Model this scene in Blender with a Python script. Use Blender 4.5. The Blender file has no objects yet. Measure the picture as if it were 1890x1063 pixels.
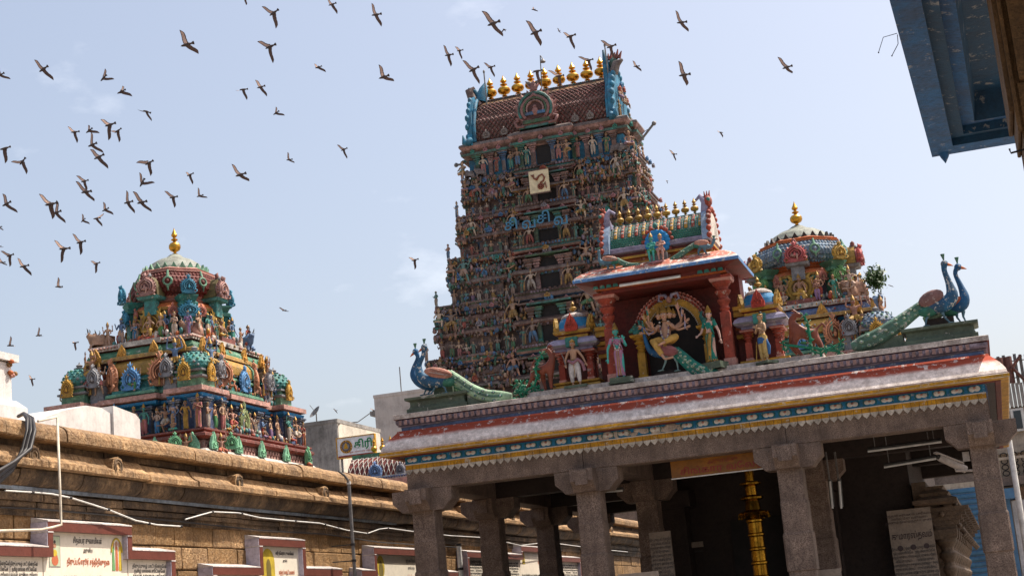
import bpy, math, random
from math import sin, cos, pi, radians, sqrt, atan2
from mathutils import Vector, Matrix, Quaternion
random.seed(7)
SC = bpy.context.scene
COL = SC.collection

# ------------------------------------------------------------------ camera
YAW, PIT, ROL = 0.28782626, 0.21566637, -0.09205457
FX = 2849.0
cam_d = bpy.data.cameras.new("camera"); cam = bpy.data.objects.new("camera", cam_d); COL.objects.link(cam)
cam_d.sensor_width = 36.0; cam_d.lens = 36.0 * FX / 1890.0
cam_d.clip_start = 0.2; cam_d.clip_end = 5000
CF = Vector((-sin(YAW)*cos(PIT), cos(YAW)*cos(PIT), sin(PIT)))
_r = Vector((cos(YAW), sin(YAW), 0)); _u = _r.cross(CF)
CR = _r*cos(ROL) + _u*sin(ROL); CU = CR.cross(CF)
EYE = Vector((0, 0, 1.6))
cam.matrix_world = Matrix(((CR.x, CU.x, -CF.x, EYE.x), (CR.y, CU.y, -CF.y, EYE.y), (CR.z, CU.z, -CF.z, EYE.z), (0, 0, 0, 1)))
SC.camera = cam

# ------------------------------------------------------------------ light
SUN = Vector((0.40, 0.31, 0.86)).normalized()
elev = math.asin(SUN.z); azim = atan2(SUN.x, SUN.y)
w = bpy.data.worlds.new("World"); SC.world = w; w.use_nodes = True
nt = w.node_tree; nt.nodes.clear()
wo = nt.nodes.new('ShaderNodeOutputWorld'); bg = nt.nodes.new('ShaderNodeBackground')
sky = nt.nodes.new('ShaderNodeTexSky'); sky.sky_type = 'NISHITA'; sky.sun_disc = False
sky.sun_elevation = elev; sky.sun_rotation = azim
sky.air_density = 1.0; sky.dust_density = 4.5; sky.ozone_density = 1.8; sky.altitude = 10
bg.inputs['Strength'].default_value = 0.122
# thin haze and faint wisps of cirrus over the whole sky
tc = nt.nodes.new('ShaderNodeTexCoord'); mp = nt.nodes.new('ShaderNodeMapping'); mp.inputs['Scale'].default_value = (1, 1, 2.2)
nz = nt.nodes.new('ShaderNodeTexNoise'); nz.inputs['Scale'].default_value = 11; nz.inputs['Detail'].default_value = 7; nz.inputs['Roughness'].default_value = .55
cr = nt.nodes.new('ShaderNodeValToRGB'); cr.color_ramp.elements[0].position = .635; cr.color_ramp.elements[1].position = .9
cr.color_ramp.elements[0].color = (0, 0, 0, 1); cr.color_ramp.elements[1].color = (.30, .30, .30, 1)
mxh = nt.nodes.new('ShaderNodeMixRGB'); mxh.inputs[0].default_value = .10; mxh.inputs[2].default_value = (6.6, 7.15, 8.0, 1)
mxc = nt.nodes.new('ShaderNodeMixRGB'); mxc.inputs[2].default_value = (9.0, 9.0, 9.2, 1)
L = nt.links.new
L(tc.outputs['Generated'], mp.inputs['Vector']); L(mp.outputs[0], nz.inputs['Vector']); L(nz.outputs['Fac'], cr.inputs[0])
tnt = nt.nodes.new('ShaderNodeMixRGB'); tnt.blend_type = 'MULTIPLY'; tnt.inputs[0].default_value = 1; tnt.inputs[2].default_value = (1.15, 1.045, .955, 1)   # dusty tropical haze is warmer than the clean-air model
L(sky.outputs[0], tnt.inputs[1]); L(tnt.outputs[0], mxh.inputs[1]); L(mxh.outputs[0], mxc.inputs[1]); L(cr.outputs[0], mxc.inputs[0])
L(mxc.outputs[0], bg.inputs['Color']); L(bg.outputs[0], wo.inputs['Surface'])
sd = bpy.data.lights.new("sun", 'SUN'); sd.energy = 4.5; sd.angle = radians(.6); sd.color = (1, .94, .84)
so = bpy.data.objects.new("sun", sd); COL.objects.link(so)
so.rotation_euler = SUN.to_track_quat('Z', 'Y').to_euler(); so.location = (20, 20, 60)
vs = SC.view_settings; vs.view_transform = 'Standard'; vs.look = 'None'; vs.gamma = 1; vs.exposure = 0.70; vs.use_curve_mapping = False
SC.render.engine = 'CYCLES'; SC.cycles.max_bounces = 5; SC.cycles.use_denoising = True
SC.render.resolution_x = 1024; SC.render.resolution_y = 575

def at(px, py, ax, v):
    d = CF + CR*((px-945)/FX) - CU*((py-531.5)/FX)
    return EYE + d*((v-EYE[ax])/d[ax])
def ray(px, py, dist):
    d = CF + CR*((px-945)/FX) - CU*((py-531.5)/FX)
    return EYE + d.normalized()*dist

# ------------------------------------------------------------------ materials
MATS = {}
def N(nt, t, **k):
    n = nt.nodes.new(t)
    for a, b in k.items():
        if a.startswith('i_'): n.inputs[int(a[2:])].default_value = b
        else: setattr(n, a, b)
    return n
def mix(nt, f, a, b, blend='MIX'):
    m = nt.nodes.new('ShaderNodeMixRGB'); m.blend_type = blend
    for i, x in enumerate((f, a, b)):
        if hasattr(x, 'links'): nt.links.new(x, m.inputs[i])
        elif isinstance(x, (int, float)): m.inputs[i].default_value = x if i == 0 else (x, x, x, 1)
        else: m.inputs[i].default_value = (*x[:3], 1)
    return m.outputs[0]
def ramp(nt, src, stops, interp='LINEAR'):
    c = nt.nodes.new('ShaderNodeValToRGB'); c.color_ramp.interpolation = interp
    e = c.color_ramp.elements
    while len(e) < len(stops): e.new(.5)
    for i, (p, col) in enumerate(stops):
        e[i].position = p
        e[i].color = (col, col, col, 1) if isinstance(col, (int, float)) else (*col[:3], 1)
    nt.links.new(src, c.inputs[0]); return c.outputs[0]
def noise(nt, vec, scale, detail=5, rough=.6):
    n = nt.nodes.new('ShaderNodeTexNoise'); n.inputs['Scale'].default_value = scale; n.inputs['Detail'].default_value = detail
    n.inputs['Roughness'].default_value = rough; nt.links.new(vec, n.inputs['Vector']); return n.outputs['Fac']
DIRT = (.045, .032, .026)
def mat(name, col, grime=.45, gs=3.0, peel=0, rough=.65, metal=0, bump=.25, bs=40, speck=None, var=.15, dirt=DIRT, obj=False, streak=0, objrand=None, spec=.3, sp=90, bd=.02):
    """painted / stone surface: base colour with tonal noise, grime patches, flaking paint and fine relief"""
    if name in MATS: return MATS[name]
    m = bpy.data.materials.new(name); m.use_nodes = True; nt = m.node_tree; nt.nodes.clear()
    out = N(nt, 'ShaderNodeOutputMaterial'); b = N(nt, 'ShaderNodeBsdfPrincipled'); nt.links.new(b.outputs[0], out.inputs[0])
    geo = N(nt, 'ShaderNodeNewGeometry'); P = geo.outputs['Position']
    oi = N(nt, 'ShaderNodeObjectInfo')
    base = None
    if objrand: base = ramp(nt, oi.outputs['Random'], [(i/len(objrand), c) for i, c in enumerate(objrand)], 'CONSTANT')
    elif obj: base = mix(nt, 1.0, oi.outputs['Color'], col, 'MULTIPLY')
    n1 = noise(nt, P, gs*1.7, 4)
    v = ramp(nt, n1, [(.3, 1-var*1.6), (.7, 1+var)])
    c = mix(nt, 1.0, base if base is not None else col, v, 'MULTIPLY')
    if speck:
        vs_ = noise(nt, P, sp, 3, .8); f = ramp(nt, vs_, [(.44, 0), (.56, 1)])
        c = mix(nt, f, c, speck)
    if grime > 0:
        n2 = noise(nt, P, gs, 8, .68)
        f = ramp(nt, n2, [(.40, 0), (.50+.2*(1-grime), grime), (.85, min(1, grime*1.25))])
        c = mix(nt, f, c, dirt)
    if grime > 0:
        n5 = noise(nt, P, gs*7, 6, .75); f5 = ramp(nt, n5, [(.36, .50), (.52, 1.0), (.70, 1.12)]); c = mix(nt, min(1, grime*1.6), c, mix(nt, 1.0, c, f5, 'MULTIPLY'))
    if streak:
        mp = N(nt, 'ShaderNodeMapping'); mp.inputs['Scale'].default_value = (6, 6, .45); nt.links.new(P, mp.inputs[0])
        n3 = noise(nt, mp.outputs[0], 1.5, 6, .7); f = ramp(nt, n3, [(.45, 0), (.75, streak)]); c = mix(nt, f, c, dirt)
    if peel:
        n4 = noise(nt, P, gs*2.6, 9, .72); f = ramp(nt, n4, [(.60-.1*peel, 0), (.64-.1*peel, min(1, .4+peel))])
        c = mix(nt, f, c, (.50, .46, .40))
    nt.links.new(c, b.inputs['Base Color'])
    b.inputs['Roughness'].default_value = rough; b.inputs['Metallic'].default_value = metal
    b.inputs['Specular IOR Level'].default_value = spec
    if bump:
        bn = noise(nt, P, bs, 5, .7); bp = N(nt, 'ShaderNodeBump'); bp.inputs['Strength'].default_value = bump; bp.inputs['Distance'].default_value = bd
        nt.links.new(bn, bp.inputs['Height']); nt.links.new(bp.outputs[0], b.inputs['Normal'])
    MATS[name] = m; return m
def flat(name, col, rough=.6, metal=0, obj=False, emit=0):
    if name in MATS: return MATS[name]
    m = bpy.data.materials.new(name); m.use_nodes = True; nt = m.node_tree; b = nt.nodes['Principled BSDF']
    b.inputs['Base Color'].default_value = (*col, 1); b.inputs['Roughness'].default_value = rough; b.inputs['Metallic'].default_value = metal
    MATS[name] = m; return m

# ------------------------------------------------------------------ mesh builder
class MB:
    def __init__(s): s.v = []; s.f = []; s.m = []; s.mats = []; s.sm = []
    def mi(s, m):
        if m not in s.mats: s.mats.append(m)
        return s.mats.index(m)
    def add(s, vs, fs, m, smooth=False):
        o = len(s.v); s.v.extend([tuple(x) for x in vs]); k = s.mi(m)
        for f in fs: s.f.append([i+o for i in f]); s.m.append(k); s.sm.append(smooth)
    def box(s, x0, x1, y0, y1, z0, z1, m, tx=0, ty=0):
        """box; tx, ty draw the top in on each side"""
        V = [(x0, y0, z0), (x1, y0, z0), (x1, y1, z0), (x0, y1, z0), (x0+tx, y0+ty, z1), (x1-tx, y0+ty, z1), (x1-tx, y1-ty, z1), (x0+tx, y1-ty, z1)]
        s.add(V, [(0, 3, 2, 1), (4, 5, 6, 7), (0, 1, 5, 4), (1, 2, 6, 5), (2, 3, 7, 6), (3, 0, 4, 7)], m)
    def bevbox(s, x0, x1, y0, y1, z0, z1, b, m):
        V = []
        for (z, i) in ((z0, b), (z0+b, 0), (z1-b, 0), (z1, b)):
            V += [(x0+i, y0+i, z), (x1-i, y0+i, z), (x1-i, y1-i, z), (x0+i, y1-i, z)]
        F = [(3, 2, 1, 0), (12, 13, 14, 15)]
        for k in range(3):
            for j in range(4): a = k*4+j; c = k*4+(j+1) % 4; F.append((a, c, c+4, a+4))
        s.add(V, F, m)
    def prism(s, pts, axis, a, b, m, smooth=False, caps=True):
        """closed 2-D outline pushed along an axis from a to b. axis y: pts=(x,z); x: pts=(y,z); z: pts=(x,y)"""
        n = len(pts)
        mk = {'y': lambda p, t: (p[0], t, p[1]), 'x': lambda p, t: (t, p[0], p[1]), 'z': lambda p, t: (p[0], p[1], t)}[axis]
        V = [mk(p, a) for p in pts] + [mk(p, b) for p in pts]
        F = [(i, (i+1) % n, (i+1) % n+n, i+n) for i in range(n)]
        s.add(V, F, m, smooth)
        if caps: s.add(V, [tuple(range(n-1, -1, -1)), tuple(range(n, 2*n))], m)
    def lathe(s, prof, n=12, c=(0, 0, 0), m=None, sx=1, sy=1, rot=0, mf=None, smooth=True, cap=True, fold=0, nf=10):
        V = []; R = len(prof)
        for k, (r, z) in enumerate(prof):
            for j in range(n):
                a = rot+2*pi*j/n; rr = r*(1+fold*sin(nf*a)*(R-k)/R)
                V.append((c[0]+rr*cos(a)*sx, c[1]+rr*sin(a)*sy, c[2]+z))
        for k in range(R-1):
            mm = mf(k) if mf else m
            s.add(V[k*n:(k+2)*n], [(j, (j+1) % n, (j+1) % n+n, j+n) for j in range(n)], mm, smooth)
        if cap:
            s.add(V[:n], [tuple(range(n-1, -1, -1))], mf(0) if mf else m); s.add(V[-n:], [tuple(range(n))], mf(R-2) if mf else m)
    def tube(s, pts, rad, n=8, m=None, cap=True, smooth=True, flat_=1.0, fa=1.0):
        pts = [Vector(p) for p in pts]; k = len(pts)
        if isinstance(rad, (int, float)): rad = [rad]*k
        V = []; up = None
        for i, p in enumerate(pts):
            d = (pts[min(i+1, k-1)]-pts[max(i-1, 0)])
            if d.length < 1e-9: d = Vector((0, 0, 1))
            d.normalize()
            if up is None:
                up = Vector((0, 0, 1)) if abs(d.z) < .9 else Vector((0, 1, 0))
            a = up.cross(d)
            if a.length < 1e-6: a = Vector((1, 0, 0)).cross(d)
            a.normalize(); b_ = d.cross(a); up = b_
            for j in range(n):
                t = 2*pi*j/n; V.append(p+(a*cos(t)*fa+b_*sin(t)*flat_)*rad[i])
        F = [(i*n+j, i*n+(j+1) % n, (i+1)*n+(j+1) % n, (i+1)*n+j) for i in range(k-1) for j in range(n)]
        s.add(V, F, m, smooth)
        if cap: s.add(V[:n], [tuple(range(n-1, -1, -1))], m); s.add(V[-n:], [tuple(range(n))], m)
    def ell(s, c, r, m, n=10, k=6, q=None):
        V = []; c = Vector(c)
        if isinstance(r, (int, float)): r = (r, r, r)
        for i in range(1, k):
            ph = -pi/2+pi*i/k
            for j in range(n):
                t = 2*pi*j/n; p = Vector((r[0]*cos(ph)*cos(t), r[1]*cos(ph)*sin(t), r[2]*sin(ph)))
                V.append(c+(q @ p if q else p))
        for zz in (-1, 1):
            p = Vector((0, 0, zz*r[2])); V.append(c+(q @ p if q else p))
        a, b = len(V)-2, len(V)-1
        F = [(i*n+j, i*n+(j+1) % n, (i+1)*n+(j+1) % n, (i+1)*n+j) for i in range(k-2) for j in range(n)]
        F += [(a, (j+1) % n, j) for j in range(n)] + [(b, (k-2)*n+j, (k-2)*n+(j+1) % n) for j in range(n)]
        s.add(V, F, m, True)
    def sweep(s, poly, prof, mf, cap=True, capb=False, smooth=False):
        """profile [(outset, z)] swept round a closed ground outline (counter-clockwise)"""
        n = len(poly); rings = []
        for d, z in prof: rings.append([(x, y, z) for x, y in offset(poly, d)])
        for k in range(len(prof)-1):
            mm = mf(k) if callable(mf) else mf
            s.add(rings[k]+rings[k+1], [(j, (j+1) % n, (j+1) % n+n, j+n) for j in range(n)], mm, smooth)
        mm = mf(len(prof)-2) if callable(mf) else mf
        if cap: s.add(rings[-1], [tuple(range(n))], mm)
        if capb: s.add(rings[0], [tuple(range(n-1, -1, -1))], mf(0) if callable(mf) else mf)
    def mesh(s, name):
        me = bpy.data.meshes.new(name); me.from_pydata(s.v, [], s.f)
        for m in s.mats: me.materials.append(m)
        me.polygons.foreach_set('material_index', s.m); me.polygons.foreach_set('use_smooth', s.sm); me.update(); return me
    def build(s, name, parent=None, loc=None, **k):
        o = bpy.data.objects.new(name, s.mesh(name)); COL.objects.link(o)
        if parent: o.parent = parent
        if loc: o.location = loc
        tag(o, **k); return o
    def merge(s, o, M):
        """copy another builder in, moved by matrix M"""
        for k, f in enumerate(o.f): pass
        base = len(s.v); s.v.extend([tuple(M @ Vector(v)) for v in o.v])
        mp = [s.mi(m) for m in o.mats]
        for f, mm, sm in zip(o.f, o.m, o.sm): s.f.append([i+base for i in f]); s.m.append(mp[mm]); s.sm.append(sm)
def offset(poly, d):
    n = len(poly); out = []
    for i in range(n):
        x0, y0 = poly[i-1]; x1, y1 = poly[i]; x2, y2 = poly[(i+1) % n]
        a = Vector((x1-x0, y1-y0)).normalized(); b = Vector((x2-x1, y2-y1)).normalized()
        na = Vector((a.y, -a.x)); nb = Vector((b.y, -b.x)); q = na+nb
        q = q/ (1+na.dot(nb)) if (1+na.dot(nb)) > .05 else na
        out.append((x1+q.x*d, y1+q.y*d))
    return out
def tag(o, label=None, cat=None, group=None, kind=None, color=None):
    if label: o['label'] = label
    if cat: o['category'] = cat
    if group: o['group'] = group
    if kind: o['kind'] = kind
    if color: o.color = (*color[:3], 1)
    return o
def empty(name, loc=(0, 0, 0), rz=0, **k):
    o = bpy.data.objects.new(name, None); COL.objects.link(o); o.location = loc; o.rotation_euler.z = rz
    o.empty_display_size = .1; tag(o, **k); return o
def put(name, me, parent=None, loc=(0, 0, 0), rz=0, sc=1, color=None, rot=None, **k):
    """one more object of a shared mesh"""
    o = bpy.data.objects.new(name, me); COL.objects.link(o)
    if parent: o.parent = parent
    o.location = loc
    if rot is not None: o.rotation_euler = rot
    else: o.rotation_euler.z = rz
    o.scale = sc if hasattr(sc, '__len__') else (sc, sc, sc)
    tag(o, color=color, **k); return o
def rect(cx, cy, hx, hy): return [(cx-hx, cy-hy), (cx+hx, cy-hy), (cx+hx, cy+hy), (cx-hx, cy+hy)]
def bayed(cx, cy, hx, hy, b, p, b2=None, p2=None):
    """rectangle with a central projection of half width b standing p out on each side"""
    def side(h, hb, pp): return [(-h, 0), (-hb, 0), (-hb, -pp), (hb, -pp), (hb, 0)]
    b2 = b2 or b; p2 = p2 or p
    P = []
    for x, y in side(hx, b, p): P.append((cx+x, cy-hy+y))
    for x, y in side(hy, b2, p2): P.append((cx+hx-y, cy+x))
    for x, y in side(hx, b, p): P.append((cx-x, cy+hy-y))
    for x, y in side(hy, b2, p2): P.append((cx-hx+y, cy-x))
    return P
def octa(cx, cy, r, rot=pi/8): return [(cx+r*cos(rot+k*pi/4), cy+r*sin(rot+k*pi/4)) for k in range(8)]

# palette (weathered paint and stone colours; a few have shade painted in)
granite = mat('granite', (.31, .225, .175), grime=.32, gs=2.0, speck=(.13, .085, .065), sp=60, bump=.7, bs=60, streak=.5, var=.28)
darkstone = mat('shade-dark stone', (.034, .022, .018), grime=.4, gs=2, bump=.5, bs=30)  # near-black stone: shade inside the pavilion is put into its colour
sandst = mat('tan sandstone', (.44, .265, .12), grime=.40, gs=1.6, speck=(.30, .155, .05), bump=1.0, bs=22, bd=.05, sp=28, var=.3, dirt=(.06, .035, .018), streak=.25)
sandst2 = mat('pale sandstone', (.60, .38, .19), grime=.50, gs=1.5, speck=(.40, .22, .09), bump=1.0, bs=20, bd=.05, sp=24, var=.3, dirt=(.07, .038, .02), streak=.5)
sandst3 = mat('sooty sandstone', (.30, .19, .10), grime=.75, gs=1.8, speck=(.2, .12, .06), bump=1.0, bs=20, bd=.04, sp=24, var=.3, dirt=(.03, .02, .014), streak=.6)
plaster = mat('limewash', (.66, .63, .60), grime=.2, gs=1.6, bump=.2, streak=.35, dirt=(.28, .24, .22), var=.08)
red = mat('oxide red paint', (.33, .055, .03), grime=.4, gs=3, peel=.12)
redd = mat('dark red paint', (.15, .022, .016), grime=.45, gs=3)
orange = mat('orange paint', (.50, .13, .035), grime=.4, gs=3, peel=.1)
ochre = mat('ochre paint', (.50, .26, .03), grime=.4, gs=3, peel=.08)
yellow = mat('yellow paint', (.58, .29, .015), grime=.45, gs=4, peel=.22)
blue = mat('bright blue paint', (.015, .19, .40), grime=.3, gs=4, peel=.12)
blue2 = mat('dull blue paint', (.10, .15, .29), grime=.5, gs=3, peel=.2)
lilac = mat('lilac paint', (.30, .27, .38), grime=.4, gs=2.5, peel=.2)
teal = mat('teal paint', (.035, .21, .18), grime=.42, gs=3, peel=.1)
green = mat('green paint', (.07, .21, .12), grime=.45, gs=3, peel=.1)
pink = mat('pink paint', (.52, .25, .20), grime=.4, gs=3, peel=.12)
white = mat('white paint', (.60, .54, .47), grime=.5, gs=5)
gold = mat('gilded copper', (.66, .34, .045), grime=.3, gs=2, rough=.3, metal=.85, bump=.05, dirt=(.10, .05, .01))
brass = mat('weathered gold paint', (.42, .24, .05), grime=.4, gs=3, rough=.45, metal=.35)
greyst = mat('grey paint', (.24, .24, .25), grime=.45, gs=3)
greenst = mat('olive green paint', (.095, .125, .085), grime=.4, gs=2.2, peel=.1)
void = mat('dark shade fill', (.012, .009, .008), grime=.3, gs=2, bump=0)  # near-black fill painted in for the shade of openings
# muted, dirtier versions on the tall tower
T = {}
def tw(n, c, g=.62): T[n] = mat('tower '+n, c, grime=g, gs=1.7, dirt=(.085, .052, .040), bump=.5, bs=14, var=.3); return T[n]
tw('brown', (.195, .135, .12)); tw('rust', (.27, .15, .115)); tw('pink', (.38, .22, .20)); tw('teal', (.05, .19, .165)); tw('blue', (.06, .16, .30))
tw('green', (.06, .15, .08)); tw('ochre', (.36, .20, .07)); tw('grey', (.20, .17, .16)); tw('dark', (.06, .035, .03), .5); tw('lilac', (.24, .18, .22)); tw('cyan', (.03, .19, .31), .35); tw('red', (.22, .05, .04))
TK = [T[k] for k in ('brown', 'rust', 'pink', 'teal', 'blue', 'ochre', 'grey', 'brown', 'lilac', 'green', 'brown')]
skin_r = mat('statue skin', (1.05, 1.05, 1.05), grime=.4, gs=6, objrand=[(.42, .22, .13), (.36, .20, .13), (.50, .31, .20), (.07, .26, .22), (.40, .20, .14), (.52, .36, .27), (.12, .20, .34), (.42, .25, .16)], bump=.15)
skin_t = mat('tower statue skin', (1, 1, 1), grime=.42, gs=3, objrand=[(.44, .27, .17), (.32, .19, .12), (.50, .34, .23), (.24, .17, .13), (.40, .22, .15), (.52, .40, .30), (.12, .26, .24), (.38, .25, .17)], dirt=(.075, .048, .038), bump=.2)
cloth_r = mat('statue cloth', (1, 1, 1), grime=.3, gs=6, obj=True, bump=.15)
cloth_t = mat('tower statue cloth', (.8, .8, .8), grime=.5, gs=3, obj=True, dirt=(.075, .048, .038), bump=.2)
motif = mat('carved motif paint', (1, 1, 1), grime=.35, gs=5, obj=True)
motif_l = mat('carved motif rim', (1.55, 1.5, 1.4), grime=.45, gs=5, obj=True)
motif_d = mat('shaded motif core', (.40, .34, .32), grime=.5, gs=5, obj=True)  # darkened tone of the motif colour, painting shade into its core
CL = [(.45, .25, .04), (.05, .28, .22), (.42, .14, .13), (.05, .20, .38), (.50, .42, .34), (.38, .06, .04), (.28, .16, .30), (.06, .22, .08), (.46, .30, .22)]
KC = [(.10, .25, .45), (.48, .24, .26), (.06, .28, .25), (.30, .28, .32), (.42, .12, .08), (.10, .22, .42), (.45, .28, .10)]
# ------------------------------------------------------------------ figures
def skin_add(mb, V, Ed, R, m, sub=1, mf=None, root=0):
    me = bpy.data.meshes.new('t'); me.from_pydata([tuple(v) for v in V], Ed, [])
    ob = bpy.data.objects.new('t', me); COL.objects.link(ob)
    ob.modifiers.new('s', 'SKIN'); sm = ob.modifiers.new('u', 'SUBSURF'); sm.levels = sub; sm.render_levels = sub
    for i, r in enumerate(R):
        sv = me.skin_vertices[0].data[i]; sv.radius = (r, r) if isinstance(r, (int, float)) else r
        sv.use_root = (i == root)
    dg = bpy.context.evaluated_depsgraph_get(); dg.update()
    e = ob.evaluated_get(dg); m2 = e.to_mesh()
    vs_ = [v.co.copy() for v in m2.vertices]; fs = [list(p.vertices) for p in m2.polygons]
    e.to_mesh_clear()
    if mf:
        for f in fs:
            pass
        groups = {}
        for f in fs:
            c = sum((vs_[i] for i in f), Vector())/len(f); groups.setdefault(mf(c), []).append(f)
        o = len(mb.v); mb.v.extend([tuple(v) for v in vs_])
        for mm, fl in groups.items():
            k = mb.mi(mm)
            for f in fl: mb.f.append([i+o for i in f]); mb.m.append(k); mb.sm.append(True)
    else: mb.add(vs_, fs, m, True)
    bpy.data.objects.remove(ob); bpy.data.meshes.remove(me)
eye_w = flat('painted eye white', (.6, .58, .54)); ink = flat('painted black', (.015, .012, .01)); lip = flat('painted lips', (.35, .04, .03))
hair = flat('painted black hair', (.02, .016, .014))
def hand(mb, p, d, m, s=1.0, curl=.4):
    """palm, four unequal fingers and a thumb leaving the side of the palm; d points along the fingers"""
    p = Vector(p); d = Vector(d).normalized(); a = d.cross(Vector((0, -1, .15))).normalized(); b = a.cross(d)
    L_ = .046*s
    mb.ell(p+d*L_*.5, (.020*s, .011*s, .028*s), m, 8, 5, q=d.to_track_quat('Z', 'Y'))
    for k, (o, ln) in enumerate(((-.015, .042), (-.005, .048), (.005, .045), (.014, .036))):
        q = p+d*L_+a*o*s
        mb.tube([q-d*.01*s, q+d*ln*s*.5, q+d*ln*s*(1-.3*curl)-b*ln*s*curl*.6], [.0058*s, .0052*s, .0036*s], 5, m)
    q = p+d*.015*s+a*.016*s
    mb.tube([q, q+(d*.6+a)*.018*s, q+(d+a*.9)*.028*s], [.007*s, .006*s, .004*s], 5, m)
def head(mb, c, ms, mg, crown='tall', s=1.0, hairm=None, yaw=0, third=False, detail=True):
    c = Vector(c); q = Matrix.Rotation(yaw, 3, 'Z')
    def P(x, y, z): return c+q @ Vector((x*s, y*s, z*s))
    Q = q.to_quaternion()
    mb.ell(c, (.050*s, .058*s, .068*s), ms, 12, 8, Q)
    mb.ell(P(0, -.010, -.030), (.036*s, .042*s, .040*s), ms, 10, 6, Q)
    mb.tube([P(0, -.052, .012), P(0, -.066, -.012), P(0, -.056, -.016)], [.005*s, .010*s, .006*s], 6, ms)
    if detail:
        for sx in (-1, 1):
            mb.ell(P(.020*sx, -.0515, .010), (.0115*s, .005*s, .0065*s), eye_w, 8, 5, Q)
            mb.ell(P(.020*sx, -.0555, .010), (.005*s, .003*s, .0055*s), ink, 6, 4, Q)
            mb.tube([P(.008*sx, -.054, .022), P(.022*sx, -.053, .027), P(.035*sx, -.044, .021)], .0025*s, 4, ink)
            mb.ell(P(.051*sx, .004, -.004), (.007*s, .014*s, .020*s), ms, 6, 5, Q)
            mb.ell(P(.053*sx, .002, -.032), (.010*s, .008*s, .014*s), mg, 6, 4, Q)
        mb.ell(P(0, -.054, -.034), (.014*s, .006*s, .0055*s), lip, 8, 4, Q)
    if crown != 'bald': mb.ell(P(0, .014, .016), (.054*s, .056*s, .062*s), hairm or hair, 10, 6, Q)
    if crown == 'tall':
        mb.lathe([(.055, .028), (.060, .040), (.054, .052), (.056, .062), (.046, .078), (.050, .086), (.036, .104), (.038, .110), (.022, .135), (.020, .150), (.004, .172)] if s == 1 else [(r*s, z*s) for r, z in ((.055, .028), (.060, .040), (.054, .052), (.056, .062), (.046, .078), (.050, .086), (.036, .104), (.022, .135), (.004, .172))], 10, c, mg)
    elif crown == 'cap': mb.lathe([(r*s, z*s) for r, z in ((.056, .026), (.062, .038), (.052, .060), (.030, .078), (.012, .095), (.003, .105))], 10, c, mg)
    elif crown == 'bun': mb.ell(P(.012, .01, .082), (.028*s, .028*s, .026*s), hairm or hair, 8, 5); mb.lathe([(.054*s, .030*s), (.060*s, .040*s), (.054*s, .050*s)], 10, c, mg)
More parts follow.
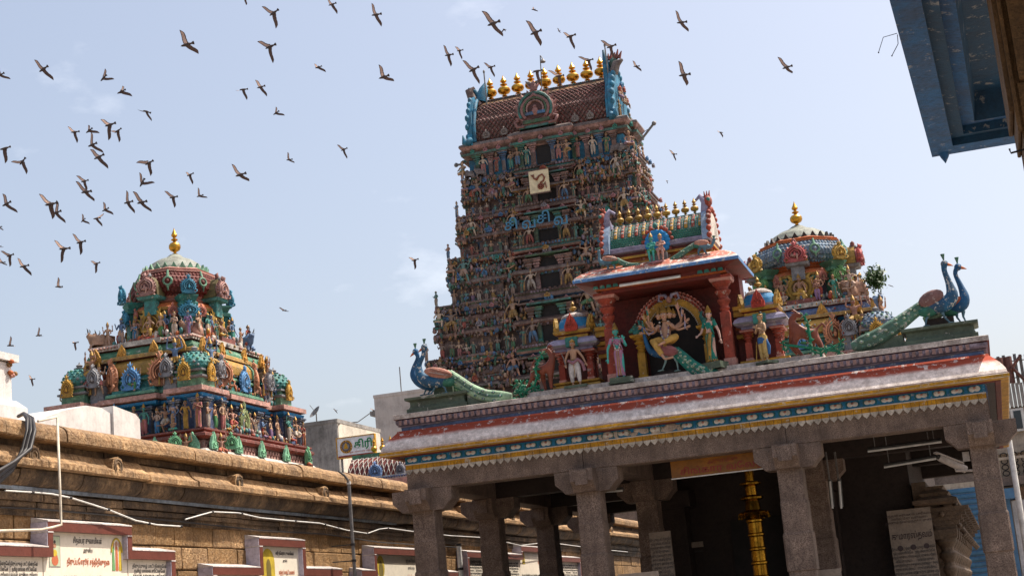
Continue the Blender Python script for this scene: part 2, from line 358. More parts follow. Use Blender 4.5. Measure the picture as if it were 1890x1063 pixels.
def human(mb, arms, legs, ms, mc, mg, cloth='dhoti', crown='tall', lean=(0, 0), hipz=.5, female=False, fingers=True, detail=True, garland=None, hy=0, headyaw=0):
    H = Vector((0, hy, hipz)); lx, ly = lean
    ch = H+Vector((lx*.55, ly*.55, .17)); nk = H+Vector((lx*.85, ly*.85, .295)); hd = H+Vector((lx, ly, .375))
    V = [H, H+Vector((lx*.25, ly*.25, .08)), ch, nk, hd-Vector((0, 0, .03))]; Ed = [(0, 1), (1, 2), (2, 3), (3, 4)]
    R = [(.072, .058), (.056, .044) if female else (.060, .050), (.074, .056), (.032, .032), (.030, .030)]
    for k, (el, ha) in enumerate(arms):
        el, ha = Vector(el), Vector(ha)
        sx = -1 if k % 2 == 0 else 1; row = k//2
        sh = ch+Vector((.088*sx, .018*row, .075-.02*row)); i = len(V)
        V += [sh, el, el.lerp(ha, .85), ha]; Ed += [(2, i), (i, i+1), (i+1, i+2), (i+2, i+3)]
        R += [.034 if not row else .026, .025 if not row else .021, .017, .014]
    for k, (kn, ft) in enumerate(legs):
        kn, ft = Vector(kn), Vector(ft); sx = -1 if k == 0 else 1
        hp = H+Vector((.048*sx, 0, -.03)); i = len(V)
        d = (ft-kn).normalized(); fd = Vector((d.x*.3, -.07, 0)) if abs(d.z) > .5 else d*.05+Vector((0, -.02, -.01))
        V += [hp, kn, kn.lerp(ft, .45), ft, ft+fd]; Ed += [(0, i), (i, i+1), (i+1, i+2), (i+2, i+3), (i+3, i+4)]
        R += [.052, .036, .034, .020, .018]
    skin_add(mb, V, Ed, R, ms, 1)
    if fingers:
        for el, ha in arms: hand(mb, ha, Vector(ha)-Vector(el), ms, 1.0)
    if female:
        mb.tube([H+Vector((lx*.2, ly*.2, .0)), H+Vector((lx*.3, ly*.3, .09)), ch+Vector((0, 0, -.01)), ch+Vector((0, 0, .06))], [.074, .060, .080, .070], 12, mc, flat_=.80)
        for k in (0, 1): el_ = Vector(arms[k][0]); sh_ = ch+Vector(((-1, 1)[k]*.088, 0, .075)); mb.tube([sh_, sh_.lerp(el_, .55)], [.038, .031], 8, mc)
        for sx in (-1, 1): mb.ell(ch+Vector((.034*sx, -.042, .015)), (.030, .028, .028), mc, 8, 6)
        mb.tube([ch+Vector((-.07, -.035, .085)), ch+Vector((0, -.062, .02)), ch+Vector((.07, -.045, -.06)), H+Vector((.085, 0, .02))], [.022, .030, .030, .022], 6, mc, flat_=.5)
    head(mb, hd, ms, mg, crown, detail=detail, yaw=headyaw)
    # jewels
    mb.lathe([(.046, -.006), (.056, 0), (.046, .006)], 12, nk-Vector((0, .004, .012)), mg, cap=False)
    for el, ha in arms[:2]:
        pass
    mb.lathe([(.074, -.012), (.082, 0), (.074, .012)], 14, H+Vector((0, 0, .035)), mg, sy=.82, cap=False)
    if cloth == 'sari':
        z = hipz; f0 = min(Vector(l[1]).z for l in legs); cx = sum(Vector(l[1]).x for l in legs)/2
        pr_ = [(.088, f0+.015), (.082, f0+.10), (.080, f0+.22), (.088, z-.09), (.088, z-.02), (.070, z+.045)]
        V = []; n = 20
        for k, (r, zz) in enumerate(pr_):
            t = (zz-f0)/(z-f0); ox = cx*(1-t)
            for j in range(n):
                a = 2*pi*j/n; rr = r*(1+.07*sin(9*a)*(1-t)); V.append((ox+rr*cos(a), hy+rr*sin(a)*.82, zz))
        mb.add(V, [(i*n+j, i*n+(j+1) % n, (i+1)*n+(j+1) % n, (i+1)*n+j) for i in range(len(pr_)-1) for j in range(n)], mc, True)
        for k in range(4): mb.tube([(cx*.2-.024+.016*k, hy-.072, z+.01), (cx*.5-.026+.017*k, hy-.078, z*.55+f0*.45), (cx-.034+.022*k, hy-.078, f0+.02)], [.006, .010, .013], 5, mc if k % 2 else mg)
    elif cloth in ('dhoti', 'short'):
        for k, (kn, ft) in enumerate(legs):
            kn, ft = Vector(kn), Vector(ft); sx = -1 if k == 0 else 1; hp = H+Vector((.044*sx, 0, .0))
            end = kn.lerp(ft, .75 if cloth == 'dhoti' else .05)
            P = [hp, hp.lerp(kn, .5), kn]+([kn.lerp(end, .5), end] if cloth == 'dhoti' else [])
            mb.tube(P, ([.062, .066, .050, .046, .036] if cloth == 'dhoti' else [.062, .066, .058])[:len(P)], 10, mc)
        mb.ell(H+Vector((0, 0, -.005)), (.088, .072, .055), mc, 12, 6)
        a, b = Vector(legs[0][0]), Vector(legs[1][0]); fb = (a+b)/2; fb.z = min(a.z, b.z)
        for k in range(3): mb.tube([H+Vector((-.012+.012*k, -.068, .02)), fb*.8+H*.2+Vector((-.012+.014*k, -.03, -.02)), fb+Vector((-.015+.016*k, -.02, -.10 if cloth == 'dhoti' else -.02))], [.008, .011, .006], 5, mc if k != 1 else mg)
    if garland:
        g1, g2 = garland; z0 = H.z+.06; cc = ch
        for i in range(23):
            t = i/22; a = pi*t; x = -.062*cos(a)*1.0; zz = cc.z+.10-(.26)*sin(a)**.8
            mb.ell((cc.x*.6+x, cc.y-.052-.03*sin(a), zz), .0145, (g1, g1, g2)[i % 3], 6, 4)
def V3(*a): return Vector(a)
LS = [((-.055, -.01, .27), (-.06, 0, .03)), ((.055, -.01, .27), (.06, 0, .03))]
POSES = {
 'hip': dict(arms=[((-.19, .0, .60), (-.10, -.04, .52)), ((.17, 0, .58), (.19, -.06, .44))], legs=LS),
 'bless': dict(arms=[((-.16, .0, .58), (-.14, -.10, .70)), ((.18, 0, .60), (.10, -.05, .52))], legs=[((-.055, -.02, .27), (-.075, 0, .03)), ((.07, -.03, .28), (.05, 0, .03))], lean=(.02, 0)),
 'pray': dict(arms=[((-.14, -.03, .58), (-.012, -.12, .66)), ((.14, -.03, .58), (.012, -.12, .66))], legs=LS),
 'four': dict(arms=[((-.16, -.02, .58), (-.13, -.11, .68)), ((.16, -.02, .58), (.13, -.11, .54)), ((-.20, .03, .64), (-.21, 0, .80)), ((.20, .03, .64), (.21, 0, .80))], legs=LS),
 'dance': dict(arms=[((-.20, 0, .64), (-.25, -.05, .78)), ((.18, -.04, .66), (.04, -.12, .60))], legs=[((-.13, -.06, .32), (-.06, 0, .03)), ((.12, -.10, .36), (-.02, -.12, .27))], lean=(-.03, 0), hipz=.47),
 'club': dict(arms=[((-.19, .0, .62), (-.22, -.05, .48)), ((.20, .0, .66), (.26, -.03, .82))], legs=[((-.10, -.03, .28), (-.12, 0, .03)), ((.13, -.06, .30), (.16, 0, .03))], lean=(.03, 0)),
 'stride': dict(arms=[((-.19, -.02, .60), (-.24, -.06, .44)), ((.18, -.05, .58), (.20, -.11, .42))], legs=[((-.20, -.05, .36), (-.30, .02, .05)), ((.13, -.10, .36), (.17, -.04, .06))], lean=(-.02, -.04), hipz=.46),
 'seat': dict(arms=[((-.17, -.02, .36), (-.14, -.12, .28)), ((.17, -.02, .36), (.13, -.10, .44))], legs=[((-.17, -.09, .18), (.06, -.15, .15)), ((.10, -.14, .19), (.09, -.15, -.05))], hipz=.22),
 'lotus': dict(arms=[((-.15, -.02, .32), (-.06, -.13, .22)), ((.15, -.02, .32), (.06, -.13, .22))], legs=[((-.19, -.08, .10), (.06, -.15, .08)), ((.19, -.08, .10), (-.06, -.17, .10))], hipz=.13),
 'seat4': dict(arms=[((-.16, -.04, .38), (-.12, -.14, .46)), ((.16, -.04, .38), (.12, -.13, .34)), ((-.20, .02, .46), (-.22, 0, .60)), ((.20, .02, .46), (.22, 0, .60))], legs=[((-.16, -.10, .20), (.05, -.16, .17)), ((.11, -.15, .20), (.10, -.16, -.04))], hipz=.23),
 'atlas': dict(arms=[((-.20, -.03, .66), (-.17, -.06, .84)), ((.20, -.03, .66), (.17, -.06, .84))], legs=[((-.16, -.12, .30), (-.14, -.02, .06)), ((.16, -.12, .30), (.14, -.02, .06))], hipz=.40),
}
PROTO = {}
def proto(pose, tower=True, cloth='dhoti', crown='tall', female=False, detail=False):
    k = (pose, tower, cloth, crown, female)
    if k in PROTO: return PROTO[k]
    mb = MB(); human(mb, ms=skin_t if tower else skin_r, mc=cloth_t if tower else cloth_r, mg=T['ochre'] if tower else brass, cloth=cloth, crown=crown, female=female, fingers=not tower, detail=detail, **POSES[pose])
    if pose == 'club': mb.tube([(-.24, -.08, .46), (-.27, -.06, .05)], [.018, .04], 7, T['ochre'] if tower else brass)
    me = mb.mesh('figure_'+pose); PROTO[k] = me; return me
STAND = [('hip', 'dhoti', 'tall', 0), ('bless', 'sari', 'tall', 1), ('pray', 'dhoti', 'bun', 0), ('four', 'dhoti', 'tall', 0), ('hip', 'sari', 'bun', 1), ('bless', 'dhoti', 'cap', 0), ('dance', 'short', 'tall', 0), ('pray', 'sari', 'tall', 1)]
BIGP = [('stride', 'short', 'cap', 0), ('club', 'short', 'tall', 0), ('dance', 'short', 'tall', 0), ('atlas', 'short', 'cap', 0)]
SITP = [('seat', 'dhoti', 'tall', 0), ('lotus', 'dhoti', 'bun', 0), ('seat4', 'dhoti', 'tall', 0)]

# ------------------------------------------------------------------ carved motifs
def horseshoe(w=.5, h=.62, t=.10, base=motif, rim=None, core=None, rings=2):
    """kudu: pointed horseshoe gable ornament facing -y, standing on z=0"""
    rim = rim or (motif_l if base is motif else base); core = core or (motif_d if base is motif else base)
    mb = MB(); n = 18; c = h*.40
    def out(k, n=n, lo=-.24, hi=1.24):
        P = []
        for i in range(n+1):
            a = pi*(lo+(hi-lo)*i/n); u = max(0, 1-abs(a-pi/2)/.55)
            P.append((k*w*.5*cos(a)*(1-.12*u), c+k*w*.5*(sin(a)+.26*u*u)))
        return P
    Q = [(w*.46, 0), (w*.40, h*.06)]+out(.94)+[(-w*.40, h*.06), (-w*.46, 0)]
    mb.prism(Q, 'y', -t*.7, 0, base)
    mb.tube([(x, -t*.72, z) for x, z in out(.86)], .030*w, 5, rim)
    mb.tube([(x, -t*.76, z) for x, z in out(.66)], .050*w, 5, base)
    mb.prism(out(.56, 12, -.5, 1.4), 'y', -t*.78, -t*.5, core)
    mb.tube([(x, -t*.80, z) for x, z in out(.42, 10)], .026*w, 5, rim)
    mb.ell((0, -t*.85, c*.86), (w*.085, w*.06, w*.12), rim, 6, 5); mb.ell((0, -t*.88, c*1.12), (w*.055, w*.05, w*.055), base, 6, 4)
    for s_ in (-1, 1):
        mb.tube([(s_*w*.30, -t*.8, h*.04), (s_*w*.47, -t*.85, h*.05), (s_*w*.52, -t*.8, h*.17), (s_*w*.42, -t*.8, h*.20)], .04*w, 5, base)
    for i in range(13):
        a = pi*(-.12+1.24*i/12); r = w*.46; x, z = r*cos(a), c+r*sin(a)*1.04; L_ = w*(.11+.03*sin(a)); d = (cos(a), sin(a)*.8+.5); l = sqrt(d[0]**2+d[1]**2)
        mb.tube([(x, -t*.4, z), (x+d[0]/l*L_, -t*.4, z+d[1]/l*L_)], [.055*w, .012*w], 5, base if i % 2 else rim, smooth=False)
    zt = c+w*.60
    mb.tube([(0, -t*.5, zt-.04*w), (0, -t*.7, zt+.10*w), (0, -t*.4, zt+.24*w)], [.09*w, .075*w, .01*w], 6, base)
    for s_ in (-1, 1): mb.tube([(0, -t*.6, zt), (s_*.10*w, -t*.6, zt+.06*w), (s_*.15*w, -t*.5, zt+.15*w)], [.04*w, .035*w, .01*w], 5, rim)
    return mb
KUDU = horseshoe().mesh('kudu')
def leafplaque(w=.4, h=.5, t=.07):
    mb = MB(); motif_l_ = motif_l; P = [(-w*.5, 0), (w*.5, 0), (w*.52, h*.3), (w*.36, h*.55), (w*.26, h*.72), (w*.1, h*.85), (0, h), (-w*.1, h*.85), (-w*.26, h*.72), (-w*.36, h*.55), (-w*.52, h*.3)]
    mb.prism(P[::-1], 'y', -t, 0, motif)
    for s in (-1, 1):
        mb.tube([(s*w*.05, -t-.005, h*.08), (s*w*.32, -t-.01, h*.12), (s*w*.34, -t-.01, h*.34), (s*w*.14, -t-.01, h*.40), (s*w*.10, -t-.01, h*.26)], .03*w, 5, motif_l)
    mb.tube([(0, -t-.005, h*.45), (0, -t-.01, h*.85)], [.07*w, .02*w], 5, motif_l); mb.ell((0, -t, h*.25), (w*.09, .03, w*.09), motif_l, 6, 4)
    return mb
LEAF = leafplaque().mesh('leaf_plaque')
def finial_mb(s=1.0, m=gold):
    mb = MB(); P = [(.20, 0), (.22, .03), (.10, .07), (.085, .12), (.17, .15), (.085, .18), (.10, .22), (.30, .30), (.37, .40), (.36, .50), (.27, .58), (.11, .63), (.09, .67), (.20, .71), (.21, .74), (.10, .78), (.08, .82), (.17, .87), (.19, .92), (.11, 1.03), (.04, 1.14), (.008, 1.22)]
    mb.lathe([(r*s, z*s) for r, z in P], 18, m=m); return mb
FINIAL = finial_mb().mesh('finial')
def baluster_mb(m, h=.25, r=.05):
    mb = MB(); mb.lathe([(r, 0), (r, h*.12), (r*.45, h*.3), (r*.9, h*.5), (r*.45, h*.72), (r*1.1, h*.85), (r*1.1, h)], 8, m=m); return mb
def kuta_mb(w, h, dm, bm, rm, km=None):
    """small domed corner shrine: stepped square base, bulbous dome, finial"""
    mb = MB(); R_ = rect(0, 0, w/2, w/2)
    mb.sweep(R_, [(-.06*w, 0), (-.06*w, h*.22), (.04*w, h*.24), (.04*w, h*.28), (-.10*w, h*.31), (-.10*w, h*.36), (0, h*.38), (0, h*.42)], lambda k: (bm, rm, rm, bm, bm, rm, rm)[k])
    n = 16; pr_ = [(.46, .42), (.56, .50), (.57, .58), (.50, .68), (.36, .77), (.20, .82), (.13, .84)]
    mb.lathe([(r*w, z*h) for r, z in pr_], n, m=dm, rot=pi/16)
    for k in range(5):
        z_ = .50+.07*k; r_ = (.565, .58, .54, .46, .37)[k]
        for j in range(14): a = 2*pi*(j+.5*(k % 2))/14; mb.ell((r_*w*cos(a)*.98, r_*w*sin(a)*.98, z_*h), (.055*w, .055*w, .03*h), (dm, dm, rm, dm, bm)[(j+k) % 5], 5, 4)
    mb.lathe([(.17*w, h*.84), (.20*w, h*.86), (.08*w, h*.88), (.12*w, h*.92), (.03*w, h*.96), (.01*w, h)], 8, m=rm)
    return mb
def shala_mb(L_, D, h, dm, bm, rm, axis='x', ribs=0, rib=None):
    """small barrel-vaulted shrine"""
    mb = MB(); R_ = rect(0, 0, L_/2, D/2)
    mb.sweep(R_, [(-.05*D, 0), (-.05*D, h*.26), (.05*D, h*.29), (.05*D, h*.34), (-.08*D, h*.36), (-.08*D, h*.42)], lambda k: (bm, rm, rm, bm, bm)[k])
    P = []
    for i in range(13):
        a = pi*i/12; P.append((D*.56*cos(a)*(1.0 if abs(cos(a)) < .9 else .93), h*.46+h*.44*sin(a)))
    P = [(D*.47, h*.42)]+P+[(-D*.47, h*.42)]
    mb.prism(P, 'x', -L_/2, L_/2, dm)
    for x in (-L_/2, L_/2):
        mb.prism([(y*1.12, z*1.04-.02*h) for y, z in P], 'x', x-.05*D, x+.05*D, rm)
    for i in range(ribs):
        x = -L_/2+L_*(i+.5)/ribs; mb.prism([(y*1.05, z*1.02-.01*h) for y, z in P[1:8]]+[(P[8][0]*.8, P[8][1]*.9), (P[1][0]*.8, P[1][1])], 'x', x-L_/ribs*.25, x+L_/ribs*.25, rib or rm)
    return mb
def pilaster_mb(w, h, m, m2):
    mb = MB()
    mb.box(-w/2-.2*w, w/2+.2*w, -w*.9, 0, 0, h*.07, m2); mb.box(-w/2, w/2, -w*.7, 0, h*.07, h*.74, m)
    mb.box(-w*.42, w*.42, -w*.78, 0, h*.15, h*.60, m2)
    for i, (e, z0, z1) in enumerate(((.15, .74, .78), (.0, .78, .81), (.3, .81, .86), (.15, .86, .90), (.55, .90, .95), (.75, .95, 1.0))): mb.box(-w/2-e*w, w/2+e*w, -w*.7-e*w, 0, z0*h, z1*h, m2 if i % 2 else m)
    return mb
def column_mb(w, h, m, m2, n=12):
    mb = MB(); mb.box(-w*.62, w*.62, -w*.62, w*.62, 0, h*.09, m2)
    mb.box(-w*.5, w*.5, -w*.5, w*.5, h*.09, h*.60, m)
    P = [(.50, .60), (.42, .62), (.56, .645), (.42, .67), (.48, .69), (.66, .72), (.70, .74), (.52, .76), (.50, .78), (.80, .82), (.86, .84), (.60, .86), (.62, .88), (1.0, .92), (1.02, .94)]
    mb.lathe([(r*w, z*h) for r, z in P], n, m=m)
    mb.box(-w*1.05, w*1.05, -w*1.05, w*1.05, h*.94, h*.97, m2, -.1*w, -.1*w); mb.box(-w*1.15, w*1.15, -w*1.15, w*1.15, h*.97, h, m)
    return mb
def bull_mb(m, mh):
    mb = MB()
    skin_add(mb, [(.28, 0, .24), (.05, 0, .25), (-.16, 0, .30), (-.26, 0, .42), (-.38, 0, .47), (.30, .10, .04), (.12, .16, .03), (-.20, .12, .03), (-.30, .12, .02), (.30, -.10, .04), (.12, -.16, .03), (-.20, -.12, .03), (-.30, -.12, .02)], [(0, 1), (1, 2), (2, 3), (3, 4), (0, 5), (5, 6), (2, 7), (7, 8), (0, 9), (9, 10), (2, 11), (11, 12)], [.17, .17, .16, .10, .065, .07, .04, .06, .03, .07, .04, .06, .03], m, 1, root=1)
    mb.ell((-.12, 0, .44), (.09, .07, .08), m, 8, 5)
    for s in (-1, 1):
        mb.tube([(-.30, .05*s, .53), (-.29, .10*s, .60), (-.32, .09*s, .67)], [.022, .018, .005], 6, mh)
        mb.tube([(-.28, .07*s, .50), (-.27, .14*s, .49)], [.03, .01], 6, m); mb.ell((-.36, .055*s, .51), .012, ink, 5, 4)
    mb.tube([(-.22, 0, .30), (-.24, .11, .36), (-.22, .0, .46), (-.24, -.11, .36), (-.22, 0, .30)], .018, 5, brass)
    return mb

def ornaments(mb, P, n, L_, zs, size, mats, y0=0, depth=.04, gap=0):
    """small carved lumps, leaves and bosses along a band; P(x, d, z) gives the point on the wall face"""
    for k in range(n):
        x = random.uniform(-L_, L_)
        if abs(x) < gap: continue
        z = random.choice(zs)+random.uniform(-.3, .3)*size; s_ = size*random.uniform(.5, 1.1)
        mb.ell(P(x, y0+random.uniform(0, depth), z), (s_*random.uniform(.3, .6), s_*random.uniform(.3, .6), s_*random.uniform(.4, 1.0)), random.choice(mats), 5, 4)
def baysteps(hx, hy, fx, fy):
    """ground outline with stepped projections; fx, fy: [(a, b, p)] from the middle to the corner on the x-running and y-running sides"""
    def side(f):
        pts = []
        for a, b, p in reversed(f): pts += [(-b, p), (-a, p)] if a > 0 else [(-b, p)]
        for a, b, p in f: pts += [(a, p), (b, p)] if a > 0 else [(b, p)]
        return pts[1:-1]
    cx_, cy_ = fy[-1][2], fx[-1][2]; P = []
    X, Y = hx+cx_, hy+cy_
    P.append((-X, -Y)); P += [(x, -(hy+p)) for x, p in side(fx)]
    P.append((X, -Y)); P += [(hx+p, x) for x, p in side(fy)]
    P.append((X, Y)); P += [(-x, hy+p) for x, p in side(fx)]
    P.append((-X, Y)); P += [(-(hx+p), -x) for x, p in side(fy)]
    out = []
    for q in P:
        if not out or (abs(q[0]-out[-1][0])+abs(q[1]-out[-1][1])) > 1e-6: out.append(q)
    return out
# ------------------------------------------------------------------ lettering
M_WALL = Matrix(((0, 0, 1), (1, 0, 0), (0, 1, 0)))      # faces +x, reads towards +y
M_FRONT = Matrix(((1, 0, 0), (0, 0, -1), (0, 1, 0)))    # faces -y, reads towards +x
def text_mesh(s, size, m, ext=.002, align='CENTER', res=2, bold=0, spacing=1.0):
    cu = bpy.data.curves.new('t', 'FONT'); cu.body = s; cu.size = size; cu.extrude = ext; cu.align_x = align; cu.resolution_u = res; cu.offset = bold; cu.space_line = spacing
    ob = bpy.data.objects.new('t', cu); COL.objects.link(ob)
    dg = bpy.context.evaluated_depsgraph_get(); me = bpy.data.meshes.new_from_object(ob.evaluated_get(dg))
    bpy.data.objects.remove(ob); bpy.data.curves.remove(cu); me.materials.clear(); me.materials.append(m)
    for p in me.polygons: p.material_index = 0
    return me
def put_text(name, me, parent, loc, M, sx=1, sy=1, **k):
    o = put(name, me, parent, **k); o.matrix_local = Matrix.Translation(loc) @ M.to_4x4() @ Matrix.Diagonal((sx, sy, 1, 1)); return o

# ------------------------------------------------------------------ ground
mb = MB(); mb.add([(-1500, -600, 0), (1500, -600, 0), (1500, 3000, 0), (-1500, 3000, 0)], [(0, 1, 2, 3)], mat('paving', (.27, .235, .20), grime=.2, gs=.5, bump=.3))
mb.build('ground', kind='structure')

# ------------------------------------------------------------------ long stone wall on the left
WX = -11.0
wall = empty('temple_wall', (WX, 12, 0), label='long tan sandstone temple wall with moulded cornice running away on the left', cat='wall')
Y0, Y1 = 10.5, 64
mb = MB(); mb.box(-1.2, -.06, Y0-12, Y1-12, 0, 4.2, sandst3); mb.build('wall_core', wall)
mb = MB(); mb.bevbox(-.1, 0, 0, 1, 0, .32, .012, sandst); SB = mb.mesh('stone_block')
mb = MB(); mb.bevbox(-.1, 0, 0, 1, 0, .32, .016, sandst2); SB2 = mb.mesh('stone_block_pale')
nb = 0
for r in range(5):
    z = 1.84+.325*r; y = Y0-.6*(r % 2)*.7+.2*r
    while y < 52 and nb < 298:
        ln = random.uniform(.5, 1.0); lift = random.uniform(-.008, .010)
        if r > 0 or y > 12: put('stone_block', SB if random.random() < .75 else SB2, wall, (lift, y-12+.004, z), sc=(1, ln-.018, random.uniform(.965, .99))); nb += 1
        y += ln
mb = MB(); mb.box(-.1, -.004, Y0-12, Y1-12, 0, 1.835, sandst); mb.build('lower_wall', wall)
def band(name, prof, m, lmin, lmax, jit=.012, smooth=False):
    """cornice run of separate blocks"""
    mb = MB(); mb.prism(prof, 'y', 0, 1, m)
    # prism along y takes (x,z)
    me = mb.mesh(name); mb2 = MB(); mb2.prism(prof, 'y', 0, 1, sandst3 if m is sandst else m); me2 = mb2.mesh(name)
    y = Y0
    while y < Y1:
        ln = random.uniform(lmin, lmax)
        o = put(name, me, wall, (random.uniform(-jit, jit), y-12, random.uniform(-jit, jit)), sc=(1, ln-.02, 1)); y += ln
def arc(x0, z0, x1, z1, n=5, k=1):
    """quarter curve from (x0,z0) to (x1,z1); k=1 bulges out/up"""
    return [(x0+(x1-x0)*(1-cos(pi/2*i/n)), z0+(z1-z0)*sin(pi/2*i/n)) if k > 0 else (x0+(x1-x0)*sin(pi/2*i/n), z0+(z1-z0)*(1-cos(pi/2*i/n))) for i in range(n+1)]
band('frieze_block', [(-.3, 3.42), (.035, 3.42), (.035, 3.52), (.06, 3.52), (.06, 3.585), (-.3, 3.585)], sandst3, 1.0, 1.9)
band('fillet_block', [(-.3, 3.59), (.09, 3.59), (.09, 3.68), (.05, 3.70), (.05, 3.735), (-.3, 3.735)], sandst3, 1.2, 2.0)
band('cyma_block', [(-.3, 3.74)]+arc(.07, 3.74, .24, 3.93, 5, -1)+[(-.3, 3.93)], sandst3, 1.0, 1.8)
band('cornice_block', [(-.3, 3.935), (.30, 3.935), (.335, 3.95), (.335, 4.015)]+[(.325, 4.03), (.27, 4.055), (.225, 4.09), (.20, 4.125), (.19, 4.15), (.17, 4.175), (.13, 4.195), (.08, 4.20)]+[(-.3, 4.20)], sandst2, .95, 1.5)
band('neck_block', [(-.3, 4.205), (.10, 4.205), (.10, 4.285), (-.3, 4.285)], sandst3, .9, 1.4)
band('coping_block', [(-.9, 4.29), (.30, 4.29), (.32, 4.31), (.32, 4.40)]+arc(.315, 4.405, .02, 4.545, 5)+[(-.9, 4.60)], sandst2, .9, 1.45, .010)
kd = MB(); kd.prism([(-.12, .0), (.12, .0), (.13, .12), (.10, .22), (0, .25), (-.10, .22), (-.13, .12)], 'y', -.06, .1, sandst2)
for r_ in (.09, .055): kd.tube([(r_*cos(u), -.062, .125+r_*sin(u)) for u in [-.3*pi+1.6*pi*i/12 for i in range(13)]], .014, 5, sandst3)
KST = kd.mesh('carved_roundel')
for px, py in ((215, 860), (440, 895), (600, 921), (852, 935), (945, 950), (1128, 975), (60, 838)):
    p = at(px, py, 0, WX+.30)
    put('carved_roundel', KST, wall, (.26, p.y-12, 3.955), rz=pi/2)
mb = MB(); mb.box(.095, .125, 13-12, 27.6-12, 3.70, 3.745, mat('galvanised strip', (.30, .34, .38), grime=.5, gs=2, rough=.4, metal=.4)); mb.build('metal_strip', wall)

# ------------------------------------------------------------------ inscribed marble boards on the wall
maroon = mat('maroon tile', (.145, .045, .032), grime=.2, gs=4, bump=.2, rough=.4, var=.1)
frw = mat('white frame edge', (.62, .57, .54), grime=.4, gs=3, bump=.1, dirt=(.3, .22, .2))
frs = mat('shaded frame side', (.50, .45, .52), grime=.3, gs=3)  # lilac cast of the white frame's shaded side, put into the colour
marble = mat('cream marble', (.74, .66, .54), grime=.12, gs=1.5, bump=.05, rough=.35, var=.05, dirt=(.45, .36, .26))
tink = flat('engraved ink', (.05, .045, .045), .6); tred = flat('engraved red ink', (.45, .12, .05), .6); tyel = mat('mustard print', (.55, .40, .04), grime=.2, bump=0); tgrn = flat('green print', (.12, .28, .10)); tgrey = flat('faded ink', (.24, .22, .21))
FILL = ['சிவனடி போற்றி', 'முருகா சரணம் திருவடி', 'கந்தன் கருணை புரிவாய்', 'வேல் வேல் வெற்றி வேல்', 'அருள் தரும் அன்னை பாதம்', 'மயில் மீது வருவாய்', 'திருப்புகழ் பாடி நின்றேன்', 'ஆறுமுகம் ஆன பொருள்', 'நாளும் நினைந்து உருகும்', 'தமிழ் மாலை சூடினேன்']
def lines(n, k=0, per=1): return '\n'.join('  '.join(FILL[(i*3+k+j*2) % len(FILL)] for j in range(per)) for i in range(n))
BLOCKS = {}
def small_block(n, per=1):
    if (n, per) not in BLOCKS: BLOCKS[(n, per)] = text_mesh(lines(n, n, per), .1, tink, .0008, 'CENTER', 1)
    return BLOCKS[(n, per)]
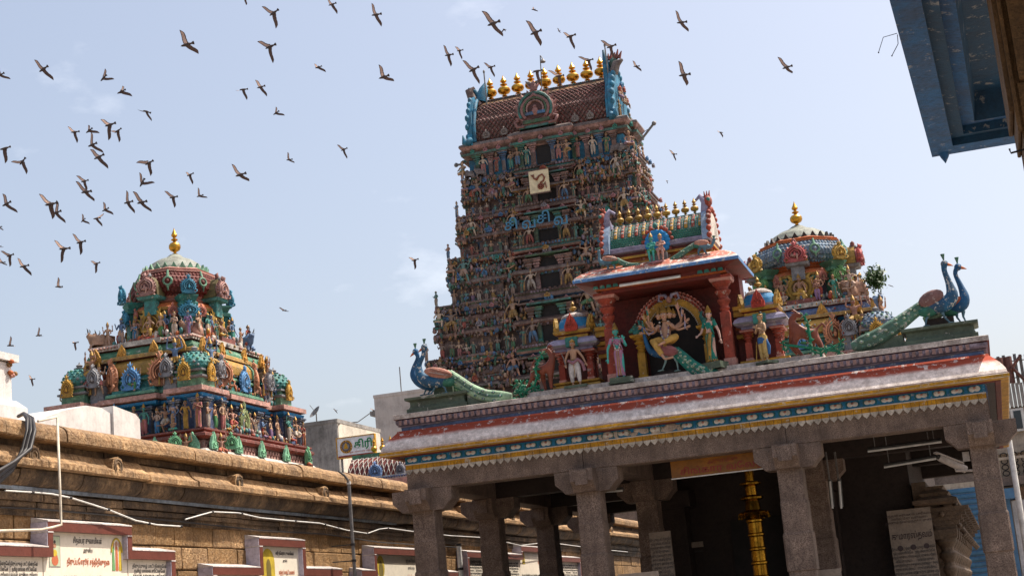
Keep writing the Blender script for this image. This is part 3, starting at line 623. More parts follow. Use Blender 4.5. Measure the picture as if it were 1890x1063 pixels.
def board(label, steps, zb, title, pics, sub=None):
    """steps: list of (y0, y1, ztop) in wall coordinates"""
    t = empty('inscription_board', (WX+.0, steps[0][0], zb), label=label, cat='sign board', group='stepped marble inscription boards on the wall')
    oy = steps[0][0]; D = .24; fw = .13
    for i, (a, b, zt) in enumerate(steps):
        mb = MB(); mb.box(.02, .16, a-oy+.01, b-oy-.01, 0, zt-zb-.03, marble); mb.build('marble_panel', t)
    def rail(y0, y1, z0, z1):
        mb = MB(); mb.box(.0, D, y0-oy, y1-oy, z0-zb, z1-zb-.02, maroon); mb.prism([(0, z1-zb-.018), (D+.004, z1-zb-.018), (D+.004, z1-zb-.004), (0, z1-zb+.055)], 'y', y0-oy-.004, y1-oy+.004, frw)
        mb.box(.0, D-.005, y0-oy-.012, y0-oy-.002, z0-zb, z1-zb-.02, frs); mb.build('frame_rail', t)
    for i, (a, b, zt) in enumerate(steps):
        zl = steps[i-1][2] if i else zb; zr = steps[i+1][2] if i < len(steps)-1 else zb
        rail(a-(fw if zl > zt else 0)*0, b, zt-fw, zt)
        if zl < zt: rail(a, a+fw*.8, max(zl-fw, zb), zt-fw+.0)
        if zr < zt: rail(b-fw*.8, b, max(zr-fw, zb), zt-fw+.0)
    for (s, y, z, size, m, bold) in title:
        put_text('lettering', text_mesh(s, size, m, .001, 'CENTER', 2, bold), t, (.164, y-oy, z-zb), M_WALL, .66)
    for i, (a, b, zt) in enumerate(steps):
        nc = max(1, int((b-a)/.55)); cw = (b-a-.2)/nc; ztop = zt-fw-.10 if zt == min(s[2] for s in steps) else zt-.70
        rows = int((ztop-zb)/.062)
        for c in range(nc):
            me = small_block(min(rows, 16)); 
            put_text('small_lettering', me, t, (.163, a-oy+.1+cw*(c+.5), ztop-zb), M_WALL, cw*.8/1.15, .62)
            if c: mb = MB(); mb.box(.161, .164, a-oy+.1+cw*c-.003, a-oy+.1+cw*c+.003, 0, ztop-zb+.06, tgrey); mb.build('panel_joint', t)
    for (y, z, w_, h_, kind) in pics:
        mb = MB()
        if kind == 'arch':
            P = [(y-oy-w_/2, z-zb), (y-oy+w_/2, z-zb)]+[(y-oy+w_/2*cos(a)*1.0, z-zb+h_*.55+h_*.45*sin(a)) for a in [pi*i/8 for i in range(9)]]
            mb.prism(P, 'x', .160, .165, tyel); mb.prism([(yy*.84+(y-oy)*.16, zz*.88+(z-zb+.02)*.12) for yy, zz in P], 'x', .165, .167, tyel)
            mb.prism([(yy*.36+(y-oy)*.64, zz*.62+(z-zb+.06)*.38) for yy, zz in P], 'x', .167, .169, mat('brown print', (.16, .12, .03), grime=.1, bump=0))
        elif kind == 'leaf':
            P = [(y-oy+w_*.5*cos(a), z-zb+h_*.6+h_*.4*sin(a)) for a in [-.35*pi+1.7*pi*i/12 for i in range(13)]]+[(y-oy-w_*.12, z-zb), (y-oy+w_*.12, z-zb)]
            mb.prism(P, 'x', .160, .165, tyel); mb.prism([(yy*.6+(y-oy)*.4, zz*.75+(z-zb+.12)*.25) for yy, zz in P], 'x', .165, .167, mat('brown print', (.16, .12, .03), grime=.1, bump=0))
        elif kind == 'saint':
            mb.box(.160, .163, y-oy-w_/2, y-oy+w_/2, z-zb, z-zb+h_, tgrey); mb.box(.163, .165, y-oy-w_/2+.012, y-oy+w_/2-.012, z-zb+.012, z-zb+h_-.012, mat('pale green print', (.45, .50, .34), grime=.1, bump=0))
            for (dy, dz, r, m) in ((0, .30, .14, tred), (0, .45, .11, tyel), (0, .68, .075, mat('brown skin print', (.38, .2, .12), grime=0, bump=0)), (0, .22, .17, tred), (0, .80, .05, tink)): mb.prism([(y-oy+dy+r*h_*1.1*cos(a), z-zb+dz*h_+r*h_*sin(a)) for a in [2*pi*i/12 for i in range(12)]], 'x', .165, .166+dz*.003, m)
        else:
            for k in range(3):
                yy = y-oy+(k-1)*w_*.32
                mb.prism([(yy-w_*.13, z-zb), (yy+w_*.13, z-zb), (yy+w_*.09, z-zb+h_*.75), (yy-w_*.09, z-zb+h_*.75)], 'x', .162, .165, (tgrn, tred, tyel)[k])
                mb.prism([(yy+.07*h_*cos(a), z-zb+h_*.80+.09*h_*sin(a)) for a in [2*pi*i/8 for i in range(8)]], 'x', .165, .167, mat('brown skin print', (.38, .2, .12)))
            mb.tube([(.166, y-oy+w_*.5*cos(a), z-zb+h_*.55+h_*.42*max(0, sin(a))) for a in [pi*i/10 for i in range(11)]], .012, 5, tyel)
        mb.build('printed_picture', t)
    return t
FXp = WX+.24
def wy(px, py): p = at(px, py, 0, FXp); return p.y, p.z
yA, zA = wy(88, 955); yB, zB = wy(243, 972); yC, zC = wy(323, 1013); _, zL = wy(60, 1008)
zlow = (zC+zL)/2
board('stepped maroon framed marble inscription board at far left with red Tamil title and two pictures', [(yA-2.4, yA, zlow), (yA, yB, (zA+zB)/2), (yB, yC, zlow)], 1.4,
      [('சிதம்பர சுவாமிகள்', (yA+yB)/2+.02, (zA+zB)/2-.25, .095, tink, 0), ('அருளிய', (yA+yB)/2+.02, (zA+zB)/2-.36, .07, tink, 0), ('திருப்போரூர் சந்நிதிமுறை', (yA+yB)/2+.03, (zA+zB)/2-.51, .098, tred, .0006)],
      [(yA+.24, (zA+zB)/2-.55, .24, .38, 'saint'), (yB-.26, (zA+zB)/2-.58, .25, .42, 'trio')])
y1_, z1_ = wy(393, 1043); y2_, z2_ = wy(478, 990); y3_, _ = wy(563, 1000); y4_, z4_ = wy(632, 1056)
board('stepped marble inscription board with a yellow arched picture and red title, second from the left', [(y1_, y2_, z1_), (y2_, y3_, z2_), (y3_, y4_, z1_)], 1.4,
      [('ஸ்ரீ தேவராய சுவாமிகள்', (y2_+y3_)/2+.2, z2_-.25, .075, tink, 0), ('அருளிய', (y2_+y3_)/2+.2, z2_-.36, .055, tink, 0), ('கந்தர் சஷ்டி கவசம்', (y2_+y3_)/2+.24, z2_-.55, .085, tred, .0006)],
      [(y2_+.42, z2_-.64, .44, .48, 'arch')])
y1_, z1_ = wy(668, 1050); y2_, z2_ = wy(690, 1008); y3_, _ = wy(822, 1020); y4_, _ = wy(846, 1060)
board('stepped marble inscription board with a leaf shaped mustard picture, partly behind the corner column', [(y1_, y2_, z1_), (y2_, y3_, z2_), (y3_, y4_, z1_)], 1.4,
      [('அருணகிரிநாதர்', (y2_+y3_)/2+.1, z2_-.25, .09, tgrey, 0), ('அருளிய கந்தர்', (y2_+y3_)/2+.1, z2_-.38, .07, tgrey, 0), ('கந்தர் அலங்காரம்', (y2_+y3_)/2+.25, z2_-.58, .13, tred, .001)],
      [(y2_+.45, z2_-.66, .36, .52, 'leaf')])
y1_, z1_ = wy(862, 1016); y2_, z2_ = wy(962, 1010); y3_, _ = wy(1030, 1020); y4_, _ = wy(1072, 1030)
board('long marble inscription board seen between the pavilion columns, densely lettered, with white topped frame', [(y1_, y2_, z1_), (y2_, y3_, z1_+.2), (y3_, y4_, z1_)], 1.4,
      [('திருமுருகாற்றுப்படை', (y2_+y3_)/2+.3, z1_-.2, .09, tred, 0)], [(y2_+.35, z1_-.22, .2, .3, 'arch')])

# ------------------------------------------------------------------ pipes, cables and lamp on the wall
def wpt(px, py, X): return at(px, py, 0, X)
def cable(name, pts, r, m, X=None, n=6, **k):
    mb = MB(); P = [wpt(*p, X) if X is not None else p for p in pts]
    mb.tube(P, r, n, m); return mb.build(name, **k)
pvc = mat('cream plastic pipe', (.66, .58, .46), grime=.25, gs=2, bump=0, rough=.4, dirt=(.3, .2, .12)); pvcw = mat('white conduit', (.68, .66, .62), grime=.2, bump=0, rough=.4, dirt=(.3, .25, .2)); blk = mat('black cable', (.02, .018, .018), grime=.3, rough=.5, dirt=(.10, .08, .07), bump=0)
steel = mat('grey painted steel', (.20, .19, .185), grime=.4, gs=3, rough=.5, bump=.05)
cable('water_pipe', [(-60, 981), (0, 979), (75, 977), (95, 973), (113, 968), (112, 940), (106, 772), (104, 769), (70, 777)], .017, pvc, WX+.50, label='thin cream plastic pipe bent down over the cornice at the far left', cat='pipe')
c1 = cable('conduit', [(10, 905), (60, 908), (95, 911), (130, 918), (200, 940), (250, 960), (290, 968), (336, 971)], .0105, pvcw, WX+.33, label='sagging white conduit above the first inscription board', cat='conduit')
mb = MB()
for q in ((60, 908), (130, 918), (200, 940), (275, 966), (334, 971)): mb = MB(); p = wpt(*q, WX+.33); mb.tube([p-Vector((0, .02, 0)), p+Vector((0, .02, 0))], .019, 6, blk); mb.tube([p+Vector((-.01, 0, 0)), p+Vector((-.3, 0, .03))], .006, 4, blk); mb.build('clip', c1)
c2 = cable('conduit', [(342, 958), (370, 950), (392, 944), (440, 946), (480, 955), (530, 960), (590, 965), (640, 978), (678, 984), (700, 976), (716, 974), (760, 980), (830, 988), (900, 992), (960, 1006), (1010, 1000), (1100, 1012), (1158, 1018)], .0105, pvcw, WX+.36, label='long wavy white conduit clipped to the wall behind the boards and columns', cat='conduit')
mb = MB()
for q in ((392, 944), (446, 947), (545, 961), (600, 967), (678, 984), (716, 974)): mb = MB(); p = wpt(*q, WX+.36); mb.tube([p-Vector((0, .02, 0)), p+Vector((0, .02, 0))], .019, 6, blk); mb.tube([p+Vector((-.01, 0, 0)), p+Vector((-.3, 0, .03))], .006, 4, blk); mb.build('clip', c2)
cable('electric_cable', [(-30, 935), (60, 938), (200, 950), (330, 962), (480, 978), (600, 985), (700, 1000), (850, 1010)], .012, blk, WX+.07, label='thin black cable running under the cornice shadow', cat='cable')
cbl = []
for k in range(3):
    o = k*.065
    P = [wpt(-80, 950-16*k, WX+.55+o), wpt(-10, 897-12*k, WX+.56+o), wpt(22+2*k, 868-8*k, WX+.52+o), wpt(42+7*k, 828, WX+.5+o), wpt(50+7*k, 795, WX+.45+o), wpt(50+5*k, 772, WX+.35), wpt(44, 763, WX+.1), wpt(34, 768, WX-.2)]
    Q = []
    for i in range(len(P)-1):
        for t in (0, .33, .66): Q.append(P[i].lerp(P[i+1], t))
    Q.append(P[-1]); cbl.append(Q)
t = empty('cable_bundle', cbl[0][0], label='bundle of thick black cables draped over the wall top at the far left', cat='cable')
for Q in cbl: mb = MB(); mb.tube([p-cbl[0][0] for p in Q], .023, 8, blk); mb.build('cable_strand', t)
p0 = wpt(656, 1075, WX+.55); p1 = wpt(648, 892, WX+.55)
t = empty('wall_lamp_post', p0-Vector((0, 0, 1)), label='thin grey steel pole with a bent top strapped against the stone wall', cat='pole')
h = p1.z-p0.z+1
mb = MB(); mb.tube([(0, 0, 0), (0, 0, h)], .032, 8, steel); mb.build('pole', t)
mb = MB(); mb.tube([(0, 0, h-.03), (0, -.03, h+.05), (-.02, -.12, h+.13), (-.05, -.28, h+.19)], [.026, .024, .02, .018], 8, steel); mb.tube([(0, 0, h-.02), (0, 0, h+.03)], .04, 8, pvcw); mb.build('bent_arm', t)
for z in (1.35, 1.62): mb = MB(); mb.tube([(0, 0, z), (0, 0, z+.04)], .045, 8, blk); mb.tube([(0, 0, z+.02), (-.4, .02, z+.03)], .01, 5, blk); mb.build('strap', t)
p0 = wpt(852, 1070, WX+.6); p1 = wpt(845, 1005, WX+.6)
t = empty('drain_pipe', (p0.x, p0.y, 0), label='white drain pipe with black bands standing by the wall behind the corner column', cat='pipe')
mb = MB(); mb.tube([(0, 0, 0), (0, 0, p1.z)], .05, 10, pvcw); mb.build('pipe', t)
for z in (p1.z-.02, p1.z-.5): mb = MB(); mb.tube([(0, 0, z), (0, 0, z+.05)], .058, 10, blk); mb.build('band', t)
cable('thin_pipe', [(874, 960), (874, 920), (873, 905)], .016, pvc, WX+.45, label='short cream pipe hanging from the cornice behind the second column row', cat='pipe')

# ------------------------------------------------------------------ things behind the wall
def xz(px, py, Y): return at(px, py, 1, Y)
a = at(-30, 760, 0, -12.6); b = at(32, 760, 0, -12.6)
t = empty('roof_pillar', (-12.6, a.y, 4.3), label='white plastered roof pillar with a broken brick capital at the far left edge', cat='pillar')
ly = b.y-a.y; zt = at(20, 655, 0, -12.6).z-4.3; zb = at(20, 738, 0, -12.6).z-4.3
mb = MB(); mb.bevbox(-.9, .08, -.5, ly+.12, -.2, zb, .10, plaster); mb.build('plinth', t)
mb = MB(); mb.box(-.8, 0, -.4, ly-.12, zb-.02, zt-.12, plaster); mb.build('shaft', t)
mb = MB(); mb.box(-.85, .06, -.45, ly-.02, zt-.10, zt, plaster); mb.build('cap', t)
mb = MB()
for i in range(26): mb.ell((random.uniform(-.3, .06), ly+random.uniform(-.2, .0), zt-.28+random.uniform(-.05, .2)), (.04, .05, .035), (orange, sandst, plaster, pink)[i % 4], 6, 4)
mb.build('broken_brick', t)
a = at(85, 800, 0, -12.3); b = at(255, 800, 0, -12.3); m_ = at(185, 800, 0, -12.3)
z1 = at(165, 748, 0, -12.3).z; z0 = at(100, 762, 0, -12.3).z; z2 = at(235, 765, 0, -12.3).z
t = empty('plastered_parapet', (-12.3, a.y, 4.3), label='whitewashed curved parapet behind the wall in front of the left shrine tower', cat='parapet')
mb = MB(); P = [(b.y-a.y, -.2), (b.y-a.y, z2-4.3-.05), (b.y-a.y-.12, z2-4.3+.02), ((m_.y-a.y)+.36, z2-4.3+.08)]
P2 = [(m_.y-a.y+.30, -.2), (m_.y-a.y+.30, z1-4.3-.06), (m_.y-a.y+.05, z1-4.3), (m_.y-a.y-.35, z1-4.3-.01), (.4, z0-4.3+.05), (-.3, z0-4.3-.18), (-.8, -.1), (-.8, -.2)]
mb.prism(P2, 'x', -1.0, 0, plaster); mb.build('high_part', t)
mb = MB(); mb.prism([(b.y-a.y, -.2)]+P[1:]+[(m_.y-a.y+.31, z2-4.3+.08), (m_.y-a.y+.31, -.2)], 'x', -.8, .04, plaster); mb.build('low_part', t)
mb = MB(); mb.lathe([(1.0, -.2), (.95, .12), (.7, .26), (.3, .33), (.05, .35)], 16, m=mat('grey cement', (.22, .20, .19), grime=.5, gs=2)); p = at(470, 838, 0, -12.4)
mb.build('cement_dome', loc=(-12.3, p.y, 4.35), label='low grey cement hump on the wall top before the left shrine tower', cat='roof')

# buildings far behind
conc = mat('stained cement render', (.36, .335, .31), grime=.55, gs=.35, streak=.65, bump=.4, bs=6, dirt=(.07, .062, .058)); cream = mat('cream wall paint', (.66, .60, .50), grime=.25, gs=.4, streak=.35, bump=.15, dirt=(.25, .2, .17)); beige = mat('off white render', (.56, .50, .46), grime=.3, gs=.25, streak=.4, bump=.2, bs=5, dirt=(.26, .21, .19))
glassd = mat('dark window glass', (.02, .025, .03), grime=.1, rough=.15, bump=0, spec=.6)
def building(name, label, Y, pxl, pyl, pxr, pyr, depth, m, m2=None, cat='building'):
    a = xz(pxl, pyl, Y); b = xz(pxr, pyr, Y); z = (a.z+b.z)/2
    t = empty(name, (a.x, Y, 0), label=label, cat=cat)
    mb = MB(); mb.box(0, b.x-a.x, 0, depth, 0, z, m); mb.build('wall', t)
    mb = MB(); mb.sweep(rect((b.x-a.x)/2, depth/2, (b.x-a.x)/2, depth/2), [(.003, z-.12), (.03, z-.12), (.03, z+.04), (-.15, z+.04)], m); mb.build('parapet_band', t)
    return t, b.x-a.x, z
t, W_, z = building('stair_tower', 'stained grey cement building with a satellite dish behind the left shrine tower', 62, 556, 784, 621, 773, 5, conc)
mb = MB(); mb.box(W_+.002, W_+.012, .1, 4.9, 3, z-.05, cream); mb.build('lit_side_render', t)  # paler skin paints the sunlight on this side into the colour
mb = MB(); mb.box(W_+.01, W_+1.6, 1.5, 4.5, 3, z-1.6, cream); mb.build('annex', t)
mb = MB(); mb.box(W_+1.6, W_+1.64, 2.2, 3.2, z-5.2, z-3.4, glassd); mb.build('window', t)
d = xz(577, 768, 62)
t = empty('satellite_dish', (d.x, 62.4, z+.02), label='small grey satellite dish on the stained cement building', cat='satellite dish')
mb = MB(); q = Vector((-.5, -.6, .62)).to_track_quat('Z', 'Y'); V = []; n = 16
for k in range(4):
    for j in range(n): V.append(q @ Vector((.32*k/3*cos(2*pi*j/n), .32*k/3*sin(2*pi*j/n), .10*(k/3)**2))+Vector((0, 0, .45)))
mb.add(V, [(k*n+j, k*n+(j+1) % n, (k+1)*n+(j+1) % n, (k+1)*n+j) for k in range(3) for j in range(n)], steel, True); mb.build('dish', t)
mb = MB(); mb.tube([(0, 0, 0), (0, 0, .45)], .03, 6, steel); mb.tube([(0, 0, .45), q @ Vector((0, .1, .45))+Vector((0, 0, .45))], .012, 5, steel); mb.build('mount', t)
t, W_, z = building('white_block', 'plain off white building with a small projecting eave behind the pavilion', 75, 690, 733, 822, 710, 14, beige)
mb = MB(); a = xz(675, 747, 75); mb.box(a.x-xz(690, 733, 75).x, .0, .5, 3, z-.95, z-.7, conc); mb.build('eave', t)
mb = MB(); mb.tube([(W_*.36, .3, z), (W_*.36, .3, z+1.4)], .03, 5, steel); mb.build('antenna', t)
# low cream house between
t, W_, z = building('cream_house', 'low cream house with brown window below the green lettered signboard', 66, 620, 828, 668, 820, 5, cream)
mb = MB(); mb.box(W_*.45, W_*.75, -.04, 0, z-2.6, z-1.2, mat('brown shutter', (.16, .09, .04), grime=.3)); mb.build('window', t)
# signboard in green letters
a, b, c_ = xz(622, 810, 52), xz(690, 797, 52), xz(622, 846, 52)
t = empty('shop_signboard', (a.x, 52, (c_.z+a.z)/2), label='white signboard with green Tamil letters and a round yellow emblem', cat='signboard')
W_ = b.x-a.x; H_ = a.z-c_.z; mb = MB(); mb.box(0, W_, -.02, .08, -H_/2, H_/2, mat('white enamel', (.72, .72, .74), grime=.1, bump=0, rough=.3)); mb.build('panel', t)
mb = MB()
for r_ in ((-.03, 0, -H_/2, H_/2), (W_, W_+.03, -H_/2, H_/2)): mb.box(r_[0], r_[1], -.05, .1, r_[2]-.03, r_[3]+.03, yellow)
mb.box(0, W_, -.05, .1, H_/2, H_/2+.03, yellow); mb.box(0, W_, -.05, .1, -H_/2-.03, -H_/2, yellow); mb.build('frame', t)
put_text('lettering', text_mesh('கிரி', H_*.52, flat('sign green', (.0, .17, .05), .4), .005, 'CENTER', 4, .008), t, (W_*.70, -.03, -H_*.08), M_FRONT)
mb = MB(); cyl = lambda r, y0, y1, m, x=W_*.24, z=.03: mb.prism([(x+r*cos(2*pi*i/20), z+r*sin(2*pi*i/20)) for i in range(20)], 'y', y0, y1, m)
cyl(H_*.34, -.035, -.021, yellow); cyl(H_*.25, -.04, -.0351, mat('dark print', (.10, .08, .09), grime=.1, bump=0)); cyl(H_*.18, -.045, -.0401, greyst); mb.prism([(W_*.24-.09, -.05), (W_*.24+.09, -.05), (W_*.24+.04, .12), (W_*.24, .18), (W_*.24-.04, .12)], 'y', -.05, -.0451, yellow)
for i in range(14): a_ = 2*pi*i/14; mb.box(W_*.24+H_*.29*cos(a_)-.016, W_*.24+H_*.29*cos(a_)+.016, -.037, -.0351, .03+H_*.29*sin(a_)-.02, .03+H_*.29*sin(a_)+.02, redd)
mb.build('emblem', t)
mb = MB(); mb.box(.02, W_-.02, -.026, -.021, -H_/2+.01, -H_/2+.07, red); mb.build('red_strip', t)
put_text('small_lettering', text_mesh('பூஜை பொருட்கள் புத்தகங்கள்', .07, tred, .002, 'CENTER', 1), t, (W_*.66, -.03, -H_*.30), M_FRONT)
mb = MB(); mb.tube([(.1, .1, -H_/2), (.1, .1, -8)], .05, 6, steel); mb.tube([(W_-.1, .1, -H_/2), (W_-.1, .1, -8)], .05, 6, steel); mb.build('support', t)

a, b = xz(625, 782, 62), xz(689, 758, 75)
mb = MB(); mb.tube([a, (a+b)/2-Vector((0, 0, .25)), b], .025, 5, blk); mb.build('overhead_wire', label='thin overhead wire strung between the grey cement building and the off white one', cat='wire')
# ------------------------------------------------------------------ shrine towers with domes
def fig(parent, lst, loc, h, rz=0, tower=False, color=None, name='statue', **k):
    po, cl, cr, fe = lst
    me = proto(po, tower, cl, cr, bool(fe), detail=not tower)
    return put(name, me, parent, loc, rz=rz, sc=h, color=color or random.choice(CL), **k)
def sides(): return [(0, Vector((0, -1)), Vector((1, 0))), (pi/2, Vector((1, 0)), Vector((0, 1))), (pi, Vector((0, 1)), Vector((-1, 0))), (-pi/2, Vector((-1, 0)), Vector((0, -1)))]
def vimana(label, C, s, zt, v, pal, seed, stretch=(1, 1, 1)):
    random.seed(seed)
    green = mat('faded green paint', (.15, .33, .21), grime=.5, gs=5, peel=.15); teal = mat('faded teal paint', (.06, .27, .25), grime=.5, gs=5, peel=.12); pink = mat('salmon paint', (.58, .31, .25), grime=.5, gs=5, peel=.2)
    blue2 = mat('faded navy paint', (.09, .13, .21), grime=.5, gs=5, peel=.2); redd = mat('faded oxide paint', (.24, .075, .06), grime=.5, gs=5, peel=.12); ochre = mat('faded ochre paint', (.50, .30, .09), grime=.5, gs=5, peel=.15)
    t = empty('shrine_tower', (C[0], C[1], 0), label=label, cat='temple tower')
    def Z(z):
        if 9.9 < z <= 10.93: z = 9.9+(z-9.9)*.87
        elif 10.93 < z < 11.30: z = 10.796+(z-10.93)*(.504/.37)
        return zt-(12.02-z)*v
    base, dome, ringm, nasi1, nasi2, ledge = pal
    R_ = lambda h: rect(0, 0, h*s, h*s)
    mb = MB(); mb.sweep(R_(2.05), [(0, 0), (0, Z(5.75))], greyst); mb.build('plinth', t)
    mb = MB(); mb.sweep(R_(2.2), [(-.25, Z(5.74)), (.18*s, Z(5.78)), (.20*s, Z(5.84)), (.05*s, Z(5.99)), (-.03, Z(6.0))], lambda k: (redd, greyst, white, greyst)[k]); mb.build('lower_cornice', t)
    B = baluster_mb(greyst, .5*v, .07*s).mesh('baluster')
    for rz, nrm, tg in sides()[:2]:
        for i in range(14):
            p = nrm*2.16*s+tg*(-2+4*i/13)*s; put('baluster', B, t, (p.x, p.y, Z(5.25)))
    mb = MB(); mb.sweep(R_(2.14), [(0, Z(6.0)), (0, Z(6.2)), (.06*s, Z(6.22)), (.14*s, Z(6.28)), (.14*s, Z(6.34)), (.04*s, Z(6.38)), (.10*s, Z(6.42)), (.10*s, Z(6.46))], lambda k: (pink, redd, red, redd, redd, red, redd)[k]); mb.build('base_frieze', t)
    S_ = MB(); S_.prism([(-.05*s, 0), (0, .09*v), (.05*s, 0), (0, -.02)], 'y', -.03, 0, pink); SCL = S_.mesh('scale')
    for rz, nrm, tg in sides()[:2]:
        for i in range(34):
            for r in range(2):
                p = nrm*(2.145*s)+tg*(-2.08+4.16*(i+.5*r)/34)*s; put('frieze_scale', SCL, t, (p.x, p.y, Z(6.02)+.09*v*r), rz=rz)
        for f in (-.95, -.5, -.05, .45, .93):
            p = nrm*2.26*s+tg*2.1*f*s; put('leaf_plaque', LEAF, t, (p.x, p.y, Z(5.98)), rz=rz, sc=(.75*s, .9*s, .8*v), color=(.22, .48, .30))
    # first storey
    bay = bayed(0, 0, 1.58*s, 1.58*s, .55*s, .16*s)
    mb = MB(); mb.sweep(bay, [(0, Z(6.4)), (0, Z(7.12)), (.05*s, Z(7.14)), (.05*s, Z(7.18)), (.20*s, Z(7.22)), (.23*s, Z(7.28)), (.10*s, Z(7.30)), (.26*s, Z(7.33)), (.26*s, Z(7.44)), (.06*s, Z(7.46)), (.14*s, Z(7.50)), (.14*s, Z(7.56)), (.04*s, Z(7.60)), (.04*s, Z(7.66))],
      lambda k: (base, base, teal, blue, blue, redd, pink, pink, greyst, green, green, teal, teal)[k]); mb.build('first_storey', t)
    mb = MB(); mb.sweep(R_(1.66), [(0, Z(6.42)), (0, Z(7.1))], base)
    for a in (-1, 1):
        for b in (-1, 1): mb.sweep(rect(a*1.66*s, b*1.66*s, .36*s, .36*s), [(0, Z(6.42)), (0, Z(7.15)), (.10*s, Z(7.22)), (.12*s, Z(7.28)), (.04*s, Z(7.30)), (.16*s, Z(7.33)), (.16*s, Z(7.44)), (.02*s, Z(7.46))], lambda k: (base, blue, blue, redd, pink, pink, pink)[k])
    mb.build('corner_block', t)
    PL = pilaster_mb(.13*s, .74*v, greyst, blue2).mesh('pilaster')
    for rz, nrm, tg in sides()[:2]:
        for x, d in ((-1.95, 2.03), (-1.40, 2.03), (-1.0, 1.60), (-.68, 1.60), (-.45, 1.76), (.45, 1.76), (.68, 1.60), (1.0, 1.60), (1.40, 2.03), (1.95, 2.03)):
            p = nrm*d*s+tg*x*s; put('pilaster', PL, t, (p.x, p.y, Z(6.44)), rz=rz)
    K1 = kuta_mb(.70*s, 1.08*v, dome if seed == 5 else teal, green, greyst).mesh('corner_dome')
    for a in (-1, 1):
        for b in (-1, 1):
            o = put('corner_dome', K1, t, (a*1.62*s, b*1.62*s, Z(7.44)))
            for rz, nrm, tg in sides():
                if (a*nrm.x > 0 or b*nrm.y > 0): p = Vector((a, b))*1.62*s+nrm*.40*s; put('gilded_arch', KUDU, t, (p.x, p.y, Z(7.62)), rz=rz, sc=(.62*s, .8*s, .80*v), color=(.48, .27, .04))
    SH = shala_mb(1.25*s, .60*s, .92*v, brass, teal, green, ribs=8, rib=ochre).mesh('barrel_shrine')
    for rz, nrm, tg in sides():
        p = nrm*1.42*s; put('barrel_shrine', SH, t, (p.x, p.y, Z(7.60)), rz=rz)
        p = nrm*1.80*s; put('nasi_arch', KUDU, t, (p.x, p.y, Z(7.62)), rz=rz, sc=(.95*s, 1, 1.0*v), color=(.10, .26, .50))
        for k in (-1, 1):
            p = nrm*1.42*s+tg*.66*k*s; p = nrm*1.62*s+tg*.62*k*s; put('terracotta_arch', KUDU, t, (p.x, p.y, Z(7.66)), rz=rz+k*.7, sc=(1.05*s, 1.6, 1.25*v), color=(.50, .22, .12))
            p = nrm*1.66*s+tg*1.02*k*s; mb = MB(); mb.box(-.17*s, .17*s, -.14*s, .14*s, -.22*v, .22*v, greyst); o = mb.build('niche_pedestal', t); o.location = (p.x, p.y, Z(7.62)); o.rotation_euler.z = rz
            p += nrm*.15*s; put('grey_arch', KUDU, t, (p.x, p.y, Z(7.80)), rz=rz, sc=(.66*s, 1.6, .85*v), color=(.26, .26, .28))
    for i, (rz, nrm, tg) in enumerate(sides()):
        if i > 1: continue
        for j in range(14):
            x = -2.0+4.0*j/13+random.uniform(-.05, .05); d = 2.16 if abs(x) > 1.25 else 2.0
            p = nrm*d*s+tg*x*s; fig(t, STAND[(j*3+i*2) % 8], (p.x, p.y, Z(6.46)), random.uniform(.60, .78)*s, rz=rz+random.uniform(-.25, .25))
        p = nrm*1.98*s+tg*-.35*s; put('niche_arch', KUDU, t, (p.x, p.y, Z(6.50)), rz=rz, sc=(1.0*s, .8, 1.25*v), color=(.20, .24, .10) if i else (.12, .28, .42))
        for x in (-1.3, .2, 1.4): p = nrm*2.2*s+tg*x*s; fig(t, SITP[(i+int(x*3)) % 3], (p.x, p.y, Z(6.46)), .5*s, rz=rz)
    for a, b, rz in ((1, -1, pi/4), (-1, -1, -pi/4), (1, 1, 3*pi/4)):
        for dx in (-.38, .38):
            q = Vector((a, b)).normalized(); tq = Vector((-q.y, q.x)); p = q*2.85*s*1.04+tq*dx*s
            o = fig(t, ('atlas', 'short', 'tall', 0), (p.x, p.y, Z(5.72)), .68*s, rz=rz+dx, color=(.45, .10, .05))
            put('green_leaf_fan', KUDU, t, (p.x-q.x*.1*s+tq.x*dx*.6, p.y-q.y*.1*s+tq.y*dx*.6, Z(6.0)), rz=rz, sc=(.6*s, 1, .6*v), color=(.16, .42, .22))
    for rz, nrm, tg in sides()[:2]:
        mb = MB(); PP = lambda x, d, z: (nrm.x*d*s+tg.x*x*s, nrm.y*d*s+tg.y*x*s, Z(z))
        ms_ = [pink, ochre, teal, greyst, white, orange, blue2, green, red, brass]
        ornaments(mb, PP, 150, 1.55, [7.20, 7.36, 7.40, 7.50, 7.62, 7.7], .085, ms_, 1.78, .06)
        ornaments(mb, PP, 70, 1.6, [6.5, 6.6], .11, ms_, 2.0, .2)
        ornaments(mb, PP, 90, 1.3, [8.40, 8.47, 8.60, 8.80], .07, ms_, 1.50, .04)
        ornaments(mb, PP, 70, 1.0, [8.9, 8.96, 9.02], .13, ms_, 1.15, .25)
        ornaments(mb, PP, 110, 1.15, [7.66, 7.75, 7.9, 8.1], .10, ms_, 1.45, .25)
        for k_ in range(90): mb.ell(PP(random.uniform(-.6, .6), 1.71+random.uniform(0, .01), random.uniform(7.98, 8.22)), (.028*s, .028*s, .028*v), random.choice([brass, ochre, orange, white]), 5, 4)
        mb.build('carved_ornament', t, kind='stuff')
    for rz, nrm, tg in sides()[:2]:
        for x in (-1.35, -.95, .95, 1.3, .05): p = nrm*1.78*s+tg*x*s; fig(t, BIGP[int(abs(x)*10) % 4] if abs(x) > .5 else SITP[2], (p.x, p.y, Z(7.62)), random.uniform(.62, .75)*s, rz=rz)
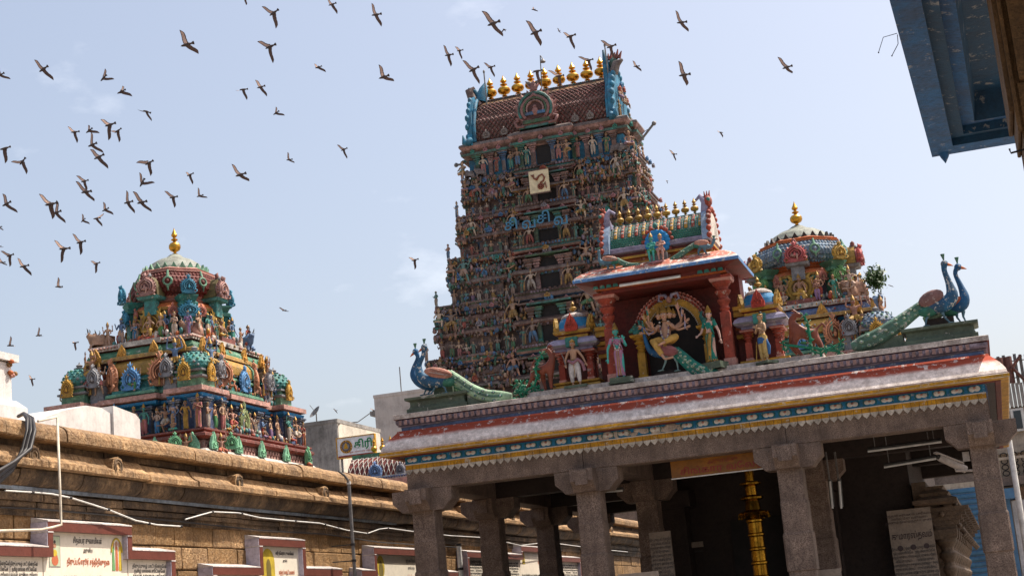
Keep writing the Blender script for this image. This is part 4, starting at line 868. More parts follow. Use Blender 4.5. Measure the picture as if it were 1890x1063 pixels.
    for rz, nrm, tg in sides()[:2]:
        for j in range(7):
            x = -1.15+2.3*j/6; p = nrm*1.34*s+tg*x*s; fig(t, (STAND+SITP)[(j*2+seed) % 11], (p.x, p.y, Z(8.87)), random.uniform(.55, .75)*s, rz=rz)
    # neck and bracketed ledge
    mb = MB(); mb.sweep(R_(1.12), [(0, Z(7.6)), (0, Z(8.2)), (.08*s, Z(8.24)), (.08*s, Z(8.3)), (.18*s, Z(8.34)), (.24*s, Z(8.42))], lambda k: (base, redd, teal, blue, blue)[k]); mb.build('neck_storey', t)
    BK = baluster_mb(redd, .22*v, .06*s).mesh('bracket')
    for rz, nrm, tg in sides()[:2]:
        for i in range(11): p = nrm*1.34*s+tg*(-1.2+2.4*i/10)*s; put('bracket', BK, t, (p.x, p.y, Z(8.22)))
    mb = MB(); mb.sweep(bayed(0, 0, 1.34*s, 1.34*s, .5*s, .06*s), [(-.1, Z(8.40)), (.20*s, Z(8.42)), (.20*s, Z(8.50)), (.17*s, Z(8.52)), (.16*s, Z(8.58)), (.06*s, Z(8.70)), (0, Z(8.72)), (.10*s, Z(8.74)), (.10*s, Z(8.86)), (-.05, Z(8.88))],
      lambda k: (redd, ochre, ochre, ledge, ledge, ledge, redd, white, pink)[k]); mb.build('upper_cornice', t)
    mb = MB()
    for rz, nrm, tg in sides():
        for i in range(30): p = nrm*1.46*s+tg*(-1.42+2.84*i/29)*s; mb.ell((p.x, p.y, Z(8.80)), (.035*s, .035*s, .035*v), pink, 6, 4)
    mb.build('bead_row', t, kind='stuff')
    for rz, nrm, tg in sides()[:2]+[sides()[3]]:
        for f in (-1.2, -.45, .45, 1.2):
            p = nrm*1.52*s+tg*f*s; put('leaf_plaque', LEAF, t, (p.x, p.y, Z(8.44)), rz=rz, sc=(.62*s, 1, .72*v), color=(.50, .26, .05))
    for a, b, rz in ((1, -1, pi/4), (-1, -1, -pi/4), (1, 1, 3*pi/4)):
        q = Vector((a, b)).normalized(); tq = Vector((-q.y, q.x))
        for dx in (-.40, .40): p = q*2.05*s+tq*dx*s; fig(t, ('atlas', 'short', 'tall', 0), (p.x, p.y, Z(7.86)), .92*s, rz=rz+dx*1.2, color=(.44, .26, .06))
    BU = bull_mb(skin_r, ink).mesh('bull')
    for a, b, rz in ((1, -1, -pi*.25), (1, -1, pi*.1), (-1, -1, -.2), (1, 1, pi*.9), (-1, -1, .2)):
        q = Vector((a, b)); p = q*1.22*s+Vector((cos(rz), sin(rz)))*-.1*s
        put('bull_statue', BU, t, (p.x+random.uniform(-.1, .1)*s, p.y+random.uniform(-.1, .1)*s, Z(8.87)), rz=rz, sc=.82*s)
    # drum with seated figures
    mb = MB(); mb.sweep(octa(0, 0, .98*s), [(0, Z(8.86)), (0, Z(9.0)), (-.12*s, Z(9.02)), (-.12*s, Z(9.55)), (0, Z(9.58)), (0, Z(9.66)), (.08*s, Z(9.68))], lambda k: (teal, green, base, teal, teal, redd)[k]); mb.build('drum', t)
    PC = pilaster_mb(.12*s, .68*v, teal, green).mesh('drum_pilaster')
    for k in range(8):
        a = pi/8+k*pi/4; put('drum_pilaster', PC, t, (.92*s*cos(a), .92*s*sin(a), Z(8.98)), rz=a+pi/2)
    for k in range(8):
        a = -pi/2+k*pi/4
        if k in (3, 4, 5): continue
        q = Vector((cos(a), sin(a))); tq = Vector((-q.y, q.x))
        if k % 2 == 0:
            mb = MB(); mb.box(-.34*s, .34*s, -.22*s, .22*s, 0, .12*v, redd); o = mb.build('throne', t); o.location = (q.x*1.22*s, q.y*1.22*s, Z(8.87)); o.rotation_euler.z = a+pi/2
            fig(t, SITP[(k//2) % 3], (q.x*1.26*s, q.y*1.26*s, Z(9.0)), .82*s, rz=a+pi/2, color=(.50, .30, .06))
            put('golden_arch', KUDU, t, (q.x*1.12*s, q.y*1.12*s, Z(9.0)), rz=a+pi/2, sc=(1.45*s, .6, 1.45*v), color=(.42, .26, .05))
            for dx in (-.42, .42): p = q*1.22*s+tq*dx*s; fig(t, STAND[(k+3) % 8], (p.x, p.y, Z(8.88)), .70*s, rz=a+pi/2)
        else:
            fig(t, ('lotus', 'dhoti', 'bun', 0), (q.x*1.18*s, q.y*1.18*s, Z(8.90)), .72*s, rz=a+pi/2)
            for dx in (-.35, .35): p = q*1.08*s+tq*dx*s; put('small_arch', KUDU, t, (p.x, p.y, Z(9.50)), rz=a+pi/2, sc=(.5*s, .7, .5*v), color=(.44, .16, .12))
    # dome
    n = 64
    mb = MB(); mb.lathe([(.86*s, Z(9.64)), (1.10*s, Z(9.68)), (1.14*s, Z(9.74)), (1.02*s, Z(9.86)), (.86*s, Z(9.92))], 48, m=orange, fold=.02, nf=24, mf=lambda k: (ochre, ochre, orange, orange)[k]); mb.build('lotus_eave', t)
    mb = MB(); mb.lathe([(.84*s, Z(9.90)), (.93*s, Z(9.96)), (.86*s, Z(10.02)), (.95*s, Z(10.08)), (.90*s, Z(10.14))], 48, m=ringm, fold=.03, nf=24); mb.build('ribbed_collar', t)
    oc = lambda r: octa(0, 0, r*s*1.04)
    mb = MB(); pr_ = [(.98, 10.12), (1.10, 10.22), (1.16, 10.36), (1.15, 10.50), (1.08, 10.64), (.98, 10.76)]
    mb.sweep(octa(0, 0, s), [((r-1)*s, Z(z)) for r, z in pr_], dome); mb.build('dome', t)
    mb = MB(); rows = 7; 
    for r in range(rows):
        f = r/(rows-1); i = min(4, int(f*5)); ff = f*5-i; rr = pr_[i][0]*(1-ff)+pr_[i+1][0]*ff; zz = pr_[i][1]*(1-ff)+pr_[i+1][1]*ff
        P = octa(0, 0, rr*s)
        for k in range(8):
            x0, y0 = P[k]; x1, y1 = P[(k+1) % 8]; m_ = 9
            for j in range(m_):
                u = (j+.5+(.5 if r % 2 else 0))/m_
                if u > 1: continue
                x, y = x0+(x1-x0)*u, y0+(y1-y0)*u; w_ = rr*s*.76/m_*.5; a = atan2((y0+y1), (x0+x1))
                mb.ell((x, y, Z(zz)), (.035*s, w_, .055*v), dome, 6, 4, Quaternion((0, 0, 1), a))
    mb.build('dome_scales', t, kind='stuff')
    mb = MB(); mb.sweep(octa(0, 0, s), [(-.04*s, Z(10.74)), (.02*s, Z(10.77)), (.02*s, Z(10.81)), (-.03*s, Z(10.83)), (-.01*s, Z(10.87)), (-.08*s, Z(10.90)), (-.12*s, Z(10.93))], ringm); mb.build('crown_ring', t)
    PT = MB(); PT.prism([(-.085*s, 0), (-.05*s, .05*v), (0, .15*v), (.05*s, .05*v), (.085*s, 0)][::-1], 'y', -.03*s, .03*s, green if seed == 3 else darkstone); PTm = PT.mesh('petal')
    for k in range(24):
        a = 2*pi*k/24; put('crown_petal', PTm, t, (.80*s*cos(a), .80*s*sin(a), Z(10.92)), rot=(-.0, 0, a+pi/2))
    mb = MB(); mb.lathe([(.78*s, Z(10.90)), (.74*s, Z(10.98)), (.62*s, Z(11.10)), (.45*s, Z(11.18)), (.24*s, Z(11.24)), (.14*s, Z(11.30))], 32, m=mat('cap cream', (.27, .29, .24), grime=.5, gs=6, peel=.1), fold=.06, nf=16); mb.build('lotus_cap', t)
    o = put('finial', FINIAL, t, (0, 0, Z(11.26)), sc=(.40*s, .40*s, .63*v)); 
    for k in range(8):
        a = -pi/2+k*pi/4; q = Vector((cos(a), sin(a)))
        if k % 2 == 0:
            mb = MB(); mb.sweep(rect(0, 0, .25*s, .2*s), [(-.1*s, -.45*v), (-.1*s, -.1*v), (0, -.07*v), (.03, 0)], greyst if seed == 5 else teal); o = mb.build('pedestal', t); o.location = (q.x*1.12*s, q.y*1.12*s, Z(10.02)); o.rotation_euler.z = a+pi/2
            put('great_nasi', KUDU, t, (q.x*1.27*s, q.y*1.27*s, Z(10.02)), rz=a+pi/2, sc=(1.0*s, 1.6*s, .86*v), color=nasi1)
            fig(t, ('seat', 'dhoti', 'bun', 0), (q.x*1.36*s, q.y*1.36*s, Z(10.10)), .50*s, rz=a+pi/2, color=(.45, .25, .2))
            mb = MB(); mb.ell((0, 0, 0), (.09*s, .07*s, .09*v), motif_l if 0 else greyst, 6, 5); mb.tube([(0, 0, 0), (0, -.06*s, .10*v), (0, .03*s, .17*v)], [.06*s, .05*s, .01], 6, redd); o = mb.build('crest', t); o.location = (q.x*1.22*s, q.y*1.22*s, Z(10.60))
            mb = MB(); mb.prism([(.25*s*cos(pi*i/8), .50*v*sin(pi*i/8)) for i in range(9)], 'y', -.02, .60*s, brass if seed == 5 else mat('olive vault', (.16, .13, .05), grime=.5, gs=4)); o = mb.build('nasi_vault', t); o.location = (q.x*1.24*s, q.y*1.24*s, Z(10.04)); o.rotation_euler.z = a+pi/2
        else:
            mb = MB(); mb.sweep(rect(0, 0, .20*s, .16*s), [(-.03*s, -1.1*v), (-.03*s, -.3*v), (.03*s, -.27*v), (.03*s, -.2*v), (-.02*s, -.16*v), (.04*s, -.04*v), (.04*s, 0)], nasi2); o = mb.build('niche_pillar', t); o.location = (q.x*1.10*s, q.y*1.10*s, Z(10.02)); o.rotation_euler.z = a+pi/2
            put('corner_nasi', KUDU, t, (q.x*1.30*s, q.y*1.30*s, Z(10.02)), rz=a+pi/2, sc=(.74*s, 1.4*s, .72*v), color=(.05, .24, .36) if seed == 3 else (.45, .28, .06))
            put('niche_arch', KUDU, t, (q.x*1.26*s, q.y*1.26*s, Z(9.45)), rz=a+pi/2, sc=(1.05*s, 1.2*s, .62*v), color=(.05, .24, .36) if seed == 3 else (.12, .28, .10))
    for k in range(8):
        a = -pi/2+pi/8+k*pi/4; q = Vector((cos(a), sin(a)))*1.12*s
        mb = MB(); mb.tube([(.10*s*cos(u), -.02, .10*s*sin(u)) for u in [2*pi*i/10 for i in range(11)]], .03*s, 6, green); mb.tube([(0, 0, .10*s), (0, .03, .30*v)], [.045*s, .02*s], 6, green); mb.tube([(0, -.02, -.10*s), (0, 0, -.24*v)], [.04*s, .01], 6, green); mb.ell((0, 0, 0), .05*s, pink, 6, 4)
        o = mb.build('drop_ornament', t); o.location = (q.x, q.y, Z(10.44)); o.rotation_euler = (-.1, 0, a+pi/2)
    kx, ky0, ky1 = stretch     # the ground plan is longer from front to back than it is wide
    zs_ = Z(8.95)
    for ch in t.children:
        if ch.name.startswith('finial'): continue
        l = ch.location
        if abs(l.x)+abs(l.y) < 1e-4:
            top = max(vv.co.z for vv in ch.data.vertices); f = ky0 if top < zs_ else ky1
            ch.scale.x *= kx; ch.scale.y *= f
        else:
            f = ky0 if l.z < zs_-.15 else ky1
            ch.location = (l.x*kx, l.y*f, l.z)
    return t
dome_maroon = redd
vimana('left domed shrine tower crowded with painted statues behind the sandstone wall', (-18.57, 33.45), 1.0, 12.12, 1.0, (blue2, redd, pink, (.34, .19, .17), teal, green), 3, (.94, 1.26, 1.10))
dblue = mat('dusty blue scales', (.15, .23, .32), grime=.5, gs=4, peel=.38)
rv = vimana('right domed shrine tower with blue scaled dome behind the pavilion roof', (-4.68, 48.0), 1.32, 13.93, 1.16, (lilac, dblue, orange, (.42, .10, .10), green, blue2), 5)

# small barrel roofed gateway behind the wall end
a, b = at(640, 868, 1, 44), at(775, 850, 1, 44)
t = empty('barrel_roof_shrine', (a.x, 44, 0), label='small barrel roofed shrine with red diamond lattice and gold finials behind the wall end', cat='shrine')
W_ = b.x-a.x; zt = at(700, 838, 1, 44.6).z; zb_ = at(690, 872, 1, 44).z; hh = zt-zb_+.4
mb = MB(); P = [(1.0*cos(pi*i/12), zb_-.15+(zt-zb_+.15)*sin(pi*i/12)) for i in range(13)]; mb.prism(P, 'x', 0, W_, redd); mb.build('vault', t, loc=(0, 1.0, 0))
mb = MB()
for k in range(-6, 26):
    for dr in (-1, 1):
        Q = []
        for i in range(8):
            a_ = pi-pi*.58*i/7; x = k*.16+(i*.07 if dr > 0 else (7-i)*.07)
            if 0 < x < W_: Q.append((x, 1.0+1.01*cos(a_), zb_-.15+(zt-zb_+.16)*sin(a_)))
        if len(Q) > 1: mb.tube(Q, .014, 4, white)
mb.build('lattice', t, kind='stuff')
mb = MB(); mb.box(-.05, W_, .6, 1.3, zt-.08, zt+.06, green); mb.box(-.05, W_, .5, 1.4, zt-.14, zt-.08, white); mb.build('ridge', t)
mb = MB(); mb.box(-.2, W_+.1, -.3, 2.3, zb_-.28, zb_-.15, white); mb.box(-.2, W_+.1, -.4, 2.4, zb_-.5, zb_-.28, pink); mb.box(0, W_, 0, 2, 0, zb_-.5, pink); mb.build('body', t)
mb = MB()
for i in range(28): mb.ell((W_*i/27, .52, zt-.11), .035, white, 6, 4)
for i in range(30): mb.ell((W_*i/29, -.30, zb_-.21), .04, blue2, 6, 4)
mb.build('bead_row', t, kind='stuff')
for px in (691, 707, 722, 738): x = at(px, 840, 1, 45).x-a.x; put('finial', FINIAL, t, (x, 1.0, zt+.04), sc=(.27, .27, .46))
put('arch', KUDU, t, (W_*.42, -.12, zb_-.16), sc=(.85, 1.2, .75), color=(.14, .24, .45)); put('arch', KUDU, t, (W_*.76, -.12, zb_-.16), sc=(.6, 1.2, .6), color=(.20, .20, .24))

# ------------------------------------------------------------------ the tall gateway tower
random.seed(11)
GX, GY = -21.7, 84.3
gop = empty('gateway_tower', (GX, GY, 0), label='tall tapering gateway tower covered with tiers of weathered painted statues', cat='temple tower')
LV = [(10.4, 8.6, 5.8), (13.3, 8.0, 5.1), (16.5, 7.35, 4.4), (19.6, 6.75, 3.75), (22.37, 6.0, 3.15), (24.9, 5.45, 2.6), (27.2, 5.10, 2.06)]
REQ = []
GK = [kuta_mb(1.25, 1.5, T[c], T['brown'], T['teal']).mesh('corner_dome') for c in ('pink', 'blue', 'brown')]
GS = [shala_mb(1.9, .95, 1.25, T[c], T['rust'], T['grey'], ribs=9, rib=T[d]).mesh('barrel_shrine') for c, d in (('brown', 'pink'), ('rust', 'brown'), ('grey', 'rust'))]
GP = [pilaster_mb(.20, 1.0, T[c], T[d]).mesh('pilaster') for c, d in (('teal', 'green'), ('pink', 'brown'), ('blue', 'grey'), ('brown', 'rust'))]
GB = baluster_mb(T['rust'], .34, .09).mesh('baluster')
def gfig(lst, loc, h, rz, color=None):
    c = color or random.choice(CL); c = tuple(x*.9+.05 for x in c)
    REQ.append((h, lst, loc, rz+random.uniform(-.2, .2), c))
mb = MB(); mb.sweep(rect(0, 0, 8.6, 5.8), [(0, 0), (0, 9.6), (.5, 9.8), (.5, 10.1), (0, 10.4)], granite); mb.build('granite_base', gop)
def K(x, y, z, rz, w_, h_, col): put('kudu_arch', KUDU, gop, (x, y, z), rz=rz, sc=(w_*2, 1.6, h_*1.25), color=col)
cols = ['brown', 'rust', 'pink', 'teal', 'ochre', 'blue', 'grey', 'green', 'lilac', 'red']
for i in range(len(LV)-1):
    z0, hx0, hy0 = LV[i]; z1, hx1, hy1 = LV[i+1]; H = z1-z0; vis = i >= 1
    rc = lambda *o: T[random.choice(o or cols)]
    wx, wy_ = hx1-.35, hy1-.35; b = 1.75 if i < 4 else 1.6
    m1 = (wx+b)/2; cw_ = 1.15
    bay = baysteps(wx, wy_, [(0, b, .45), (b, m1-.85, 0), (m1-.85, m1+.85, .22), (m1+.85, wx-cw_+.4, 0), (wx-cw_+.4, wx, .12)] if m1+.85 < wx-cw_+.35 else [(0, b, .45), (b, wx-cw_, 0), (wx-cw_, wx, .12)], [(0, min(1.0, wy_*.45), .35), (min(1.0, wy_*.45), wy_-.5, 0), (wy_-.5, wy_, .12)])
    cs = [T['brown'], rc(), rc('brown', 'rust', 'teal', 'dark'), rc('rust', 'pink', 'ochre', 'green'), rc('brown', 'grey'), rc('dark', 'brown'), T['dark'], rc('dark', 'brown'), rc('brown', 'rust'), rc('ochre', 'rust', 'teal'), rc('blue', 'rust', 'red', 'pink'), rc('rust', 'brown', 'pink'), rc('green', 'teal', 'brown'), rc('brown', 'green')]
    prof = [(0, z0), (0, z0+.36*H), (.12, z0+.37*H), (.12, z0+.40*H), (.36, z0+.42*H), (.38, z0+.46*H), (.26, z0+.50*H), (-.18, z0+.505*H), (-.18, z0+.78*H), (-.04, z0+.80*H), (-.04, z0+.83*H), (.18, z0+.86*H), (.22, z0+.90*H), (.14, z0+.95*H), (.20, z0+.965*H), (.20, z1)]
    cs += cs[:2]
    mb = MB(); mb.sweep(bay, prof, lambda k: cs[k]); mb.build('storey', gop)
    mb = MB()     # dentils and beads along the cornices
    for rz, nrm, tg in sides()[:2]:
        half = hx1 if rz == 0 else hy1; other = hy1 if rz == 0 else hx1
        nd = int(half*2/.19)
        for k in range(nd):
            x = -half+2*half*(k+.5)/nd; inb = abs(x) < (b if rz == 0 else 1.0); pp = .45 if inb else 0
            for zz, dd, r in ((.385, .0, .055), (.815, -.22, .07), (.975, .06, .05)):
                p = nrm*(other-.35+pp+.17+dd+.0)+tg*x
                if k % (1 if zz > .9 else 2) == 0: mb.box(p.x-r, p.x+r, p.y-r, p.y+r, z0+zz*H-.06, z0+zz*H+.06, cs[(k//6) % 5+1])
    mb.build('dentil_row', gop, kind='stuff')
    if not vis: continue
    for rz, nrm, tg in sides()[:2]+[sides()[3]]:
        front = rz == 0; half0 = hx0 if front else hy0; half1 = hx1 if front else hy1; dn = hy1 if front else hx1; lf = rz < 0
        P = lambda x, d, z: (nrm.x*d+tg.x*x, nrm.y*d+tg.y*x, z)
        # lower row of small figures
        if not lf:
            bb = b if front else 1.0
            n_ = (10 if i < 4 else 8) if front else max(2, int((half1-bb)/.40))
            for sgn in (-1, 1):
                for k in range(n_):
                    x = sgn*(bb+.35+(half1-bb-.35)*(k+.3)/n_)+random.uniform(-.08, .08)
                    gfig(random.choice(STAND) if random.random() < .8 else random.choice(SITP), P(x, dn+.06+random.uniform(0, .14), z0), H*random.uniform(.27, .35), rz)
                for k in range(4 if front else 2):
                    x = sgn*(bb+.2+(half1-bb-.3)*k/(3 if front else 1)); o = put('pilaster', GP[(k+i) % 4], gop, P(x, dn-.36, z0), rz=rz, sc=(1, 1, H*.37))
                x = sgn*(half1-.62); put('corner_dome', GK[(i+int(sgn)) % 3], gop, P(x, dn-.55, z0+.47*H), sc=(1.05, 1.05, H*.32)) if front else None
                K(*P(x, dn+.12, z0+.52*H), rz, .30, .40*H*.5, random.choice(KC))
                xs = sgn*((half1+bb)/2-.05); L_ = max(.6, (half1-bb-1.6))/1.9
                if front: put('barrel_shrine', GS[(i+int(sgn)) % 3], gop, P(xs, dn-.45, z0+.485*H), rz=rz, sc=(max(.75, L_*1.2), 1, H*.27)); K(*P(xs, dn+.06, z0+.52*H), rz, .34, .30*H*.6, random.choice(KC))
                # large leaning figures
                for xx in ([half1-.05, bb+.42] if front else [half1-.3]):
                    gfig(random.choice(BIGP), P(sgn*(xx-(.9 if xx > 3 and front else 0)), dn+.15, z0+.44*H), H*random.uniform(.50, .58), rz)
                if front: gfig(('seat', 'short', 'cap', 0), P(sgn*(half1-.25), dn+.2, z0+.62*H), H*.48, rz)
                for q_ in range(3 if front else 1): gfig(random.choice(SITP+STAND), P(sgn*random.uniform(bb+.6, half1-.6), dn+.05, z0+.50*H), H*random.uniform(.24, .30), rz)
            # upper ledge ornaments
            for f in ((-.92, -.72, -.5, -.33, 0, .33, .5, .72, .92) if front else (-.85, -.4, 0, .4, .85)):
                x = f*half1; pp = .45 if abs(x) < bb else 0
                K(*P(x, dn-.35+pp+.42, z0+.84*H), rz, .26 if abs(f) > .01 else .36, .30 if abs(f) > .01 else .30, random.choice(KC))
        mb = MB(); TM = [T[c] for c in ('pink', 'teal', 'blue', 'ochre', 'grey', 'lilac', 'rust', 'brown', 'green', 'brown')]+[skin_t, skin_t]
        ornaments(mb, P, int(half1*110), half1, [z0+f*H for f in (.38, .42, .44, .46, .50, .55, .60, .66, .72)], .22, TM, dn-.10, .30, 1.15 if front else 0)
        ornaments(mb, P, int(half1*110), half1, [z0+f*H for f in (.02, .06, .80, .86, .90, .94, .98)], .17, TM, dn-.12, .20)
        mb.build('carved_ornament', gop, kind='stuff')
        # doorway
        if front:
            mb = MB(); yb = -(dn+.12); w_ = .56
            mb.box(-w_, w_, yb-.02, yb+.0, z0+.05*H, z0+.70*H, void); mb.build('doorway', gop)  # dark sheet on the wall face paints the opening's shade
            mb = MB(); mb.box(-w_-.5, w_+.5, yb-.30, yb+.1, z0+.77*H, z0+.79*H, rc('rust', 'ochre', 'pink')); mb.box(-w_-.7, w_+.7, yb-.40, yb+.1, z0+.74*H, z0+.77*H, rc('green', 'teal')); mb.box(-b-.1, b+.1, yb-.32, yb+.1, z0+.77*H, z0+.79*H, T['brown']); mb.build('door_lintel', gop)
            for sgn in (-1, 1):
                for e in (.0, .42): put('pilaster', GP[(i+(1 if e else 0)) % 2 if e == 0 else 3], gop, (sgn*(w_+.14+e), yb, z0+.03*H), sc=(1.2, 1.2, H*.67))
                gfig(('club', 'dhoti', 'tall', 0), (sgn*(w_+.52), yb-.30, z0+.03*H), H*.46, 0)
                gfig(('bless', 'sari', 'tall', 1), (sgn*(w_+1.05), yb-.28, z0+.02*H), H*.36, 0, (.04, .26, .20))
            for k in range(9): put('baluster', GB, gop, (-1.2+.3*k, yb-.38, z0-.1), sc=(1, 1, .7))
            K(0, yb-.15, z0+.78*H, 0, .50, .52, random.choice(KC))
            for sgn in (-1, 1): K(sgn*1.0, yb-.15, z0+.76*H, 0, .26, .30, (.45, .24, .26))
# corner figures stepping up the left and right silhouettes
for i in range(1, len(LV)):
    z, hx, hy = LV[i]
    for sx in (-1, 1):
        gfig(random.choice(STAND), (sx*(hx-.05), -hy+.1, z), .95, sx*.6)
        if i > 1: gfig(random.choice(STAND), (sx*(hx+.02), 0, z), .9, sx*1.4)
# top storey with blue niches
z0, hx, hy = LV[-1]; z1 = 29.45; H = z1-z0
bay = bayed(0, 0, hx-.45, hy-.35, 1.5, .42, .6, .3)
cs = [T['cyan'], T['dark'], T['rust'], T['brown'], T['teal'], T['brown'], T['rust'], T['pink'], T['grey'], T['grey'], T['brown']]
mb = MB(); mb.sweep(bay, [(0, z0), (0, z0+.52*H), (.10, z0+.53*H), (.10, z0+.58*H), (.35, z0+.62*H), (.38, z0+.68*H), (.2, z0+.72*H), (.32, z0+.78*H), (.45, z0+.86*H), (.42, z0+.92*H), (.05, z1)], lambda k: cs[k]); mb.build('top_storey', gop)
mb = MB(); mb.box(-.42, .42, -(hy+.12), -(hy+.09), z0+.05*H, z0+.62*H, void); mb.build('doorway', gop)  # dark sheet painting the shade of the top opening
for k, x in enumerate((-4.1, -3.3, -2.5, -1.75, -1.3, -.6, .6, 1.3, 1.75, 2.5, 3.3, 4.1)):
    yy = -(hy-.35) if abs(x) > 1.5 else -(hy+.07)
    put('pilaster', GP[k % 4], gop, (x, yy, z0), sc=(1.3, 1.3, H*.60))
for k, x in enumerate((-3.7, -2.9, -2.0, -1.5, -.95, .95, 1.5, 2.0, 2.9, 3.7)):
    yy = -(hy+.0) if abs(x) > 1.5 else -(hy+.35)
    gfig(STAND[k % 8], (x, yy, z0+.12), H*.52, 0)
BU = bull_mb(T['grey'], T['brown']).mesh('bull')
for x, r in ((-4.6, 0), (-3.9, 0.2), (4.2, pi), (4.7, pi+.3)): put('bull_statue', BU, gop, (x, -hy+.05, z0), rz=r, sc=1.1)
for sx in (-1, 1): gfig(('seat', 'short', 'cap', 0), (sx*(hx-.1), -hy+.1, z0+.15), 1.5, sx*.4)
for y in (-1.2, 0, 1.2): gfig(random.choice(STAND), (hx+.0, y, z0), 1.1, pi/2); K(hx-.1, y, z0+.75*H, pi/2, .3, .35, random.choice(KC))
for x in (-4.3, -3.5, -2.7, -1.9, 1.9, 2.7, 3.5, 4.3): K(x, -hy+.08, z0+.66*H, 0, .26, .34, ((.08, .32, .26), (.5, .26, .28))[int(x*2) % 2])
for x in (-1.2, 0, 1.2): K(x, -hy-.38, z0+.66*H, 0, .26, .34, (.5, .26, .28))
# barrel roof
XL, XR = -4.12, 3.98; vy = 1.72; zb_ = z1-.05; zt = 32.25
def vp(a, k=1.0):  # point on the vault section
    return (vy*k*cos(a)*(1+.08*sin(a)*2*(sin(a) < .5)), zb_+(zt-zb_)*k*sin(a))
mb = MB(); mb.prism([vp(pi*i/20) for i in range(21)], 'x', XL, XR, T['rust'], True); mb.build('barrel_vault', gop)
mb = MB()
ncell = 30
for k in range(-12, ncell):
    for dr in (-1, 1):
        Q = []
        for i in range(11):
            a = pi-pi*.36*i/10; x = XL+(XR-XL)*(k+(i if dr > 0 else 10-i)*.9)/ncell
            if XL < x < XR: y, z = vp(a, 1.012); Q.append((x, y, z))
        if len(Q) > 1: mb.tube(Q, .035, 4, T['dark'] if dr > 0 else T['red'])
for k in range(34):
    for i in range(8):
        a = pi-pi*.36*(i+.5)/8; y, z = vp(a, 1.0); x = XL+(XR-XL)*(k+.5*(i % 2))/34
        mb.ell((x, y, z), (.07, .05, .07), T['pink'], 5, 4)
mb.build('diamond_lattice', gop, kind='stuff')
for a0, a1, m_, e in ((.60, .66, T['ochre'], .05), (.57, .60, T['brown'], .10), (.36, .41, T['ochre'], .08), (.41, .57, T['grey'], .03)):
    P = [vp(pi*a0+(pi*(a1-a0))*i/4, 1+e/vy*.5) for i in range(5)]+[vp(pi*a1-(pi*(a1-a0))*i/4, .96) for i in range(5)]
    mb = MB(); mb.prism(P, 'x', XL, XR, m_); mb.build('ridge_band', gop)
mb = MB()
for i in range(60):
    x = XL+(XR-XL)*i/59
    for a in (.585, .54, .49): y, z = vp(pi*a, 1.05); mb.ell((x, y, z), .06, T[('grey', 'teal', 'pink')[i % 3]], 5, 4)
mb.build('ridge_ornament', gop, kind='stuff')
for k in range(9): put('finial', FINIAL, gop, (XL+.65+(XR-XL-1.25)*k/8, 0, zt+.12), sc=(1.05, 1.05, 1.22))
# centre gable
put('central_gable', KUDU, gop, (-.15, -vy-.35, zb_+.05), sc=(4.9, 5.5, 4.3), color=(.26, .13, .12))
mb = MB()
for k, (r, mm, th) in enumerate(((.98, T['teal'], .10), (.80, T['rust'], .07), (.66, T['green'], .08), (.50, T['pink'], .06))): mb.tube([(-.15+r*cos(a), -vy-.78-.02*k, zb_+1.12+r*sin(a)) for a in [-.15*pi+1.3*pi*i/12 for i in range(13)]], th, 6, mm)
mb.box(-.75, .45, -vy-.9, -vy-.6, zb_+.78, zb_+.95, T['blue']); mb.box(-.95, .65, -vy-.85, -vy-.4, zb_+.30, zb_+.50, T['green']); mb.box(-1.2, .9, -vy-.8, -vy-.3, zb_+.05, zb_+.18, T['teal'])
for s_ in (-1, 1): mb.tube([(-.15, -vy-.5, zb_+2.4), (-.15+.22*s_, -vy-.6, zb_+2.75), (-.15+.5*s_, -vy-.5, zb_+2.95)], [.16, .13, .03], 6, T['grey']); mb.ell((-.15+.17*s_, -vy-.62, zb_+2.6), .14, T['dark'], 6, 5)
mb.build('gable_carving', gop)
for x in (-3.4, -2.3, 2.0, 2.9, ): K(x, -vy-.12, zb_+.12, 0, .42, .62, (.30, .26, .24))
